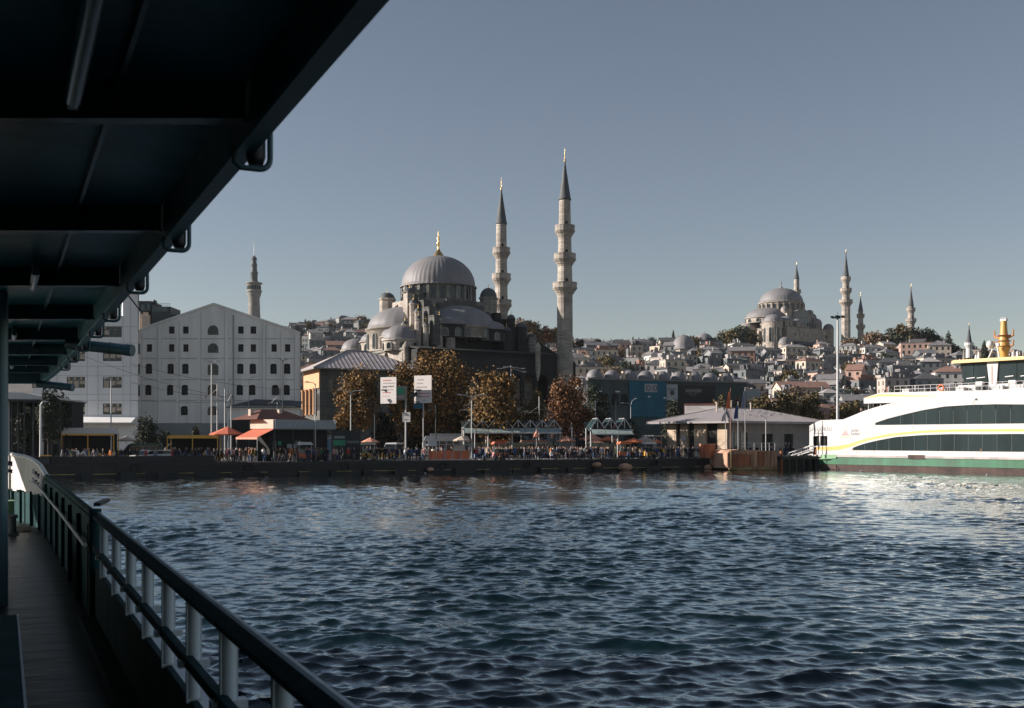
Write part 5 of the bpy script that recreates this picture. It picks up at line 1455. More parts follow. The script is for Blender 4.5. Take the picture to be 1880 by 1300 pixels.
        for j in range(g.randint(1, 3)):
            ax_ = g.uniform(-w, w) * .7; hh = g.uniform(1, 2.6); q = g.uniform(.15, .5)
            mass.add([T(ax_ - q, -q, h), T(ax_ + q, -q, h), T(ax_ + q, q, h), T(ax_ - q, q, h), T(ax_ - q, -q, h + hh), T(ax_ + q, -q, h + hh), T(ax_ + q, q, h + hh), T(ax_ - q, q, h + hh)], [(0, 1, 5, 4), (1, 2, 6, 5), (2, 3, 7, 6), (3, 0, 4, 7), (4, 5, 6, 7)], g.choice([0, 3, 7]))
        for j in range(3):
            ax_ = -w + (j + .5) * 2 * w / 3
            for zz in np.arange(1.0, h - 1.5, 2.6): mass.add([T(ax_ - .45, -d - .03, zz), T(ax_ + .45, -d - .03, zz), T(ax_ + .45, -d - .03, zz + 1.4), T(ax_ - .45, -d - .03, zz + 1.4)], [(0, 1, 2, 3)], 8)
    tag(mass.build('hillside_town', cols + [M['glass']]), kind='stuff')
    return count
n_houses = make_houses()

def medrese(u0, u1, Y, label, n):
    """long low range with a row of little domes and chimneys"""
    x0 = PX(u0, Y); W = PX(u1, Y) - x0
    z = terrain(PX((u0 + u1) / 2, Y), Y)
    o = thing('domed_range', label, 'building', (x0, Y, z), R(4))
    m = MB(); m.box(0, W, 0, 9, -6, 4.6); m.build('wall', 'stone2', o)
    m = MB(); m.box(-0.3, W + 0.3, -0.3, 9.3, 4.6, 4.95); m.build('roof_ledge', 'lead', o)
    d = MB(); d.lathe([(1.7, 4.95), (1.7, 5.3)] + [(max(0.001, 1.62 * math.cos(a)), 5.3 + 1.3 * math.sin(a)) for a in np.linspace(0, PI / 2, 7)], 18)
    c = MB(); c.box(-0.4, 0.4, -0.4, 0.4, 4.95, 7.4); c.lathe([(0.55, 7.4), (0.3, 7.9), (0.02, 8.4)], 8)
    dm = cm = None
    for i in range(n):
        x = (i + 0.5) * W / n
        if dm is None: dm = d.build('roof_dome', 'lead', o, (x, 4.5, 0)).data; cm = c.build('chimney', 'cream', o, (x + W / n / 2, 0.7, 0)).data
        else:
            link('roof_dome', dm, o, (x, 4.5, 0)); link('chimney', cm, o, (x + W / n / 2, 0.7, 0))
        q = MB(); v, f = fill2d(arch(0, 0, 1.2, 2.2, 5), []); q.add([(a, 0, b) for a, b in v], f); q.build('window', 'glass', o, (x, -0.03, 1.2))
medrese(1355, 1405, 600, 'low range with small domes at the foot of the bright octagonal turret', 7)
medrese(1440, 1535, 590, 'long low range with small domes and chimneys below the hilltop mosque', 12)
medrese(1540, 1630, 575, 'low range with small domes and chimneys right of the tall street mast', 11)
medrese(1500, 1560, 560, 'lower range with small domes in front of the long one', 7)

# ================================================================ TREES
def crown_mesh(name, blobs, n, leaf, mats, seed, hollow=0.45):
    g = np.random.default_rng(seed)
    vol = np.array([b[3] * b[4] * b[5] for b in blobs]); pick = g.choice(len(blobs), n, p=vol / vol.sum())
    B = np.array(blobs)[pick]
    d = g.normal(size=(n, 3)); d /= np.linalg.norm(d, axis=1)[:, None]
    r = g.uniform(hollow ** 3, 1, n) ** (1 / 3)
    # bunch the leaves into twigs so that gaps and clumps appear
    nt = max(8, n // 16); tw = g.normal(size=(nt, 3)); tw /= np.linalg.norm(tw, axis=1)[:, None]
    ti = g.integers(0, nt, n)
    d = d * 0.3 + tw[ti] * 0.9; d /= np.linalg.norm(d, axis=1)[:, None]
    tr = np.where(g.uniform(0, 1, nt) < 0.12, g.uniform(1.1, 1.35, nt), g.uniform(0.5, 1.12, nt))
    r = r * tr[ti]
    c = B[:, :3] + d * B[:, 3:6] * r[:, None]
    nrm = d + g.normal(size=(n, 3)) * 0.8; nrm /= np.linalg.norm(nrm, axis=1)[:, None]
    t = np.cross(nrm, g.normal(size=(n, 3))); t /= np.linalg.norm(t, axis=1)[:, None]
    b = np.cross(nrm, t)
    s = leaf * g.uniform(0.6, 1.3, n)[:, None]
    v = np.stack([c - t * s * 0.5, c + b * s * 0.42 + nrm * s * 0.1, c + t * s * 0.6, c - b * s * 0.42 + nrm * s * 0.1], 1).reshape(-1, 3)
    f = np.arange(4 * n).reshape(-1, 4)
    me = bpy.data.meshes.new(name); me.from_pydata(v.tolist(), [], f.tolist())
    me.materials.append(M[mats]); me.update()
    return me
def trunk_mesh(name, h, r, limbs, seed, top=0.75):
    g = random.Random(seed); mb = MB()
    lean = (g.uniform(-0.04, 0.04) * h, g.uniform(-0.04, 0.04) * h)
    mb.tube([(0, 0, -0.3), (0, 0, h * 0.12), (lean[0] * 0.6, lean[1] * 0.6, h * 0.4), (lean[0], lean[1], h * top)], [r * 1.35, r, r * 0.75, r * 0.25], 9)
    for i in range(limbs):
        a = g.uniform(0, 2 * PI); z0 = h * g.uniform(0.25, 0.55); L = h * g.uniform(0.22, 0.4)
        p0 = (lean[0] * 0.6, lean[1] * 0.6, z0); p1 = (math.cos(a) * L * 0.5, math.sin(a) * L * 0.5, z0 + L * 0.45); p2 = (math.cos(a) * L, math.sin(a) * L, z0 + L * 0.95)
        mb.tube([p0, p1, p2], [r * 0.5, r * 0.32, r * 0.08], 6)
    me = bpy.data.meshes.new(name); me.from_pydata(mb.v, [], mb.f); me.materials.append(M['bark']); me.update()
    return me
def tree(name, label, X, Y, z, h, w, n, leaf, lm, seed, base=0.3, group=None, shared=None, cat='tree', rz=0.0, sc=1.0):
    o = thing(name, label, cat, (X, Y, z), rz, group)
    if shared is None:
        g = random.Random(seed)
        blobs = [(0, 0, h * (base + 1) / 2, w * 0.44, w * 0.44, h * (1 - base) * 0.46)]
        for k in range(12):
            a = g.uniform(0, 2 * PI); q = g.uniform(0.2, 0.46) * w; zz = g.uniform(base + 0.1, 0.97)
            q *= 1 - 0.55 * max(0, zz - 0.55) / 0.45
            blobs.append((math.cos(a) * q, math.sin(a) * q, h * zz, w * g.uniform(0.11, 0.22), w * g.uniform(0.11, 0.22), h * g.uniform(0.07, 0.15)))
        shared = (trunk_mesh('trunk', h, max(0.12, w * 0.028), 5, seed), crown_mesh('crown', blobs, n, leaf, lm, seed))
    a = link('trunk', shared[0], o); b = link('crown', shared[1], o)
    if sc != 1.0: a.scale = (sc,) * 3; b.scale = (sc,) * 3
    return o, shared

# trees on the quayside plaza
def plaza_trees():
    def at(u, vt, vb, wpx, Y, name, label, n, leaf, lm, seed, base=0.18):
        z0 = GROUND; h = PZ(vt, Y) - z0; w = wpx * Y / F
        tree(name, label, PX(u, Y), Y, z0, h, w, n, leaf, lm, seed, base)
    at(658, 670, 785, 92, 172, 'plane_tree', 'brownish autumn tree left of the white sign boards', 9000, 0.40, 'leaf_orange', 1, 0.28)
    at(803, 650, 800, 146, 176, 'plane_tree', 'largest orange autumn tree behind the right sign board', 17000, 0.42, 'leaf_orange', 2, 0.14)
    at(742, 666, 800, 72, 174, 'plane_tree', 'narrow orange tree showing between the two sign boards', 6500, 0.42, 'leaf_orange', 3, 0.2)
    at(908, 682, 800, 108, 163, 'plane_tree', 'orange brown tree in front of the dark mosque wall, above the tram shelter', 10000, 0.40, 'leaf_orange', 4, 0.16)
    at(980, 718, 800, 58, 178, 'plane_tree', 'low dark brown bushy tree between hoarding and tram mast', 4500, 0.36, 'leaf_olive', 14, 0.2)
    at(1042, 692, 790, 88, 168, 'maple_tree', 'rust red autumn tree at the foot of the tall minaret', 8500, 0.36, 'leaf_rust', 5, 0.2)
    at(1095, 710, 795, 62, 180, 'plane_tree', 'dark olive tree right of the rust red tree', 4500, 0.36, 'leaf_dark', 6, 0.1)
    at(1160, 770, 820, 30, 166, 'shrub', 'small green shrub beside the right end of the tram shelter', 1500, 0.3, 'leaf_dark', 7, 0.05)
    for i, (u, vt, w, lm, l) in enumerate(((1398, 722, 58, 'leaf_olive', 'leftmost olive brown tree of the row behind the terminal roof'), (1440, 719, 62, 'leaf_olive', 'middle olive brown tree of the row behind the terminal roof'),
                                         (1484, 723, 56, 'leaf_olive', 'olive tree behind the terminal roof, left of the tall mast'), (1555, 732, 66, 'leaf_olive', 'brownish tree behind the ferry bow, right of the tall mast'), (1362, 738, 40, 'leaf_orange', 'small orange tree behind the flags'))):
        at(u, vt, 800, w, 226 + i * 2, 'plane_tree', l, 4500, 0.5, lm, 20 + i, 0.1)
    for i, (u, vt, w, Y_, l) in enumerate(((706, 762, 60, 179, 'low dark shrubbery tree behind the left board'), (770, 748, 70, 180, 'low dark olive tree behind the right board'), (856, 742, 76, 181, 'low dark tree under the largest orange tree'), (930, 752, 70, 181, 'low dark tree behind the tram shelter left end'), (632, 752, 60, 178, 'low dark tree below the pavilion wall'))):
        at(u, vt, 812, w, Y_, 'dark_tree', l, 3600, 0.38, 'leaf_dark', 40 + i, 0.04)
    at(1236, 742, 800, 40, 190, 'dark_tree', 'dark tree before the teal banner foot', 2600, 0.36, 'leaf_dark', 51, 0.05)
    at(1322, 728, 800, 36, 196, 'dark_tree', 'dark tree behind the flags left of the small orange tree', 2400, 0.36, 'leaf_olive', 52, 0.1)
    at(267, 763, 822, 42, 160, 'clipped_bush', 'round dark clipped bush in front of the pale facades', 4500, 0.3, 'leaf_dark', 8, 0.03)
    at(300, 786, 822, 40, 164, 'shrub', 'low dark shrub right of the round bush', 2200, 0.26, 'leaf_dark', 9, 0.03)
    at(360, 776, 822, 16, 164, 'shrub', 'small dark sapling before the warehouse plinth', 700, 0.25, 'leaf_dark', 10, 0.3)
    at(89, 712, 830, 44, 126, 'conifer_tree', 'thin dark tree with sparse boughs before the glazed terminal', 2000, 0.3, 'leaf_dark', 11, 0.25)
    at(45, 745, 830, 42, 132, 'dark_tree', 'dark tree inside the shade of the glazed terminal', 2600, 0.28, 'leaf_dark', 12, 0.2)
    at(112, 722, 830, 34, 131, 'dark_tree', 'loose dark tree between glazed terminal and office block', 1500, 0.26, 'leaf_dark', 13, 0.35)
plaza_trees()

def hill_trees():
    g = random.Random(9)
    kinds = {}
    for lm in ('leaf_tan', 'leaf_olive', 'leaf_dark', 'leaf_rust'):
        for s in range(2):
            _, sh = tree('deciduous_tree', None, 0, -4000, -200, 10, 9.5, 1700, 0.72, lm, 60 + s + len(lm), 0.16)
            kinds[(lm, s)] = sh
            bpy.data.objects.remove(_.children[0]); bpy.data.objects.remove(_.children[0]); bpy.data.objects.remove(_)
    cn = {'leaf_tan': 'tan', 'leaf_olive': 'olive brown', 'leaf_dark': 'dark green', 'leaf_rust': 'reddish'}
    def put(u, v_top, hpx, Y, lm, where):
        k = Y / F; h = hpx * k
        o, _ = tree('deciduous_tree', None, PX(u, Y), Y, PZ(v_top + hpx, Y), 10, 9, 0, 0, lm, 0, group='trees on the hilltop', shared=kinds[(lm, g.randint(0, 1))], rz=g.uniform(0, 6), sc=h / 10)
        later(o, f'{cn[lm]} tree {where}', u, Y)
    for u, vt, h, lm in ((1340, 602, 56, 'leaf_olive'), (1358, 600, 58, 'leaf_dark'), (1376, 606, 50, 'leaf_olive'), (1330, 612, 40, 'leaf_dark')):
        put(u, vt, h, 640, lm, 'in front of the left flank of the hilltop mosque')
    for u, vt, h, lm in ((1560, 618, 44, 'leaf_tan'), (1576, 628, 34, 'leaf_dark'), (1608, 606, 58, 'leaf_tan'), (1596, 624, 44, 'leaf_rust'), (1628, 612, 50, 'leaf_olive'), (1646, 602, 60, 'leaf_dark'), (1660, 598, 62, 'leaf_olive'), (1680, 600, 60, 'leaf_dark'),
                         (1696, 606, 56, 'leaf_dark'), (1690, 620, 44, 'leaf_tan'), (1652, 626, 46, 'leaf_tan'), (1630, 634, 42, 'leaf_olive'), (1712, 616, 44, 'leaf_dark'), (1728, 620, 36, 'leaf_tan'), (1748, 628, 34, 'leaf_dark'), (1668, 634, 42, 'leaf_dark'), (1640, 644, 40, 'leaf_dark')):
        put(u, vt, h, 610, lm, 'on the ridge right of the hilltop mosque')
    for u, vt, h, lm in ((962, 583, 46, 'leaf_tan'), (978, 590, 44, 'leaf_olive'), (1006, 597, 40, 'leaf_rust'), (1022, 602, 36, 'leaf_olive'), (994, 608, 34, 'leaf_tan'), (950, 596, 40, 'leaf_olive'), (1050, 622, 22, 'leaf_dark'), (1066, 622, 20, 'leaf_dark'), (975, 612, 40, 'leaf_dark')):
        put(u, vt, h, 430, lm, 'between the two great minarets')
    for u, vt, h, lm in ((661, 578, 34, 'leaf_tan'), (672, 584, 28, 'leaf_olive'), (606, 593, 14, 'leaf_rust'), (620, 594, 14, 'leaf_olive'), (566, 592, 16, 'leaf_olive'), (590, 606, 14, 'leaf_dark'), (640, 600, 20, 'leaf_dark'), (524, 598, 14, 'leaf_olive')):
        put(u, vt, h, 610, lm, 'on the skyline left of the great mosque')
    for u, vt, h, lm in ((1100, 624, 12, 'leaf_olive'), (1116, 625, 12, 'leaf_dark'), (1153, 623, 18, 'leaf_tan'), (1197, 618, 22, 'leaf_dark'), (1218, 624, 22, 'leaf_dark'), (1210, 628, 18, 'leaf_dark')):
        put(u, vt, h, 640, lm, 'on the ridge left of the twin domes')
    for u, vt, h, lm in ((1480, 636, 16, 'leaf_tan'), (1440, 640, 18, 'leaf_dark'), (1526, 640, 18, 'leaf_dark')):
        put(u, vt, h, 585, lm, 'before the front wall of the hilltop mosque')
    # low wood on the slopes behind, dark patches between the houses
    for i in range(80):
        u = g.choice([g.uniform(540, 740), g.uniform(1060, 1880), g.uniform(1060, 1880)]); Y = g.uniform(330, 600)
        z = terrain(PX(u, Y), Y); h = g.uniform(7, 12)
        lm = g.choice(['leaf_olive', 'leaf_dark', 'leaf_tan', 'leaf_dark'])
        o, _ = tree('deciduous_tree', None, PX(u, Y), Y, z, 10, 9, 0, 0, lm, 0, group='trees among the hillside houses', shared=kinds[(lm, g.randint(0, 1))], rz=g.uniform(0, 6), sc=h / 10)
        later(o, f'{cn[lm]} tree among the houses ' + ('behind the pavilion' if u < 800 else 'left of the twin domes' if u < 1230 else 'below the hilltop mosque' if u < 1540 else 'above the white ferry'), u, Y)
    def cypress(u, vt, hpx, wpx, Y, label):
        k = Y / F; h = hpx * k; w = wpx * k
        o = thing('cypress_tree', label, 'tree', (PX(u, Y), Y, PZ(vt + hpx, Y)))
        link('trunk', trunk_mesh('trunk', h * 0.6, 0.3, 0, 5), o)
        bl = [(0, 0, h * (0.1 + 0.1 * i), w * 0.5 * (1 - 0.095 * i) ** 0.8, w * 0.5 * (1 - 0.095 * i) ** 0.8, h * 0.1) for i in range(10)]
        link('crown', crown_mesh('crown', bl, 1500, 0.7, 'leaf_dark', 77), o)
    cypress(1236, 609, 30, 10, 600, 'slim dark cypress left of the twin domes')
    cypress(1741, 610, 40, 22, 560, 'dark pointed cypress on the ridge left of the black spired minaret')
    cypress(1807, 628, 34, 18, 470, 'dark pointed cypress between black spired minaret and ferry mast')
    cypress(1162, 620, 20, 6, 640, 'tiny dark cypress above the market domes')
hill_trees()

# ================================================================ THE WHITE FERRY
def white_ferry():
    E = Vector((0.62, -0.7846)); O = Vector((44.0, 158.0))
    root = thing('white_ferry', 'large white ferry with swooping dark window bands, orange stripe and green hull, moored at right', 'ferry', (O.x, O.y, 0), math.atan2(E.y, E.x))
    N = Vector((0.7846, 0.62))
    def sp(u, v, y=0.0):
        k = (u - CU) / F
        ox, oy = O.x + N.x * y, O.y + N.y * y
        l = (k * oy - ox) / (E.x - k * E.y)
        Y = oy + E.y * l
        return (l, PZ(v, Y))
    MID = 25.5; LEN = 2 * MID; B = 11.0
    def mir(pts): return pts + [(LEN - l, z) for l, z in reversed(pts)]
    # superstructure side
    top = [sp(1486, 782), sp(1494, 777), sp(1507, 771.5), (sp(1548, 770)[0], sp(1548, 770)[1]), sp(1561, 765), sp(1586, 754.5), sp(1608, 747.5), sp(1637, 740)]
    low = [(top[0][0], 2.15)]
    half = low + top
    ztop = 9.6
    half2 = half + [(half[-1][0] + 1.2, sp(1637, 740)[1] + 0.35)]
    # openings: bow doorway
    door = [sp(1493, 818.5), sp(1519, 818.5), sp(1519, 800.5), sp(1493, 800.5)]
    hatch = [sp(1492.5, 836), sp(1499.5, 836), sp(1499.5, 821), sp(1492.5, 821)]
    # swooping window openings
    lo_top = [sp(1565, 822.5), sp(1575, 818.5), sp(1586, 814.8), sp(1612, 808.5), sp(1646, 802.3), sp(1693, 798.8), sp(1746, 797)]
    lo_end = (MID, sp(1790, 797.3)[1])
    up_top = [sp(1607, 776.4), sp(1629, 768.8), sp(1661, 760.6), sp(1693, 753.2), sp(1735, 746.2), sp(1788, 743)]
    z_lo = sp(1746, 828.5)[1]; z_up = sp(1746, 779)[1]
    up_z = sp(1800, 743)[1]
    lens_lo = [(lo_top[0][0], z_lo)] + mir(lo_top + [lo_end])[:-1] + [(LEN - lo_top[0][0], lo_top[0][1]), (LEN - lo_top[0][0], z_lo)]
    lens_up = [(up_top[0][0], z_up)] + mir(up_top + [(MID, up_z)])[:-1] + [(LEN - up_top[0][0], up_top[0][1]), (LEN - up_top[0][0], z_up)]
    full = mir(half2)
    body = MB()
    facade(body, full, [lens_lo, lens_up, door, hatch], 0.0, 0.10)
    facade(body, full, [], B, 0.10)
    n = len(full)
    v = [(p[0], 0.0, p[1]) for p in full] + [(p[0], B, p[1]) for p in full]
    body.add(v, [(i, n + i, n + (i + 1) % n, (i + 1) % n) for i in range(n)])
    body.build('superstructure', 'shipwhite', root)
    # panes, one by one
    def panes(lens_top, zb, y, step, nm):
        ll = [p[0] for p in lens_top]; zz = [p[1] for p in lens_top]
        l = ll[0]
        while l < LEN - ll[0] - 0.05:
            l2 = min(l + step, LEN - ll[0])
            def zt(q):
                q = q if q <= MID else LEN - q
                return float(np.interp(q, ll, zz))
            a, b = l + 0.03, l2 - 0.03
            mid = [a + (b - a) * t for t in (0, 0.34, 0.67, 1)]
            poly = [(a, zb), (b, zb)] + [(q, max(zb + 0.02, zt(q))) for q in reversed(mid)]
            m = MB(); m.prism(poly, 'y', y, y + 0.02); m.build(nm, 'shipglass', root)
            l = l2
    panes(lo_top + [lo_end], z_lo, 0.06, 1.9, 'window_pane')
    panes(up_top + [(MID, up_z)], z_up, 0.06, 1.9, 'window_pane')
    gb = MB(); gb.box(lens_lo[0][0] + 0.5, LEN - lens_lo[0][0] - 0.5, 0.085, 0.2, z_lo - 0.05, z_lo + 2.6); gb.box(lens_up[0][0] + 3, LEN - lens_up[0][0] - 3, 0.085, 0.2, z_up - 0.05, up_z - 0.6); gb.build('window_mullion', 'frame', root)
    vo = MB(); vo.box(door[0][0] - 0.1, door[1][0] + 0.1, 0.4, 0.45, door[0][1] - 0.3, door[2][1] + 0.1); vo.box(hatch[0][0] - 0.1, hatch[1][0] + 0.1, 0.4, 0.45, hatch[0][1], hatch[2][1] + 0.1); vo.build('dark_passage', 'void', root)
    dp = MB(); dx = (door[0][0] * 0.55 + door[1][0] * 0.45); dp.box(dx - 0.09, dx + 0.09, 0.02, 0.2, door[0][1], door[2][1]); dp.build('door_post', 'white', root)
    tp = MB(); tp.box(hatch[0][0], hatch[1][0], 0.25, 0.35, hatch[0][1] + 0.1, hatch[2][1] - 0.3); tp.build('rusty_bin', 'rust', root)
    # orange stripe with a wave
    cl = [sp(1499, 823.5), sp(1520, 824), sp(1541, 822.5), sp(1561, 818), sp(1586, 808.3), sp(1629, 799), sp(1693, 792.6), sp(1757, 790.3), (MID, sp(1790, 790.3)[1])]
    th = [0.20, 0.30, 0.30, 0.24, 0.17, 0.16, 0.15, 0.16, 0.15]
    cc = cl + [(LEN - l, z) for l, z in reversed(cl[:-1])]; tt = th + th[-2::-1]
    ll = np.linspace(cc[0][0], cc[-1][0], 90); zz = np.interp(ll, [c[0] for c in cc], [c[1] for c in cc]); t_ = np.interp(ll, [c[0] for c in cc], tt)
    k_ = np.array([0.25, 0.5, 0.25])
    for _ in range(3): zz[1:-1] = np.convolve(zz, k_, 'valid')
    st = MB(); poly = [(a, b + c) for a, b, c in zip(ll, zz, t_)] + [(a, b - c) for a, b, c in reversed(list(zip(ll, zz, t_)))]
    st.prism(poly, 'y', -0.012, 0.001); st.build('stripe', 'stripe', root)
    # upper deck slab with overhanging pointed ends
    a0 = sp(1586, 741); a1 = sp(1586, 731); a2 = sp(1616, 721); a3 = sp(1700, 719)
    tl = [a0, a1, a2, a3, (MID, sp(1790, 717.2)[1])]
    sl = tl + [(LEN - l, z) for l, z in reversed(tl[:-1])]
    s = MB(); s.prism(sl, 'y', -0.03, B + 0.03); s.build('upper_deck', 'shipwhite', root)
    # the slab's underside band continuing the side to the top
    y_ = MB(); yl = [sp(1588, 731.5), sp(1616, 727.5), sp(1720, 728.2), sp(1719, 727.2), sp(1616, 723.5), sp(1590, 729.5)]
    y_.prism(yl, 'y', -0.045, -0.029); y_.build('yellow_flash', 'stripe', root)
    y_ = MB(); y_.prism([(LEN - l, z) for l, z in yl], 'y', -0.045, -0.029); y_.build('yellow_flash', 'stripe', root)
    for u in (1590, 1598, 1612, 1625):
        p = MB(); a = sp(u, 741); p.tube([(a[0] + 0.2, 0.3, sp(u, 757)[1] - 1.2), (a[0] + 0.2, 0.3, a[1])], 0.06, 6); p.build('deck_stanchion', 'white', root)
    dk = MB(); dk.box(sp(1592, 745)[0], sp(1640, 745)[0] + 1, 1.2, B - 1, sp(1600, 752)[1] - 0.6, sp(1600, 741)[1]); dk.build('aft_lounge', 'void', root)
    # hull: strake, green band, rusty boot-top
    def band(name, m, z0, z1, y, l0, l1):
        h = MB(); h.prism([(l0 - 0.25, z1), (l0 + (z1 - z0) * 0.8, z0), (LEN - l0 - (z1 - z0) * 0.8, z0), (LEN - l0 + 0.25, z1)], 'y', y, B - y); return h.build(name, m, root)
    l0 = top[0][0]
    band('strake', 'strake', 1.86, 2.15, -0.10, l0, 0)
    band('hull_green_band', 'green', 0.80, 1.86, 0.02, l0 + 0.5, 0)
    band('boot_top', 'boottop', -1.5, 0.80, 0.10, l0 + 1.8, 0)
    fg = MB(); fg.prism([sp(1508, 843), sp(1536, 841.5), sp(1536, 834.5), sp(1508, 834.5)], 'y', -0.13, -0.101); fg.build('pale_green_patch', 'palegreen', root)
    bl = MB(); bl.lathe([(0.02, 1.1), (1.6, 1.25), (2.2, 1.5), (2.3, 1.62), (0.02, 1.64)], 20, (l0 + 2.6, 1.8)); bl.build('bow_ramp_hinge', 'palegreen', root)
    rs = MB(); rs.box(sp(1668, 842)[0], sp(1698, 842)[0], -0.14, -0.11, 1.75, 2.3); rs.build('rust_patch', 'boottop', root)
    gs = random.Random(8)
    for i in range(16):
        l = gs.uniform(2.5, LEN - 3); z0 = gs.choice([2.2, 3.2, z_up - 0.1, up_z + 0.5]); hgt = gs.uniform(0.3, 0.9); ww = gs.uniform(0.02, 0.05)
        if z0 - hgt < 2.16: z0 = 2.17 + hgt
        q = MB(); q.add([(l - ww, -0.006, z0), (l + ww, -0.006, z0), (l + ww * 0.3, -0.006, z0 - hgt), (l - ww * 0.2, -0.006, z0 - hgt)], [(0, 1, 2, 3)]); q.build('rust_streak', 'rustpale', root)
    for l in np.arange(4, LEN - 3, 4.6):
        q = MB(); q.box(l - 0.012, l + 0.012, -0.008, -0.001, 2.16, z_lo - 0.08); q.build('plate_seam', 'strake', root)
    # ship's name, operator's lettering and emblem
    a = sp(1506, 788.5); text('lettering', '\u015eH-G\u00dcRSU', 0.78, 'frame', root, (a[0], -0.012, a[1]), (PI / 2, 0, 0), 0.006, squash=1.05)
    a = sp(1504.5, 795.8); text('lettering', '\u0130STANBUL', 0.26, 'frame', root, (a[0], -0.012, a[1]), (PI / 2, 0, 0), 0.006)
    a = sp(1562, 790.2); text('lettering', '\u015fehir', 0.62, 'frame', root, (a[0], -0.012, a[1]), (PI / 2, 0, 0), 0.006, align='LEFT')
    a = sp(1562, 796.5); text('lettering', 'hatlar\u0131', 0.62, 'frame', root, (a[0], -0.012, a[1]), (PI / 2, 0, 0), 0.006, align='LEFT')
    em = MB(); c = sp(1552, 795.5)
    for (dx, dz, w, h) in ((0, 0.0, 0.32, 0.5), (-0.35, -0.2, 0.2, 0.25), (0.35, -0.2, 0.2, 0.25), (0, 0.4, 0.12, 0.25)):
        em.box(c[0] + dx - w, c[0] + dx + w, -0.014, 0.0, c[1] + dz - h / 2, c[1] + dz + h / 2)
    em.build('emblem', mat('pale_pink_print', (0.62, 0.36, 0.36), 0.6), root)
    em = MB()
    for i in range(5): em.box(c[0] - 0.9 + i * 0.4, c[0] - 0.62 + i * 0.4, -0.014, 0.0, c[1] - 0.58, c[1] - 0.46)
    em.build('emblem', 'stripe', root)
    em = MB(); em.box(c[0] - 0.5, c[0] + 0.5, -0.014, 0, c[1] + 0.82, c[1] + 0.92); em.build('emblem', 'strake', root)
    mk = MB(); c = sp(1792.5, 733.5); mk.prism([(c[0] - 0.28, c[1] - 0.1), (c[0] + 0.28, c[1] - 0.1), (c[0], c[1] + 0.22)], 'y', -0.05, -0.031); mk.build('deck_mark', 'ink', root)
    for u, v in ((1648, 768), (1756, 760)):
        pass
    # rail along the top deck
    zt = sp(1700, 719)[1]
    rl = MB()
    l_a = sp(1640, 712)[0]
    for zz in (zt + 0.45, zt + 0.9): rl.bar((l_a, 0.3, zz), (LEN - l_a, 0.3, zz), 0.04, 0.04)
    rl.build('deck_rail', 'white', root)
    pm = None
    for i in range(30):
        l = l_a + i * (LEN - 2 * l_a) / 29
        if pm is None:
            p = MB(); p.tube([(0, 0.3, zt - 0.02), (0, 0.3, zt + 0.92)], 0.035, 6); pm = p.build('rail_post', 'white', root, (l, 0, 0)).data
        else: link('rail_post', pm, root, (l, 0, 0))
    for i in range(9):
        l = l_a + 1.4 + i * 2.6
        b = MB(); b.box(-0.5, 0.5, 0.7, 1.3, zt - 0.02, zt + 0.42); b.box(-0.55, 0.55, 0.65, 1.35, zt + 0.42, zt + 0.5); b.build('raft_case', ['white', 'dark_metal', 'grey_metal'][i % 3], root, (l, 0, 0))
    ring = [(0.38 * math.cos(a), 0, 0.38 * math.sin(a)) for a in np.linspace(0, 2 * PI, 19)]
    lb = MB(); lb.tube(ring, 0.1, 8, caps=False); c = sp(1726, 712); o = lb.build('lifebuoy', 'orange', root, (c[0], 0.22, c[1]))
    # wheelhouse
    Yb = 1.6
    w0 = sp(1762, 707, Yb)[0]; zf = sp(1790, 717, Yb)[1]; zr = sp(1790, 666, Yb)[1]
    w1 = w0 + 12.5
    ba = MB(); ba.box(w0 - 0.2, w1 + 0.2, Yb + 0.01, B - Yb - 0.01, zf - 0.3, zf + 0.75); ba.build('wheelhouse_base', 'shipwhite', root)
    wl = MB(); wl.box(w0 + 0.5, w1 - 0.5, Yb + 0.5, B - Yb - 0.5, zf + 0.75, zr); wl.build('wheelhouse_core', 'void', root)
    zw0, zw1 = zf + 0.75, zr
    def wpane(la, lb, nm='wheelhouse_window'):
        lean = 0.42
        m = MB(); m.prism([(la + (lean * 1.4 if la == w0 else 0), zw0), (lb, zw0), (lb, zw1), (la, zw1)], 'y', Yb + 0.12, Yb + 0.16); m.build(nm, 'shipglass', root)
    pl0 = sp(1812, 690, Yb)[0]; pl1 = sp(1833, 690, Yb)[0]
    for a, b in ((w0, (w0 + pl0) / 2 - 0.03), ((w0 + pl0) / 2 + 0.03, pl0), (pl1, pl1 + 2.3), (pl1 + 2.36, w1)): wpane(a, b)
    pi = MB(); pi.prism([(pl0 + 0.35, zw0 - 0.3), (pl1 - 0.25, zw0 - 0.3), (pl1, zw1), (pl0, zw1)], 'y', Yb - 0.05, Yb + 0.4); pi.build('wheelhouse_pillar', 'shipwhite', root)
    ru = MB(); ru.box((pl0 + pl1) / 2 - 0.12, (pl0 + pl1) / 2 + 0.02, Yb - 0.06, Yb - 0.051, zw0, zw1 - 0.5); ru.build('rust_streak', 'rustpale', root)
    for x in (w0 + 0.9, w0 + 2.3, pl1 + 0.8, pl1 + 2.8):
        b = MB(); b.bar((x, Yb + 0.08, zw0 + 0.85), (x + 1.1, Yb + 0.08, zw0 + 0.93), 0.04, 0.1); b.build('window_wiper', 'grey_metal', root)
    rf = MB(); ro = [(w0 - 0.75, zr + 0.02), (w0 - 0.75, zr + 0.34), (w0 - 0.4, zr + 0.44), (w1 + 0.4, zr + 0.44), (w1 + 0.75, zr + 0.34), (w1 + 0.75, zr + 0.02)]
    rf.prism(ro, 'y', Yb - 0.7, B - Yb + 0.7); rf.build('wheelhouse_roof', mat('pale_yellow_roof_paint', (0.80, 0.56, 0.24), 0.5, 0, 0.08), root)
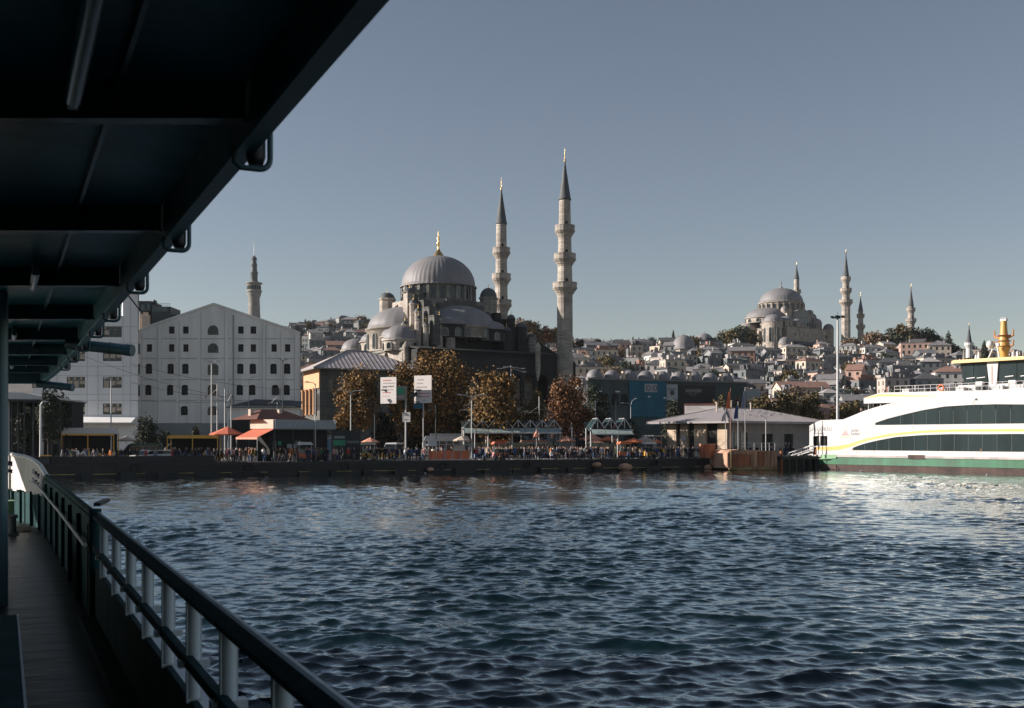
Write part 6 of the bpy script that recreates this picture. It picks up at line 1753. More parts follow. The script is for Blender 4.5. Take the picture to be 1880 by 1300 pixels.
    for i, x in enumerate((w0 + 4.0, w0 + 6.7)):
        q = MB(); q.box(-0.45, 0.45, 0.9, 1.5, zf - 0.25, zf + 1.1); q.build('deck_box', 'white', root, (pl0 - 0.7 if i == 0 else pl1 + 2.1, 0, 0))
    # funnel mast
    zR = zr + 0.44; mx = sp(1843, 620, 5)[0]; my = 5.0
    zz = lambda v: sp(1843, v, 5)[1]
    m = MB(); m.lathe([(0.5, zR), (0.62, zz(648)), (0.78, zz(640)), (0.66, zz(628)), (0.52, zz(618)), (0.42, zz(604)), (0.38, zz(592)), (0.38, zz(589))], 16, (mx, my)); m.build('mast', 'ochre_paint', root)
    m = MB()
    for d in (-0.32, -0.1, 0.1, 0.32): m.tube([(mx + d, my, zz(590)), (mx + d, my, zz(582 + 2 * abs(d)))], 0.1, 6)
    m.box(mx - 0.4, mx + 0.4, my - 0.25, my + 0.25, zz(589.5), zz(586.5)); m.build('mast_head', 'grey_metal', root)
    for sx in (-1, 1):
        m = MB(); m.tube([(mx + sx * 0.3, my, zz(622)), (mx + sx * 1.25, my, zz(617)), (mx + sx * 1.25, my, zz(606))], [0.16, 0.12, 0.08], 8); m.tube([(mx + sx * 0.5, my, zz(640)), (mx + sx * 1.25, my, zz(634)), (mx + sx * 1.25, my, zz(625))], [0.14, 0.12, 0.08], 8); m.build('mast_bracket', mat('rusty_yellow', (0.45, 0.19, 0.05), 0.7, 0, 0.3), root)
    for v in (617, 627, 637):
        m = MB(); m.lathe([(0.4, zz(v)), (0.86, zz(v) + 0.02), (0.86, zz(v) + 0.1), (0.4, zz(v) + 0.12)], 14, (mx, my)); m.build('mast_platform', 'rust', root)
    # radar frame, satellite dome, small aerials
    m = MB(); rx = sp(1829, 650, 3)[0]
    for dx, dy in ((-0.8, -0.5), (0.7, -0.5), (0, 0.6)): m.tube([(rx + dx, 3 + dy, zR), (rx + dx * 0.25, 3 + dy * 0.25, zR + 1.7)], 0.1, 6)
    m.box(rx - 0.5, rx + 0.4, 2.8, 3.2, zR + 1.6, zR + 2.0); m.build('radar_frame', 'white', root)
    m = MB(); m.lathe([(0.05, zR + 1.3), (0.42, zR + 1.55), (0.5, zR + 1.9), (0.36, zR + 2.25), (0.02, zR + 2.4)], 14, (rx - 0.65, 2.7)); m.build('satellite_dome', 'white', root)
    for u in (1770, 1792, 1797, 1860, 1868):
        a = sp(u, 660, 3); m = MB(); m.tube([(a[0], 3, zR), (a[0], 3, zR + random.uniform(0.5, 1.3))], [0.22, 0.12], 8); m.build('roof_fitting', 'white' if u != 1770 else 'concrete', root)
white_ferry()

def gangway():
    a = P(1447, 843, 163); b = P(1492, 829, 158.5)
    o = thing('gangway', 'white railed gangway sloping up from the quay to the ferry bow door', 'gangway', (0, 0, 0))
    m = MB(); m.bar(a, b, 1.2, 0.12); m.build('walkway', 'grey_metal', o)
    for s_ in (-0.55, 0.55):
        off = Vector((0, s_, 0))
        r = MB()
        for h in (0.45, 0.95): r.bar(a + off + Vector((0, 0, h)), b + off + Vector((0, 0, h)), 0.07, 0.07)
        r.build('hand_rail', 'white', o)
        for k in range(5):
            p = a.lerp(b, k / 4) + off
            q = MB(); q.bar(p, p + Vector((0, 0, 1.0)), 0.07, 0.07); q.build('post', 'white', o)
gangway()
# ================================================================ QUAYSIDE
def low_terminal():
    Y = 163.0
    c = Vector((PX(1335, Y), Y, 0))
    root = thing('ferry_terminal', 'low quayside terminal with broad grey hip roof and dark openings', 'building', c, R(38))
    ze = PZ(777, Y); W, D = 21.0, 13.0
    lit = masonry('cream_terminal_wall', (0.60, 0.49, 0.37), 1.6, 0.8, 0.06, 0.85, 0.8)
    # right-hand front, in shade
    f = MB()
    hs = [rect(2.6, GROUND + 0.9, 4.2, 2.9), rect(9.4, GROUND, 2.6, 3.6), rect(14.6, GROUND, 2.2, 3.6)]
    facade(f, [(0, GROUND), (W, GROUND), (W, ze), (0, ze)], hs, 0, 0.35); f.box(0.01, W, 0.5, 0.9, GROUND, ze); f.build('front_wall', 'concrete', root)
    g = MB(); g.box(0.5, 4.7, 0.28, 0.32, GROUND + 0.9, GROUND + 3.8); g.build('window', 'glass_teal', root)
    for x in (1.9, 3.3):
        q = MB(); q.box(x - 0.04, x + 0.04, 0.2, 0.29, GROUND + 0.9, GROUND + 3.8); q.build('window_mullion', 'frame', root)
    for x, w in ((9.4, 2.6), (14.6, 2.2)):
        g = MB(); g.box(x - w / 2, x + w / 2, 0.3, 0.34, GROUND, GROUND + 3.6); g.build('entrance', 'void', root)
        for k in range(2):
            q = MB(); q.box(x - 0.35 + k * 0.8 - 0.25, x - 0.35 + k * 0.8 + 0.1, 0.22, 0.29, GROUND + 1.9, GROUND + 2.3); q.build('notice', 'frame', root)
    # left-hand front, catching the sun below the eaves
    y = 0.0
    segs = [(0.02, 1.9, 'pier'), (1.9, 4.2, 'gap'), (4.2, 6.6, 'pier'), (6.6, 7.9, 'gap'), (7.9, 9.5, 'pier'), (9.5, 10.4, 'gap'), (10.4, 12.3, 'pier')]
    for a, b, k in segs:
        m = MB()
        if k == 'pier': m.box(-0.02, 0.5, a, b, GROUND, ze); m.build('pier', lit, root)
        else: m.box(0.3, 0.35, a, b, GROUND, ze); m.build('opening', 'void', root)
    for a, b, k in segs:
        if k == 'gap':
            q = MB()
            for h in (1.0, 1.5, 2.0): q.box(0.15, 0.2, a + 0.1, b - 0.1, GROUND + h, GROUND + h + 0.08)
            q.build('shutter_bar', 'frame', root)
    b_ = MB(); b_.box(0.51, W, 0.91, D, GROUND, ze - 0.05); b_.build('core', 'void', root)
    ac = MB(); ac.box(-0.35, -0.03, 8.1, 9.0, GROUND + 2.6, GROUND + 3.3); ac.lathe([(0.001, 0), (0.22, 0), (0.24, 0.02)], 12); ac.build('air_conditioner', 'white', root)
    o = 2.0; rh = 2.25
    rf = MB()
    A, B, C_, D_ = (-o, -o, ze), (W + o, -o, ze), (W + o, D + o, ze), (-o, D + o, ze)
    t0, t1 = (6.4, D / 2, ze + rh), (W - 6.4, D / 2, ze + rh)
    up = lambda p: (p[0], p[1], p[2] + 0.32)
    rf.add([up(A), up(B), up(C_), up(D_), up(t0), up(t1), A, B, C_, D_], [(0, 1, 5, 4), (1, 2, 5), (2, 3, 4, 5), (3, 0, 4), (6, 7, 1, 0), (7, 8, 2, 1), (8, 9, 3, 2), (9, 6, 0, 3), (9, 8, 7, 6)])
    r = rf.build('roof', 'roofgrey', root)
    for p0, p1 in ((A, t0), (B, t1), (D_, t0), (t0, t1)):
        m = MB(); m.bar(Vector(up(p0)) + Vector((0, 0, 0.03)), Vector(up(p1)) + Vector((0, 0, 0.03)), 0.22, 0.14); m.build('roof_hip', 'concrete', r)
    for i in range(30):
        x = -o + 0.5 + i * (W + 2 * o - 1) / 29
        tm = 1.0
        if x < t0[0]: tm = (x + o) / (t0[0] + o)
        if x > t1[0]: tm = (W + o - x) / (W + o - t1[0])
        m = MB(); m.bar((x, -o, ze + 0.34), (x, -o + (D / 2 + o) * tm, ze + 0.34 + rh * tm), 0.05, 0.06); m.build('roof_seam', 'roofgrey', r)
    for x, yy, h in ((3.6, 5.2, 1.4), (8.4, 6.4, 1.5), (12.2, 5.6, 1.3)):
        m = MB(); zz = ze + 0.3 + rh * min(1, (yy + o) / (D / 2 + o)); m.tube([(x, yy, zz - 0.3), (x, yy, zz + h * 0.7)], 0.12, 8); m.tube([(x, yy, zz + h * 0.7), (x, yy, zz + h * 0.85)], 0.2, 8); m.build('roof_vent', 'cream', r)
    # small glass lean-to at the left end
    ln = MB(); ln.box(-3.0, 0.4, 12.32, 15, GROUND + 3.2, GROUND + 3.4); ln.build('side_canopy', 'grey_metal', root)
    for x in (-2.8, -1.2, 0.2):
        m = MB(); m.box(x - 0.05, x + 0.05, 12.4, 12.5, GROUND, GROUND + 3.2); m.build('canopy_post', 'grey_metal', root)
low_terminal()

def pontoon():
    p0 = P(1288, 862, 155); 
    o = thing('rusty_pontoon', 'rust streaked steel pontoon block at the waterline in front of the terminal', 'pontoon', (PX(1352, 153.5), 153.5, 0), QROT - 0.14)
    W = 6.4
    m = MB(); m.prism([(-1.4, 0.3), (0.2, 0.0), (W, 0.0), (W, 2.4), (W - 0.3, 2.7), (0.4, 2.95), (-0.9, 2.8), (-1.4, 2.4)], 'y', 0, 5.5); m.build('hull', 'rustpale', o)
    for k in range(7):
        x = -0.9 + k * 1.05; m = MB(); m.box(x, x + 0.98, -0.09 - random.uniform(0, 0.03), -0.001, 0.55, 2.35 + random.uniform(-0.2, 0.25)); m.build('side_plate', 'rust' if k in (0, 1, 2, 4) else 'rustpale', o)
    m = MB(); m.box(-1.3, W + 0.05, -0.32, 0.0, 0.1, 0.38); m.box(-0.6, W - 0.6, -0.28, -0.001, 0.42, 0.52); m.build('fender_timber', 'algae', o)
    for x in (-0.9, 1.5, 3.6, 5.9):
        m = MB(); m.tube([(x, -0.12, 0.3), (x, -0.12, 2.9)], 0.07, 8); m.build('fender_pile', 'algae', o)
    m = MB()
    for x in (3.0, 4.2, 5.4, 6.3): m.tube([(x, 0.4, 2.5), (x, 0.4, 3.9)], 0.04, 6)
    for z_ in (3.3, 3.85): m.bar((1.2, 0.4, z_), (6.3, 0.4, z_), 0.05, 0.05)
    m.build('railing', 'grey_metal', o)
    b = thing('salmon_barrier', 'plain salmon red low wall left of the rusty pontoon', 'barrier', (PX(1287, 156.5), 156.5, 0), QROT - 0.1)
    m = MB(); m.box(0, 2.35, 0, 0.5, 1.75, 3.6); m.build('panel', 'rust', b)
    m = MB(); m.box(-0.05, 2.4, -0.05, 0.55, 3.6, 3.72); m.build('cap', 'rustpale', b)
    q = thing('dark_pier', 'dark timber pier between the rusty pontoon and the ferry bow', 'pier', (PX(1432, 155.5), 155.5, 0), QROT - 0.1)
    m = MB(); m.box(0, 6.6, 0, 6, 1.5, 1.95); m.build('deck', 'quay', q)
    for i in range(6):
        m = MB(); m.tube([(0.4 + i * 1.2, 0.3, -2), (0.4 + i * 1.2, 0.3, 2.1 if i else 2.7)], 0.22, 9); m.build('pile', 'rust' if i == 0 else 'quay', q)
    m = MB(); m.box(0, 6.6, 1.2, 1.4, -1, 1.5); m.build('skirt', 'black', q)
pontoon()

M['palegreenglass'] = mat('pale_green_canopy_glass', (0.30, 0.37, 0.35), 0.45, 0, 0.3, 0.9)
def tram_shelter(u0, u1, Y, n, label, vt, vb, teal=True):
    z0 = GROUND
    x0 = PX(u0, Y); W = PX(u1, Y) - x0
    o = thing('tram_shelter', label, 'shelter', (x0, Y, 0), 0.10)
    zt, zb = PZ(vt, Y), PZ(vb, Y)
    st = W / n
    for i in range(n):
        f = MB(); a, m, b = i * st, (i + 0.5) * st, (i + 1) * st
        f.bar((a, 0, zb), (m, 0, zt), 0.11, 0.11); f.bar((m, 0, zt), (b, 0, zb), 0.11, 0.11); f.bar((m, 0.005, zb), (m, 0.005, zt), 0.12, 0.09)
        f.bar((m, 0, zt), (m, 4, zt), 0.12, 0.12); f.bar((a, 4, zb), (m, 4, zt), 0.12, 0.12); f.bar((m, 4, zt), (b, 4, zb), 0.12, 0.12)
        f.build('truss_frame', 'grey_metal', o)
        for s_ in (0, 1):
            p = MB(); xa, xb = (a, m) if s_ == 0 else (m, b); za, zc = (zb, zt) if s_ == 0 else (zt, zb)
            p.add([(xa + .05, 0.1, za - 0.08), (xb - .05, 0.1, zc - 0.08), (xb - .05, 3.9, zc - 0.08), (xa + .05, 3.9, za - 0.08), (xa + .05, 0.1, za - 0.12), (xb - .05, 0.1, zc - 0.12), (xb - .05, 3.9, zc - 0.12), (xa + .05, 3.9, za - 0.12)], [(0, 1, 2, 3), (7, 6, 5, 4), (0, 4, 5, 1), (1, 5, 6, 2), (2, 6, 7, 3), (3, 7, 4, 0)])
            p.build('roof_pane', 'glass_teal' if teal else 'greybanner', o)
    for i in range(0, n + 1, 2):
        p = MB(); p.tube([(0, 0, z0), (0, 0, zb)], 0.12, 8); p.build('post', 'grey_metal', o, (i * st, 0, 0)); p.build('post', 'grey_metal', o, (i * st, 4, 0))
    g = MB(); g.box(-0.3, W + 0.3, -0.12, 0.06, zb - 0.42, zb - 0.16); g.build('fascia', 'grey_metal', o)
    if teal:
        for i in range(n):
            q = MB(); a_ = i * st + 0.04; b2 = (i + 1) * st - 0.04
            q.add([(a_, -0.2, zb - 0.18), (b2, -0.2, zb - 0.18), (b2, -1.5, zb - 0.8), (a_, -1.5, zb - 0.8), (a_, -0.2, zb - 0.24), (b2, -0.2, zb - 0.24), (b2, -1.5, zb - 0.86), (a_, -1.5, zb - 0.86)], [(0, 3, 2, 1), (4, 5, 6, 7), (0, 1, 5, 4), (2, 3, 7, 6), (0, 4, 7, 3), (1, 2, 6, 5)]); q.build('canopy_pane', M['palegreenglass'], o)
        q = MB(); q.box(-0.1, W + 0.1, -1.6, -1.5, zb - 0.95, zb - 0.8); q.build('canopy_gutter', 'white', o)
        t = MB(); t.box(-0.2, W * 0.95, 4.2, 4.3, zb - 0.1, zb + 0.95); t.build('rear_glazing', 'glass_teal', o)
    for i in range(n):
        p = MB(); p.box(i * st + 0.1, (i + 1) * st - 0.1, 3.5, 3.55, z0 + 0.5, z0 + 2.3); p.build('glass_screen', 'glass_teal', o)
tram_shelter(852, 1030, 160, 8, 'long tram shelter with zigzag truss roof in front of the orange trees', 771, 784)
tram_shelter(1085, 1160, 154.5, 3, 'short tram shelter with three zigzag trusses, right of the long one', 768, 786)

def kiosk():
    Y = 136.0
    c = Vector((PX(504, Y), Y, 0))
    o = thing('snack_kiosk', 'snack kiosk with cream fascia, brown hip roof and red awning on the quay', 'kiosk', c, QROT + R(24))
    zb, zt = PZ(787, Y), PZ(770, Y)
    L_, D = 9.6, 4.6
    m = MB(); m.box(0, L_, -0.15, 0.05, zb, zt); m.build('fascia', 'greybanner', o)
    m = MB(); m.box(-0.15, 0.0, 0.051, D + 0.4, zb, zt); m.build('fascia', 'cream', o)  # one fascia: sunlight put into this cream side, shade into the grey front
    m = MB(); m.box(0.05, L_, 0.06, D, zb - 0.12, zt - 0.05); m.build('flat_roof', 'concrete', o)
    m = MB(); m.box(0.3, L_ - 0.2, 1.4, D, GROUND, zb - 0.121); m.build('back_room', 'void', o)
    for x in (0.15, 3.0, 6.2, 9.3):
        m = MB(); m.box(x - 0.07, x + 0.07, 0.2, 0.34, GROUND, zb - 0.12); m.build('post', 'dark_metal', o)
    m = MB(); m.box(0.6, 4.2, 0.9, 1.3, GROUND, GROUND + 1.05); m.build('counter', 'frame', o)
    for x, w, h, mm, zz in ((1.5, 0.5, 0.5, 'signgreen', 2.05), (2.9, 1.5, 0.5, 'greybanner', 1.7), (0.7, 0.5, 0.9, 'glass_teal', 1.6), (4.2, 0.9, 0.7, 'frame', 1.9)):
        m = MB(); m.box(x, x + w, 1.33, 1.39, GROUND + zz, GROUND + zz + h); m.build('menu_board', mm, o)
    zr = zt + 0.02
    r = MB(); r.add([(-1.1, 2.2, zr), (7.6, 2.2, zr), (7.6, 8, zr), (-1.1, 8, zr), (1.6, 5.1, zr + 1.35), (4.9, 5.1, zr + 1.35)], [(0, 1, 5, 4), (1, 2, 5), (2, 3, 4, 5), (3, 0, 4), (3, 2, 1, 0)]); r.build('hip_roof', 'redbrown', o)
    for x, y in ((-0.1, 5.0), (3.6, 4.0)):
        m = MB(); m.box(x, x + 0.5, y, y + 0.5, zr, zr + 1.35); m.build('chimney', 'cream', o)
    m = MB(); m.box(L_ - 0.5, L_ - 0.1, -0.3, -0.16, zt - 0.5, zt + 0.02); m.build('flood_light', 'white', o)
    # sloping red awning from the left side
    a = MB(); za, zc = zb - 0.05, PZ(803, Y)
    n = 6
    for i in range(n):
        y0, y1 = 0.1 + i * D / n, 0.1 + (i + 1) * D / n - 0.03
        q = MB(); q.add([(-0.05, y0, za), (-0.05, y1, za), (-2.5, y1, zc), (-2.5, y0, zc), (-0.05, y0, za - 0.05), (-0.05, y1, za - 0.05), (-2.5, y1, zc - 0.05), (-2.5, y0, zc - 0.05)], [(0, 1, 2, 3), (7, 6, 5, 4), (0, 3, 7, 4), (1, 5, 6, 2), (2, 6, 7, 3)])
        q.add([(-2.51, y0, zc), (-2.51, y1, zc), (-2.51, y1, zc - 0.25), (-2.51, y0, zc - 0.25)], [(0, 1, 2, 3)], 1)
        q.build('awning_strip', ['redcanvas', 'pinkcanvas'], o)
    for y in (0.15, D):
        m = MB(); m.tube([(-2.45, y, GROUND), (-2.45, y, zc)], 0.04, 6); m.build('awning_pole', 'grey_metal', o)
kiosk()

def parasol(u, v_top, v_rim, wpx, Y, label, m='orange'):
    o = thing('parasol', label, 'parasol', (PX(u, Y), Y, 0), 0.3)
    zt, zr = PZ(v_top, Y), PZ(v_rim, Y); r = wpx * Y / F / 2
    n = 8
    for i in range(n):
        a0, a1 = 2 * PI * i / n, 2 * PI * (i + 1) / n - 0.02
        q = MB(); p0 = (r * math.cos(a0), r * math.sin(a0), zr); p1 = (r * math.cos(a1), r * math.sin(a1), zr)
        q.add([(0, 0, zt), p0, p1, (0, 0, zt - 0.03), (p0[0], p0[1], zr - 0.03), (p1[0], p1[1], zr - 0.03), (p0[0], p0[1], zr - 0.16), (p1[0], p1[1], zr - 0.16)], [(0, 1, 2), (5, 4, 3), (1, 6, 7, 2), (4, 5, 7, 6)])
        q.build('canopy_panel', m, o)
    q = MB(); q.tube([(0, 0, GROUND), (0, 0, zt + 0.1)], 0.035, 8); q.build('pole', 'grey_metal', o)
parasol(418, 783, 797, 66, 140, 'big red parasol beside the snack kiosk awning', 'redcanvas')
parasol(1085, 796, 806, 46, 168, 'pale peach parasol under the short tram shelter', 'pinkcanvas')
parasol(1116, 801, 808, 44, 162, 'orange parasol in front of the short tram shelter')
parasol(1094, 806, 813, 38, 160, 'low salmon parasol at the front of the parasol group', 'pinkcanvas')
parasol(1163, 804, 811, 44, 161, 'orange parasol nearest the terminal wall')
parasol(1205, 806, 812, 24, 166, 'small orange parasol against the terminal pier')
parasol(985, 789, 801, 12, 158, 'closed narrow pale parasol in the crowd', 'pinkcanvas')

def stall(u0, u1, Y, label, roof_m, frame_m, v_roof, v_top, front=None, rows=2):
    x0 = PX(u0, Y); W = PX(u1, Y) - x0
    o = thing('market_stall', label, 'stall', (x0, Y, 0), 0.12)
    zr, zt = PZ(v_roof, Y), PZ(v_top, Y)
    m = MB(); m.prism([(0, zr), (W, zr), (W - 0.35, zt), (0.35, zt)], 'y', 0, 2.6); m.build('canopy', roof_m, o)
    k = max(2, int(W / 2.2))
    for i in range(k + 1):
        for y in (0.08, 2.5):
            p = MB(); p.box(-0.05, 0.05, y - 0.05, y + 0.05, GROUND, zr); p.build('post', frame_m, o, (0.06 + i * (W - 0.12) / k, 0, 0))
    b = MB(); b.box(0, W, -0.03, 0.05, zr - 0.2, zr - 0.001); b.build('front_beam', frame_m, o)
    c = MB(); c.box(0.2, W - 0.2, 0.5, 1.3, GROUND, GROUND + 0.85); c.build('counter', front or 'frame', o)
    g = MB(); g.box(0.2, W - 0.2, 2.3, 2.36, GROUND, zr - 0.2); g.build('back_sheet', 'void', o)
    gr = random.Random(int(u0))
    for i in range(int(W / 0.55)):
        q = MB(); s = gr.uniform(0.2, 0.42); q.box(-s / 2, s / 2, -0.15, 0.15, 0, gr.uniform(0.15, 0.4)); q.build('crate', gr.choice(['orange', 'cream', 'signgreen', 'yellow', 'white', 'dark_metal']), o, (0.45 + i * 0.55, 0.8, GROUND + 0.85))
    return o
stall(112, 206, 131, 'long market tent with white canopy and yellow frame at the left of the quay', 'white', 'yellow', 796.5, 785.5)
stall(95, 116, 131.5, 'small stall with a salmon canopy left of the white tent', 'pinkcanvas', 'dark_metal', 798, 791)
stall(306, 398, 136, 'long stall with a thin yellow canopy right of the white car', 'yellow', 'yellow', 802, 799)
stall(896, 936, 163, 'stall with a narrow orange canopy before the tram shelter', 'orange', 'white', 811, 807)
stall(958, 1008, 164, 'stall with a faded red canopy beneath the tram shelter', 'pinkcanvas', 'grey_metal', 812, 808.5)

def tram():
    Y = 167.0; x0 = PX(776, Y); W = PX(862, Y) - x0
    o = thing('tram', 'white tram with dark windows standing between the right board and the long shelter', 'tram', (x0, Y, GROUND), 0.12)
    b = MB(); b.prism([(0, 0.35), (W, 0.35), (W, 2.9), (W - 0.3, 3.3), (0.5, 3.3), (0, 2.2)], 'y', 0, 2.4); b.build('body', 'white', o)
    n = 6
    for i in range(n):
        q = MB(); q.box(0.5 + i * (W - 0.8) / n, 0.35 + (i + 1) * (W - 0.8) / n, -0.03, -0.002, 1.3, 2.5); q.build('window', 'glass', o)
    q = MB(); q.box(0.1, W - 0.05, -0.025, -0.002, 0.5, 0.85); q.build('side_band', 'bluebanner', o)
    q = MB(); q.box(1.2, W - 1.2, 0.5, 1.9, 3.301, 3.65); q.build('roof_unit', 'greybanner', o)
    for x in (1.0, W - 1.4):
        for yy in (0.1, 2.1):
            q = MB(); q.tube([(x, yy, 0.33), (x, yy + 0.15, 0.33)], 0.33, 14); q.build('wheel', 'dark_metal', o)
tram()
def cart(u, d, label, m, top):
    Y = quayY(u) + d
    o = thing('snack_cart', label, 'cart', (PX(u, Y), Y, GROUND), 0.3)
    q = MB(); q.box(-0.8, 0.8, -0.4, 0.4, 0.4, 1.05); q.build('body', m, o)
    q = MB(); q.box(-0.75, 0.75, -0.35, 0.35, 1.052, 1.5); q.build('glass_case', 'glass_teal', o)
    q = MB(); q.prism([(-1.0, 2.1), (1.0, 2.1), (0.7, 2.45), (-0.7, 2.45)], 'y', -0.6, 0.6); q.build('canopy', top, o)
    for x in (-0.75, 0.75):
        q = MB(); q.box(x - 0.03, x + 0.03, -0.38, -0.32, 1.05, 2.1); q.build('post', 'grey_metal', o)
        q = MB(); q.tube([(x * 0.7, -0.45, 0.3), (x * 0.7, -0.38, 0.3)], 0.3, 14); q.build('wheel', 'dark_metal', o)
cart(560, 1.6, 'red snack cart before the kiosk counter', 'redcanvas', 'white')
cart(676, 2.0, 'yellow snack cart left of the yellow taxi', 'yellow', 'cream')
cart(916, 1.6, 'red snack cart with a red canopy before the long shelter', 'redcanvas', 'redcanvas')
cart(1146, 1.8, 'orange snack cart among the parasols', 'orange', 'orange')
cart(1192, 2.6, 'yellow snack cart left of the terminal', 'yellow', 'white')
parasol(848, 800, 808, 34, 158, 'cream parasol right of the tram', 'cream')
parasol(1040, 800, 809, 36, 160, 'peach parasol right of the long planter', 'pinkcanvas')
parasol(1184, 801, 809, 40, 168, 'cream parasol left of the terminal piers', 'cream')
parasol(680, 803, 811, 34, 152, 'faded red parasol right of the dark cabinets', 'pinkcanvas')
parasol(232, 800, 808, 34, 138, 'cream parasol right of the white market tent', 'cream')

def red_stand():
    Y = quayY(825) + 0.9
    o = thing('red_panel_stand', 'row of orange red panels with a beige cover at the quay edge', 'stall', (PX(786, Y), Y, 0), QROT - 0.2)
    W = 5.6
    for i in range(9):
        q = MB(); q.box(i * 0.62, i * 0.62 + 0.58, 0, 0.08, GROUND + 0.15, GROUND + 1.35 + random.uniform(-0.1, 0.1)); q.build('panel', 'orange' if i % 3 else 'redcanvas', o)
    for i in range(6):
        q = MB(); q.box(i * 1.1 - 0.04, i * 1.1 + 0.04, -0.08, -0.005, GROUND, GROUND + 2.1); q.build('post', 'grey_metal', o)
    q = MB(); q.box(-0.1, W, -0.2, 1.4, GROUND + 2.02, GROUND + 2.12); q.build('rail_shelf', 'roofgrey', o)
    q = MB(); q.add([(3.3, -0.15, GROUND + 1.25), (5.0, -0.15, GROUND + 1.25), (4.8, -0.02, GROUND + 2.0), (3.5, -0.02, GROUND + 2.0), (3.3, 1, GROUND + 1.25), (5.0, 1, GROUND + 1.25), (4.8, 0.9, GROUND + 2.0), (3.5, 0.9, GROUND + 2.0)], [(0, 1, 2, 3), (7, 6, 5, 4), (0, 3, 7, 4), (1, 5, 6, 2), (3, 2, 6, 7)]); q.build('beige_cover', 'cream', o)
    q = MB(); q.box(-0.05, 1.1, -0.3, -0.22, GROUND + 1.9, GROUND + 2.75); q.build('white_board', 'white', o)
    q = MB(); q.box(-0.1, W, -0.35, -0.1, GROUND + 0.04, GROUND + 0.14); q.build('kerb_rail', 'strake', o)
red_stand()

def kiosk_box(u, w, vt, Y, label, body, panel, pv, m_top='frame'):
    x = PX(u, Y); W = w * Y / F; zt = PZ(vt, Y)
    o = thing('quay_cabinet', label, 'cabinet', (x, Y, 0), 0.15)
    m = MB(); m.box(-W / 2, W / 2, 0, 1.2, GROUND, zt); m.build('body', body, o)
    m = MB(); m.box(-W / 2 + 0.12, W / 2 - 0.12, -0.05, -0.002, PZ(pv[1], Y), PZ(pv[0], Y)); m.build('panel', panel, o)
    m = MB(); m.box(-W / 2 - 0.1, W / 2 + 0.1, -0.12, 1.3, zt, zt + 0.12); m.build('top', 'dark_metal', o)
    m = MB(); m.box(-W / 2 + 0.2, W / 2 - 0.2, -0.07, -0.003, PZ(pv[0] - 3, Y), PZ(pv[0] - 7.5, Y)); m.build('header', m_top, o)
adm = mat('pale_blue_poster', (0.20, 0.36, 0.50), 0.4, 0, 0.4, 1.4)
kiosk_box(602, 15, 798, 145, 'advert pillar with a pale blue poster beside the kiosk', 'white', adm, (806, 832), 'greybanner')
kiosk_box(623, 25, 791, 147, 'dark cabinet with a green panel right of the blue poster', 'dark_metal', 'signgreen', (808, 818), 'greybanner')
kiosk_box(648, 26, 792, 148, 'plain dark cabinet right of the green panelled one', 'black', 'frame', (809, 814), 'dark_metal')

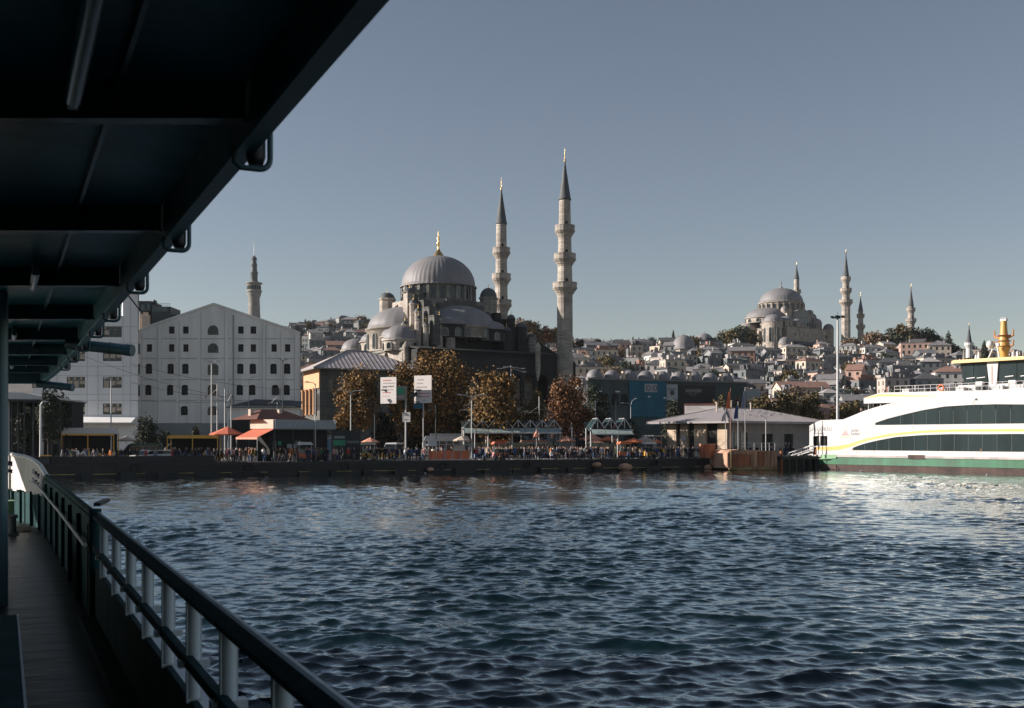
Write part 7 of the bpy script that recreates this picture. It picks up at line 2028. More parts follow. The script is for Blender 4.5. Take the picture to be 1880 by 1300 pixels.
# ---------------------------------------------------------------- signs
def boards():
    Y = 150.0
    def board(name, label, u0, u1, v0, v1, yaw, m, lines, pole_to=840, dy=0.0):
        W = (u1 - u0) * Y / F / math.cos(yaw); Hh = (v1 - v0) * Y / F
        o = thing(name, label, 'sign', (PX((u0 + u1) / 2, Y), Y + dy, PZ((v0 + v1) / 2, Y)), yaw)
        q = MB(); q.box(-W / 2, W / 2, -0.05, 0.05, -Hh / 2, Hh / 2); q.build('board', m, o)
        for (fx, fy, fw, fh, mm) in lines:
            # a printed line, broken up like small lettering
            n = max(1, int(fw * 9)); x = -W / 2 + fx * W
            q = MB(); gr = random.Random(int(fx * 1000 + fy * 100))
            if mm in ('signgreen',): q.box(x, x + fw * W, -0.062, -0.051, Hh / 2 - fy * Hh - fh * Hh, Hh / 2 - fy * Hh)
            else:
                xe = x + fw * W
                while x < xe:
                    w_ = gr.uniform(0.12, 0.26); q.box(x, min(xe, x + w_), -0.062, -0.051, Hh / 2 - fy * Hh - fh * Hh * gr.uniform(0.8, 1), Hh / 2 - fy * Hh); x += w_ + gr.uniform(0.04, 0.09)
            q.build('print_line' if mm != 'signgreen' else 'green_panel', mm, o)
        return o
    board('direction_board', 'tall white board with dark print lines, left one of the big pair', 698, 728.5, 692.5, 741, -0.42, 'signwhite',
          [(0.18, 0.10, 0.5, 0.05, 'inkred'), (0.16, 0.21, 0.72, 0.05, 'strake'), (0.14, 0.34, 0.30, 0.06, 'ink'), (0.5, 0.33, 0.34, 0.05, 'ink'), (0.1, 0.46, 0.7, 0.05, 'strake'), (0.15, 0.57, 0.5, 0.04, 'inkred'), (0.14, 0.70, 0.42, 0.04, 'strake'), (0.55, 0.82, 0.1, 0.05, 'ink')])
    board('direction_board', 'tall white board with two red print lines, right one of the big pair', 760, 793, 689.5, 740, -0.42, 'signwhite',
          [(0.2, 0.13, 0.34, 0.05, 'strake'), (0.16, 0.26, 0.34, 0.05, 'strake'), (0.12, 0.40, 0.62, 0.05, 'strake'), (0.25, 0.63, 0.66, 0.045, 'inkred'), (0.25, 0.75, 0.66, 0.045, 'inkred'), (0.5, 0.88, 0.2, 0.04, 'strake')])
    board('small_board', 'brown grey board with a green panel hung between the white boards', 723.5, 748, 709, 735, -0.1, 'signbrown',
          [(0.28, 0.12, 0.5, 0.46, 'signgreen'), (0.22, 0.70, 0.55, 0.12, 'cream')], dy=-0.4)
    board('small_board', 'small square white sign low on the sign mast', 738.5, 754, 757, 775, -0.2, 'signwhite', [(0.15, 0.3, 0.6, 0.07, 'strake'), (0.3, 0.72, 0.45, 0.09, 'ink')], dy=-0.35)
    o = thing('sign_mast', 'pale mast with a dark bracket carrying the cluster of boards', 'mast', (PX(745, Y), Y, 0))
    q = MB(); q.tube([(0, 0, GROUND), (0, 0, PZ(715, Y))], [0.14, 0.1], 10); q.build('pole', 'grey_metal', o)
    q = MB(); q.bar((PX(700, Y) - PX(745, Y), 0.12, PZ(716, Y)), (PX(790, Y) - PX(745, Y), 0.12, PZ(716, Y)), 0.16, 0.16); q.bar((-0.2, 0.1, PZ(738, Y)), (2.2, 0.2, PZ(738, Y)), 0.12, 0.12); q.build('bracket', 'dark_metal', o)
    for x in (0.6, 1.0, 1.3):
        q = MB(); q.box(x, x + 0.28, -0.2, 0.1, PZ(725 - x * 4, Y) - 0.6, PZ(725 - x * 4, Y)); q.build('camera_box', 'dark_metal', o)
    q = MB(); q.tube([(PX(777, Y) - PX(745, Y), 0.15, GROUND), (PX(777, Y) - PX(745, Y), 0.15, PZ(738, Y))], 0.07, 8); q.build('side_pole', 'grey_metal', o)
    q = MB(); q.box(1.1, 2.3, 0, 0.08, PZ(750, Y), PZ(742, Y)); q.build('blue_plate', 'bluebanner', o)
boards()

# ---------------------------------------------------------------- lamps, masts
def lamp_post(label, u, v_top, Y, arms, v_base=None, r=0.07, m='grey_metal', drop=0.0, head=0.55, name='street_lamp'):
    o = thing(name, label, 'street lamp', (PX(u, Y), Y, 0), 0.0)
    zt = PZ(v_top, Y); px = Y / F
    q = MB(); q.tube([(0, 0, GROUND), (0, 0, GROUND + 1.2), (0, 0, zt - 0.3)], [r * 1.7, r * 1.15, r * 0.8], 10); q.build('pole', m, o)
    for (du, dv) in arms:
        x = du * px; z1 = zt - dv * px
        a = MB(); a.tube([(0, 0, zt - 0.5), (x * 0.35, 0, (zt - 0.5) * 0.4 + z1 * 0.6 + 0.1), (x, 0, z1)], r * 0.6, 8); a.build('arm', m, o)
        s_ = 1 if x > 0 else -1
        h = MB(); h.prism([(x - s_ * 0.05, z1 - 0.05), (x + s_ * head, z1 - 0.02), (x + s_ * head, z1 + 0.06), (x + s_ * 0.1, z1 + 0.14), (x - s_ * 0.05, z1 + 0.08)], 'y', -0.14, 0.14); h.build('lamp_head', 'white', o)
    return o
lamp_post('tall twin lamp post with white heads in front of the warehouse', 388.5, 664, 142, [(-7, -2), (9, -1)], r=0.09)
lamp_post('thin lamp post before the office block', 204, 694, 133, [(-6, 0)], r=0.08)
lamp_post('twin lamp post left of the white boards', 644, 716, 150, [(-18, 0), (16, 1)], r=0.08)
lamp_post('twin lamp post between orange trees, right of the boards', 866, 725, 158, [(-20, 0), (20, 0)], r=0.09)
lamp_post('multi arm lamp mast in front of the dark mosque wall', 938, 668, 172, [(-20, 9), (20, 9), (-9, 6), (22, 15)], r=0.09)
lamp_post('single lamp post at the right end of the kiosk', 579, 700, 140, [(-12, 2)], r=0.07)
lamp_post('dark lamp post with small heads at the warehouse right corner', 519, 658, 160, [(-8, 0), (9, 2)], r=0.08, m='dark_metal', head=0.3)
lamp_post('thin dark post before the middle of the warehouse right half', 457, 692, 156, [(12, 0)], r=0.05, m='dark_metal', head=0.2)
lamp_post('pale post with short arm by the glazed terminal', 75, 738, 124, [(5, 0)], r=0.14)
lamp_post('short post with two camera heads before the terminal roof', 1406, 764, 160, [(-7, 0), (7, -1)], r=0.07, head=0.3)
lamp_post('post with a bracket arm before the teal banner', 1158, 738, 176, [(-14, 2), (8, -6)], r=0.06, head=0.3)
lamp_post('thin pole before the rust red tree', 1038, 722, 172, [(4, 0)], r=0.06, head=0.15)
lamp_post('pale pole with a drooping head above the tram shelter', 957, 754, 166, [(10, 1)], r=0.09, head=0.3)
def high_mast():
    Y = 185.0
    o = thing('high_mast', 'tall floodlight mast with a dark head ring, right of the hilltop mosque', 'mast', (PX(1538, Y), Y, 0))
    zt = PZ(582, Y)
    q = MB(); q.tube([(0, 0, GROUND), (0, 0, zt)], [0.3, 0.16], 12); q.build('pole', 'grey_metal', o)
    q = MB(); q.lathe([(0.2, zt - 0.3), (0.5, zt - 0.2), (0.5, zt + 0.15), (0.05, zt + 0.3)], 12); q.tube([(0, 0, zt), (0, 0, zt + 0.9)], 0.04, 6); q.build('head_ring', 'dark_metal', o)
    for a in np.linspace(0, 2 * PI, 7)[:-1]:
        q = MB(); q.bar((0.3 * math.cos(a), 0.3 * math.sin(a), zt), (1.0 * math.cos(a), 1.0 * math.sin(a), zt + 0.05), 0.1, 0.1); q.box(math.cos(a) - 0.2, math.cos(a) + 0.2, math.sin(a) - 0.2, math.sin(a) + 0.2, zt - 0.15, zt + 0.15); q.build('flood_light', 'dark_metal', o)
high_mast()

def tram_masts():
    def mast(u, vt, Y, arms, label, r=0.11, m='grey_metal'):
        o = thing('tram_mast', label, 'mast', (PX(u, Y), Y, 0)); px = Y / F; zt = PZ(vt, Y)
        q = MB(); q.tube([(0, 0, GROUND), (0, 0, zt)], [r, r * 0.75], 10); q.build('pole', m, o)
        for (du, v) in arms:
            z = PZ(v, Y); q = MB(); q.tube([(0, 0, z), (du * px, 0, z)], 0.05, 6); q.tube([(0, 0, z + 1.0), (du * px * 0.7, 0, z)], 0.035, 6); q.build('bracket_arm', m, o)
            q = MB(); q.tube([(du * px, 0, z - 0.35), (du * px, 0, z + 0.05)], 0.06, 6); q.build('insulator', 'redbrown', o)
    mast(399, 706, 150, [(24, 737), (-22, 727)], 'pale tram mast with curved bracket, left of three before the warehouse')
    mast(413, 714, 153, [(14, 727)], 'pale tram mast, middle of three before the warehouse')
    mast(424.5, 737, 156, [(-10, 738)], 'pale short tram mast, right of three before the warehouse')
    mast(688, 738, 160, [(-24, 748), (-30, 740)], 'tram mast whose brackets reach left of the white boards', m='dark_metal')
    mast(800, 744, 162, [(-20, 756)], 'tram mast behind the right sign board', m='dark_metal')
    mast(872, 742, 166, [(-28, 753), (-20, 744)], 'tram mast whose brackets reach left, by the twin lamp', )
    mast(990, 728, 168, [(-26, 758), (24, 752)], 'tram mast left of the rust red tree')
    mast(1086, 740, 170, [], 'left one of two plain poles above the short tram shelter')
    mast(1093, 736, 171, [], 'right one of two plain poles above the short tram shelter')
    mast(1050, 784, 160, [(-6, 788)], 'stout pale post with dark box amid the crowd', r=0.15)
    mast(1131, 736, 186, [], 'thin dark pole before the dark market wall', r=0.06, m='dark_metal')
    mast(509, 738, 166, [(14, 745), (-16, 740)], 'pale tram mast above the kiosk roof', r=0.1)
tram_masts()
def wires():
    for i, (a, b, sag) in enumerate((((120, 640, 145), (402, 727, 150), 0.6), ((402, 727, 150), (509, 742, 166), 0.4), ((240, 668, 148), (560, 716, 170), 0.8), ((240, 702, 148), (415, 728, 153), 0.4), ((425, 739, 156), (660, 742, 160), 0.4),
                                   ((240, 735, 150), (400, 738, 150), 0.15), ((688, 741, 160), (870, 745, 166), 0.5), ((872, 744, 166), (990, 752, 168), 0.3), ((990, 752, 168), (1160, 744, 176), 0.5))):
        p0, p1 = P(*a), P(*b)
        pts = []
        for t in np.linspace(0, 1, 13):
            p = p0.lerp(p1, t); p.z -= sag * 4 * t * (1 - t); pts.append(p)
        q = MB(); q.tube(pts, 0.022, 5)
        o = q.build('overhead_cable', 'black'); tag(o, None, 'cable', 'overhead tram cables')
        u = (a[0] + b[0]) / 2
        later(o, 'thin dark overhead cable across ' + ('the pale facades' if u < 560 else 'the orange trees'), u, 150)
wires()

def flags():
    items = [(1332, 755, 772, 'signwhite', 'furled white flag, leftmost of the four before the terminal'), (1341, 717, 750, 'orange', 'furled orange flag on the tall second pole'), (1355, 742, 768, mat('blue_flag', (0.03, 0.07, 0.22), 0.8), 'furled blue flag on the third pole'), (1368, 716, 750, mat('navy_white_flag', (0.22, 0.25, 0.36), 0.8), 'grey blue flag on the rightmost pole')]
    for i, (u, vt, vb, m, label) in enumerate(items):
        Y = 157.0 + i * 0.5; px = Y / F
        o = thing('flag', label, 'flag', (PX(u, Y), Y, 0), 0)
        zt, zb = PZ(vt, Y), PZ(vb, Y)
        q = MB(); q.tube([(0, 0, GROUND), (0, 0, zt + 0.25)], 0.045, 8); q.lathe([(0.02, zt + 0.25), (0.08, zt + 0.32), (0.02, zt + 0.4)], 8); q.build('pole', 'grey_metal' if i != 1 else 'rustpale', o)
        q = MB(); n = 8; v = []; f = []
        for a in range(n + 1):
            t = a / n
            for b in range(5):
                s_ = b / 4
                v.append((-0.03 - s_ * (0.26 + 0.34 * math.sin(t * 1.7)) , 0.08 * math.sin(s_ * 9 + t * 3) * s_ * 2, zt - (zt - zb) * (t * (1 - 0.1 * s_)) - s_ * 0.35))
        for a in range(n):
            for b in range(4): f.append((a * 5 + b, a * 5 + b + 1, (a + 1) * 5 + b + 1, (a + 1) * 5 + b))
        k = len(v); v2 = [(x, y + 0.012, z) for x, y, z in v]
        q.add(v + v2, f + [tuple(i_ + k for i_ in reversed(g)) for g in f], 0, True); q.build('cloth', m, o)
flags()

# ---------------------------------------------------------------- vehicles
def car(label, u, Y, rz, paint, kind='hatch', cat='car', sc=1.0, name='parked_car'):
    o = thing(name, label, cat, (PX(u, Y), Y, GROUND), rz)
    if kind == 'hatch':
        L, W, hh = 4.1, 1.72, 1.5
        lo = [(-2.05, 0.32), (-2.0, 0.72), (-1.9, 0.86), (-0.95, 0.95), (-0.3, 1.0), (1.5, 1.0), (2.0, 0.92), (2.05, 0.5), (2.02, 0.3), (1.7, 0.22), (-1.8, 0.22)]
        gh = [(-1.0, 0.95), (-0.35, 1.42), (0.1, 1.5), (1.2, 1.48), (1.75, 1.25), (1.95, 0.98)]
        glass = [(-0.78, 1.0), (-0.28, 1.36), (0.12, 1.42), (1.15, 1.4), (1.62, 1.2), (1.75, 1.0)]; wx = (-1.28, 1.3); wr = 0.31
    elif kind == 'van':
        L, W, hh = 5.4, 2.0, 2.3
        lo = [(-2.7, 0.35), (-2.68, 0.9), (-2.4, 1.2), (-1.7, 1.3), (2.65, 1.3), (2.7, 0.4), (2.5, 0.25), (-2.5, 0.25)]
        gh = [(-2.0, 1.25), (-1.4, 2.1), (-1.0, 2.28), (2.5, 2.3), (2.66, 2.1), (2.66, 1.28)]
        glass = [(-1.75, 1.32), (-1.25, 2.02), (2.4, 2.06), (2.4, 1.32)]; wx = (-1.75, 1.7); wr = 0.36
    else:
        L, W, hh = 4.5, 1.75, 1.46
        lo = [(-2.25, 0.32), (-2.2, 0.7), (-2.05, 0.84), (-1.1, 0.93), (1.5, 0.95), (2.2, 0.9), (2.26, 0.5), (2.2, 0.28), (-1.9, 0.22)]
        gh = [(-1.1, 0.92), (-0.45, 1.38), (0.0, 1.45), (0.75, 1.44), (1.3, 1.25), (1.7, 0.95)]
        glass = [(-0.9, 0.97), (-0.4, 1.32), (0.02, 1.38), (0.7, 1.37), (1.15, 1.2), (1.45, 0.97)]; wx = (-1.4, 1.38); wr = 0.31
    b = MB(); b.prism(lo, 'y', -W / 2, W / 2)
    g2 = [(x, z) for x, z in gh]; n = len(g2); k = 0.16
    v = [(x, -W / 2 + 0.03 + (k if z > 1.1 else 0), z) for x, z in g2] + [(x, W / 2 - 0.03 - (k if z > 1.1 else 0), z) for x, z in g2]
    b.add(v, [tuple(range(n))[::-1], tuple(range(n, 2 * n))] + [(i, (i + 1) % n, n + (i + 1) % n, n + i) for i in range(n)])
    b.build('body', paint, o)
    for s_ in (-1, 1):
        q = MB(); kk = 0.02
        q.prism(glass, 'y', s_ * (W / 2 - 0.075) - 0.012, s_ * (W / 2 - 0.075) + 0.012)
        x_ = q
        q.build('side_glass', 'glass', o)
    q = MB(); a, c = gh[0], gh[1]; q.add([(a[0] - 0.03, -W / 2 + 0.2, a[1] + 0.04), (a[0] - 0.03, W / 2 - 0.2, a[1] + 0.04), (c[0] - 0.05, W / 2 - 0.28, c[1] - 0.02), (c[0] - 0.05, -W / 2 + 0.28, c[1] - 0.02)], [(0, 1, 2, 3)]); q.build('windscreen', 'glass', o)
    for x in wx:
        for s_ in (-1, 1):
            q = MB(); q.tube([(x, s_ * (W / 2 - 0.2), wr), (x, s_ * (W / 2 + 0.01), wr)], wr, 16); w_ = q.build('tyre', 'rubber', o)
            q = MB(); q.tube([(x, s_ * (W / 2), wr), (x, s_ * (W / 2 + 0.02), wr)], wr * 0.6, 12); q.build('rim', 'grey_metal', w_)
    for s_ in (-1, 1):
        q = MB(); q.box(lo[1][0] - 0.03, lo[1][0] + 0.1, s_ * W * 0.36 - 0.16, s_ * W * 0.36 + 0.16, 0.62, 0.78); q.build('headlight', 'white', o)
        q = MB(); q.box(L / 2 - 0.06, L / 2 + 0.01, s_ * W * 0.38 - 0.12, s_ * W * 0.38 + 0.12, 0.62, 0.84); q.build('tail_light', 'inkred', o)
    if kind == 'taxi':
        q = MB(); q.box(0.1, 0.4, -0.3, 0.3, 1.46, 1.6); q.build('roof_sign', 'white', o)
    return o
car('silver white hatchback parked at the left of the quay', 293, 133, 0.2, mat('silver_car_paint', (0.62, 0.63, 0.65), 0.25, 0.2, 0.04, coat=0.6))
car('white small car nosing out beside the silver hatchback', 268, 131, 1.2, 'white')
car('dark green van behind the small cars', 258, 139, 0.15, mat('dark_green_van_paint', (0.02, 0.05, 0.045), 0.3, 0, 0.1), 'van', 'van', name='parked_van')
car('yellow taxi under the long yellow stall', 378, 142, 0.1, 'taxi', 'taxi', 'taxi', name='yellow_taxi')
car('yellow taxi left of the white sign pole', 703, 152, 0.5, 'taxi', 'taxi', 'taxi', name='yellow_taxi')
car('white van with a dark front among the crowd', 722, 158, 1.4, 'white', 'van', 'van', name='parked_van')
car('white van behind the dark round bush', 330, 160, 0.1, 'white', 'van', 'van', name='parked_van')
def litter_bin(u, Y, label, m):
    o = thing('quay_bin', label, 'bin', (PX(u, Y), Y, GROUND)); q = MB(); q.box(-0.5, 0.5, -0.3, 0.3, 0, 0.9); q.build('body', m, o); q = MB(); q.box(-0.54, 0.54, -0.34, 0.34, 0.9, 1.02); q.build('lid', 'yellow', o)
litter_bin(84, 122.5, 'dark container with a yellow lid edge behind the bow rail', 'black')

def planter():
    Y = 161.5
    o = thing('planter', 'long low pale planter with green hedge in the middle of the crowd', 'planter', (PX(1012, Y), Y, GROUND), 0.1)
    q = MB(); q.box(0, 5.6, 0, 1.2, 0, 0.75); q.build('trough', 'cream', o)
    bl = [(0.5 + i * 0.65, 0.6, 0.95, 0.5, 0.5, 0.34) for i in range(8)]
    link('hedge', crown_mesh('hedge', bl, 2600, 0.16, 'leaf_dark', 91), o)
    s = thing('grey_screen', 'pleated grey screen behind the long planter', 'screen', (PX(1014, 166), 166, GROUND), 0.1)
    for i in range(10):
        q = MB(); q.box(i * 0.36, i * 0.36 + 0.33, 0.06 * (i % 2), 0.06 * (i % 2) + 0.04, 0.6, 3.3); q.build('panel', 'greybanner', s)
planter()
# ================================================================ PEOPLE
def person_mesh(name, pose, seed, female=False):
    """one continuous skinned figure facing -y, feet at z = 0; faces sorted into skin, top, trousers, hair, shoes"""
    g = random.Random(seed)
    hip = 0.92; sh = 1.42; hd = 1.60
    if pose == 'sit': base = -0.42
    elif pose == 'crouch': base = -0.50
    else: base = 0.0
    V = {}; E_ = []; Rr = {}
    def add(k, co, r): V[k] = co; Rr[k] = r
    lean = {'lean': -0.25, 'crouch': -0.28, 'walk': -0.05}.get(pose, 0.0)
    h = hip + base
    add('pelvis', (0, 0, h), (0.15, 0.115)); add('waist', (0, lean * 0.3, h + 0.18), (0.135, 0.10)); add('chest', (0, lean * 0.75, h + 0.40), (0.165, 0.115)); add('neck0', (0, lean, sh + base), (0.085, 0.075))
    add('neck', (0, lean * 1.08 - 0.01, sh + base + 0.09), (0.052, 0.055)); add('head', (0, lean * 1.15 - 0.03, hd + base), (0.088, 0.10)); add('crown', (0, lean * 1.15 - 0.02, hd + base + 0.1), (0.07, 0.08))
    E_ += [('pelvis', 'waist'), ('waist', 'chest'), ('chest', 'neck0'), ('neck0', 'neck'), ('neck', 'head'), ('head', 'crown')]
    for s, n in ((-1, 'l'), (1, 'r')):
        if pose == 'walk':
            fy = -0.26 * s; kx = (0.10 * s, fy * 0.45 - 0.05, 0.47); an = (0.10 * s, fy, 0.09 if s > 0 else 0.12)
        elif pose == 'sit':
            kx = (0.11 * s, -0.42, h + 0.02); an = (0.11 * s, -0.44, 0.08)
        elif pose == 'crouch':
            kx = (0.15 * s, -0.30, h + 0.12); an = (0.13 * s, -0.05, 0.08)
        else:
            kx = (0.105 * s, -0.02, 0.48); an = (0.12 * s, 0.01, 0.08)
        add('hip' + n, (0.095 * s, 0, h - 0.05), (0.098, 0.098)); add('knee' + n, kx, (0.062, 0.064)); add('ankle' + n, an, (0.042, 0.045)); add('toe' + n, (an[0], an[1] - 0.16, max(0.035, an[2] - 0.045)), (0.042, 0.034))
        E_ += [('pelvis', 'hip' + n), ('hip' + n, 'knee' + n), ('knee' + n, 'ankle' + n), ('ankle' + n, 'toe' + n)]
        shl = (0.185 * s, lean, sh + base - 0.03)
        if pose == 'walk': el = (0.23 * s, lean + 0.12 * s, sh + base - 0.30); wr = (0.22 * s, lean + 0.06 * s - 0.12, sh + base - 0.53)
        elif pose == 'phone' and s > 0: el = (0.22 * s, -0.10, sh + base - 0.27); wr = (0.10 * s, -0.30, sh + base - 0.10)
        elif pose in ('lean', 'crouch'): el = (0.22 * s, lean - 0.16, sh + base - 0.22); wr = (0.15 * s, lean - 0.40, sh + base - 0.30)
        elif pose == 'sit': el = (0.24 * s, -0.03, sh + base - 0.27); wr = (0.14 * s, -0.25, sh + base - 0.40)
        elif pose == 'pockets': el = (0.28 * s, 0.05, sh + base - 0.27); wr = (0.17 * s, -0.05, sh + base - 0.48)
        else: el = (0.235 * s, 0.02, sh + base - 0.29); wr = (0.235 * s, -0.03, sh + base - 0.54)
        d = (Vector(wr) - Vector(el)).normalized(); hn = Vector(wr) + d * 0.10
        add('sh' + n, shl, (0.068, 0.068)); add('el' + n, el, (0.047, 0.047)); add('wr' + n, wr, (0.034, 0.034)); add('hand' + n, tuple(hn), (0.036, 0.026))
        E_ += [('neck0', 'sh' + n), ('sh' + n, 'el' + n), ('el' + n, 'wr' + n), ('wr' + n, 'hand' + n)]
    keys = list(V)
    me = bpy.data.meshes.new(name); me.from_pydata([V[k] for k in keys], [(keys.index(a), keys.index(b)) for a, b in E_], [])
    o = bpy.data.objects.new(name, me); COL.objects.link(o)
    sk = o.modifiers.new('skin', 'SKIN')
    for i, k in enumerate(keys):
        q = me.skin_vertices[0].data[i]; q.radius = Rr[k]; q.use_root = (k == 'pelvis')
    sb = o.modifiers.new('sub', 'SUBSURF'); sb.levels = 1
    dg = bpy.context.evaluated_depsgraph_get(); dg.update()
    m2 = bpy.data.meshes.new_from_object(o.evaluated_get(dg))
    bpy.data.objects.remove(o)
    hy = V['head'][1]; hz = V['head'][2]
    mi = []
    for p in m2.polygons:
        c = p.center
        d_h = (Vector(V['hand' + ('l' if c.x < 0 else 'r')]) - c).length
        if c.z > sh + base + 0.075:
            mi.append(3 if (c.z > hz + 0.075 or c.y > hy + 0.035 or (female and abs(c.x) > 0.06)) else 0)
        elif c.z > sh + base + 0.045 and abs(c.x) < 0.07: mi.append(0)
        elif d_h < 0.11: mi.append(0)
        elif min((Vector(V['toel']) - c).length, (Vector(V['toer']) - c).length, (Vector(V['anklel']) - c).length * 1.4, (Vector(V['ankler']) - c).length * 1.4) < 0.125: mi.append(4)
        elif c.z > h + 0.02 - (0.16 if seed % 2 else 0) and not (pose in ('sit', 'crouch') and c.y < -0.18 and abs(c.x) < 0.2 and c.z < h + 0.2 and d_h > 0.3): mi.append(1)
        else: mi.append(2)
    m2.materials.clear()
    for nm in ('skin', 'white', 'black', 'bark', 'black'): m2.materials.append(M.get(nm) or M['cream'])
    m2.polygons.foreach_set('material_index', mi)
    m2.polygons.foreach_set('use_smooth', [True] * len(mi)); m2.update()
    return m2

M['skin'] = mat('skin', (0.45, 0.27, 0.19), 0.6, 0, 0)
CL = {'black': (0.014, 0.015, 0.017), 'navy': (0.02, 0.03, 0.07), 'grey': (0.2, 0.2, 0.21), 'white': (0.75, 0.73, 0.72), 'beige': (0.5, 0.4, 0.29), 'red': (0.42, 0.05, 0.04), 'orange': (0.65, 0.22, 0.05), 'blue': (0.06, 0.13, 0.3), 'green': (0.05, 0.12, 0.07), 'brown': (0.14, 0.08, 0.05), 'pink': (0.6, 0.33, 0.32), 'yellow': (0.65, 0.42, 0.06)}
CM = {k: mat(k + '_cloth', c, 0.9, 0, 0.12, 5) for k, c in CL.items()}
HM = [mat('black_hair', (0.012, 0.01, 0.009), 0.6, 0, 0), mat('brown_hair', (0.07, 0.04, 0.025), 0.6, 0, 0), mat('grey_hair', (0.35, 0.34, 0.33), 0.6, 0, 0)]
POSES = {'standing': person_mesh('person', 'stand', 2), 'hands pocketed': person_mesh('person', 'pockets', 3), 'walking': person_mesh('person', 'walk', 4), 'walking quickly': person_mesh('person', 'walk', 5, True),
         'using a phone': person_mesh('person', 'phone', 6, True), 'leaning forward': person_mesh('person', 'lean', 7), 'sitting': person_mesh('person', 'sit', 8), 'crouching': person_mesh('person', 'crouch', 9)}
def anchor(u):
    for lim, s in ((120, 'beside the glazed terminal'), (225, 'at the white market tent'), (300, 'by the small parked cars'), (400, 'at the yellow stall'), (500, 'under the red awning'), (590, 'in front of the snack kiosk'), (665, 'by the dark cabinets'), (735, 'left of the sign mast'), (790, 'by the sign mast'), (875, 'by the red panels'),
                   (960, 'before the long tram shelter'), (1050, 'by the long planter'), (1130, 'by the orange parasols'), (1220, 'left of the terminal'), (1300, 'before the terminal piers'), (1420, 'behind the rusty pontoon'), (2000, 'near the gangway')):
        if u < lim: return s
pg = random.Random(4)
def person(u, d, pose=None, top=None, legs=None, rz=None, Y=None, z=None):
    pose = pose or pg.choices(list(POSES), [4, 2, 4, 3, 1.6, 0.6, 0, 0])[0]
    top = top or pg.choices(list(CL), [11, 6, 4, 2.2, 1.8, 0.9, 0.8, 1.6, 0.9, 2.2, 0.7, 0.5])[0]
    legs = legs or pg.choices(['black', 'navy', 'grey', 'beige', 'blue', 'brown', 'white'], [5, 3, 1.5, 1, 2, 1, 0.6])[0]
    Yp = Y or quayY(u) + d
    o = link('person', POSES[pose], None, (PX(u, Yp), Yp, GROUND + 0.012 if z is None else z), pg.uniform(0, 2 * PI) if rz is None else rz)
    s = pg.uniform(0.95, 1.06); o.scale = (s * pg.uniform(0.97, 1.12), s * pg.uniform(0.97, 1.12), s)
    o['category'] = 'person'; o['group'] = 'people on the quay'
    mats = [M['skin'], CM[top], CM[legs], pg.choices(HM, [5, 3, 1])[0], CM['black' if pg.random() < 0.75 else 'white']]
    for i, m in enumerate(mats):
        o.material_slots[i].link = 'OBJECT'; o.material_slots[i].material = m
    later(o, f'person in {top} top, {legs} trousers, {pose} {anchor(u)}', u, Yp)
    return o
# the man bending at the edge, anglers and sitters along the coping
person(742, 0.5, 'leaning forward', 'white', 'grey', 2.6)
person(750, 0.9, 'standing', 'navy', 'black', 0.3)
for u in (940, 968, 1012, 1034, 1054, 1064, 1078): person(u, 0.35, 'sitting', None, None, pg.uniform(-0.6, 0.6), z=GROUND - 0.02 + 0.06)
for u in (676, 690, 905, 1395, 1408): person(u, 1.0, 'crouching')
spans = [(112, 205, 10), (206, 300, 5), (312, 400, 12), (400, 505, 17), (505, 600, 17), (600, 665, 8), (668, 740, 13), (745, 790, 7), (790, 872, 12), (872, 960, 22), (960, 1050, 22), (1050, 1130, 24), (1130, 1225, 26), (1225, 1300, 15), (1395, 1450, 8), (1340, 1395, 4)]
for a, b, n in spans:
    for i in range(n):
        u = a + (b - a) * (i + pg.uniform(0.05, 0.95)) / n
        if 225 < u < 300: d = pg.uniform(0.9, 2.5)
        elif 1340 < u: d = pg.uniform(2.0, 5.5)
        elif 1225 < u < 1300: d = pg.uniform(1.2, 4.0)
        elif 505 < u < 600: d = pg.uniform(1.0, 4.5)
        else: d = pg.choice([pg.uniform(0.9, 5), pg.uniform(1.2, 10)])
        person(u, d)
for c, n, dd in ((150, 4, 1.2), (326, 4, 1.0), (372, 3, 1.3), (430, 5, 1.1), (468, 4, 1.5), (536, 5, 1.0), (572, 4, 1.2), (690, 4, 0.9), (880, 5, 1.0), (925, 5, 1.2), (1000, 4, 1.4), (1075, 6, 1.0), (1110, 5, 1.3), (1175, 5, 1.0), (1210, 5, 1.5)):
    for i in range(n): person(c + pg.gauss(0, 7), dd + pg.uniform(-0.3, 1.2))
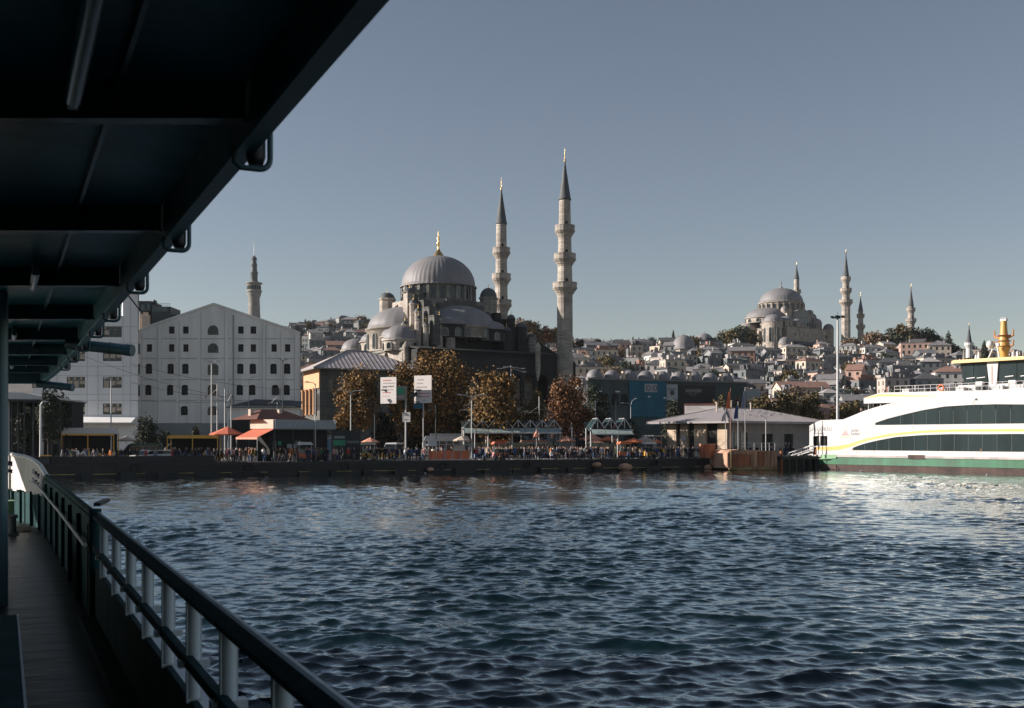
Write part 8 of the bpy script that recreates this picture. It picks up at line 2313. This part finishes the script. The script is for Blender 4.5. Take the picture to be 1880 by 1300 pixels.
# beyond the three hundred one can pick out: the throng further back, as one mass
def build_crowd():
    names = list(CM); mats = [M['skin'], HM[0]] + [CM[k] for k in names]
    V = []; Fc = []; MI = []; off = 0
    src = []
    for k in ('standing', 'hands pocketed', 'walking', 'using a phone'):
        me = POSES[k]; co = np.empty(len(me.vertices) * 3); me.vertices.foreach_get('co', co)
        src.append((co.reshape(-1, 3), [tuple(p.vertices) for p in me.polygons], [p.material_index for p in me.polygons]))
    for i in range(170):
        u = pg.choice([pg.uniform(120, 640), pg.uniform(660, 1230), pg.uniform(860, 1230)]); Y = quayY(u) + pg.uniform(7, 15)
        co, fs, mi = pg.choice(src); a = pg.uniform(0, 6.28); c, s_ = math.cos(a), math.sin(a); k = pg.uniform(0.94, 1.06)
        q = co * k; V += [(PX(u, Y) + x * c - y * s_, Y + x * s_ + y * c, GROUND + 0.012 + z) for x, y, z in q]
        t = 2 + names.index(pg.choices(names, [11, 6, 4, 2.2, 1.8, 0.9, 0.8, 1.6, 0.9, 2.2, 0.7, 0.5])[0]); l = 2 + names.index(pg.choice(['black', 'navy', 'grey', 'blue', 'brown']))
        mp = [0, t, l, 1, 2]
        Fc += [tuple(j + off for j in f) for f in fs]; MI += [mp[m] for m in mi]; off += len(co)
    me = bpy.data.meshes.new('crowd'); me.from_pydata(V, [], Fc)
    for m in mats: me.materials.append(m)
    me.polygons.foreach_set('material_index', MI); me.polygons.foreach_set('use_smooth', [True] * len(MI)); me.update()
    tag(link('crowd', me), kind='stuff')
build_crowd()
for u in (1456, 1470): person(u, 0, Y=164.5)
for u, top_ in ((1601, 'black'), (1612, 'navy'), (1621, 'red')): person(u, 0, 'standing', top_, 'black', Y=151.0, z=8.25)

# ---------------------------------------------------------------- gulls
def gull(u, v, Y, z, label, rz, fly=False, m='white'):
    o = thing('gull', label, 'bird', (PX(u, Y), Y, z), rz)
    b = MB(); b.tube([(-0.24, 0, 0.03), (-0.12, 0, 0.09), (0.05, 0, 0.12), (0.17, 0, 0.14), (0.22, 0, 0.22), (0.29, 0, 0.22), (0.36, 0, 0.2)], [0.012, 0.06, 0.09, 0.06, 0.05, 0.04, 0.008], 10); b.build('body', m, o)
    for s_ in (-1, 1):
        w = MB()
        if fly: w.add([(0.1, 0.05 * s_, 0.14), (-0.08, 0.05 * s_, 0.13), (-0.06, 0.36 * s_, 0.26), (0.1, 0.32 * s_, 0.27), (-0.1, 0.66 * s_, 0.2), (0.1, 0.05 * s_, 0.12), (-0.08, 0.05 * s_, 0.11), (-0.06, 0.36 * s_, 0.24), (0.1, 0.32 * s_, 0.25)], [(0, 1, 2, 3), (3, 2, 4), (8, 7, 6, 5), (8, 4, 7)])
        else: w.tube([(0.1, 0.075 * s_, 0.13), (-0.1, 0.08 * s_, 0.1), (-0.3, 0.03 * s_, 0.07)], [0.03, 0.045, 0.008], 6)
        w.build('wing', 'greybanner', o)
gull(1580, 860, 145, 0.0, 'white gull floating beside the ferry hull', 0.4)
gull(781, 866, 136, 0.0, 'white gull floating at the foot of the quay below the red panels', 2.0)
gull(1812, 868, 131, 0.0, 'white gull floating close under the ferry side at far right', 1.0)

# ---------------------------------------------------------------- the air
def build_haze():
    b = MB(); b.box(-1500, 1500, -1300, 1600, -6, 175)
    m = bpy.data.materials.new('haze_air'); m.use_nodes = True
    nt = m.node_tree
    nt.nodes.remove(nt.nodes['Principled BSDF'])
    v = nt.nodes.new('ShaderNodeVolumePrincipled')
    v.inputs['Color'].default_value = (0.88, 0.92, 1.0, 1)
    v.inputs['Density'].default_value = 0.000045
    v.inputs['Anisotropy'].default_value = 0.3
    nt.links.new(v.outputs[0], nt.nodes['Material Output'].inputs['Volume'])
    tag(b.build('haze', m), kind='stuff')
build_haze()

settle_labels()
print('OBJECTS', len(scene.objects), 'houses', n_houses)
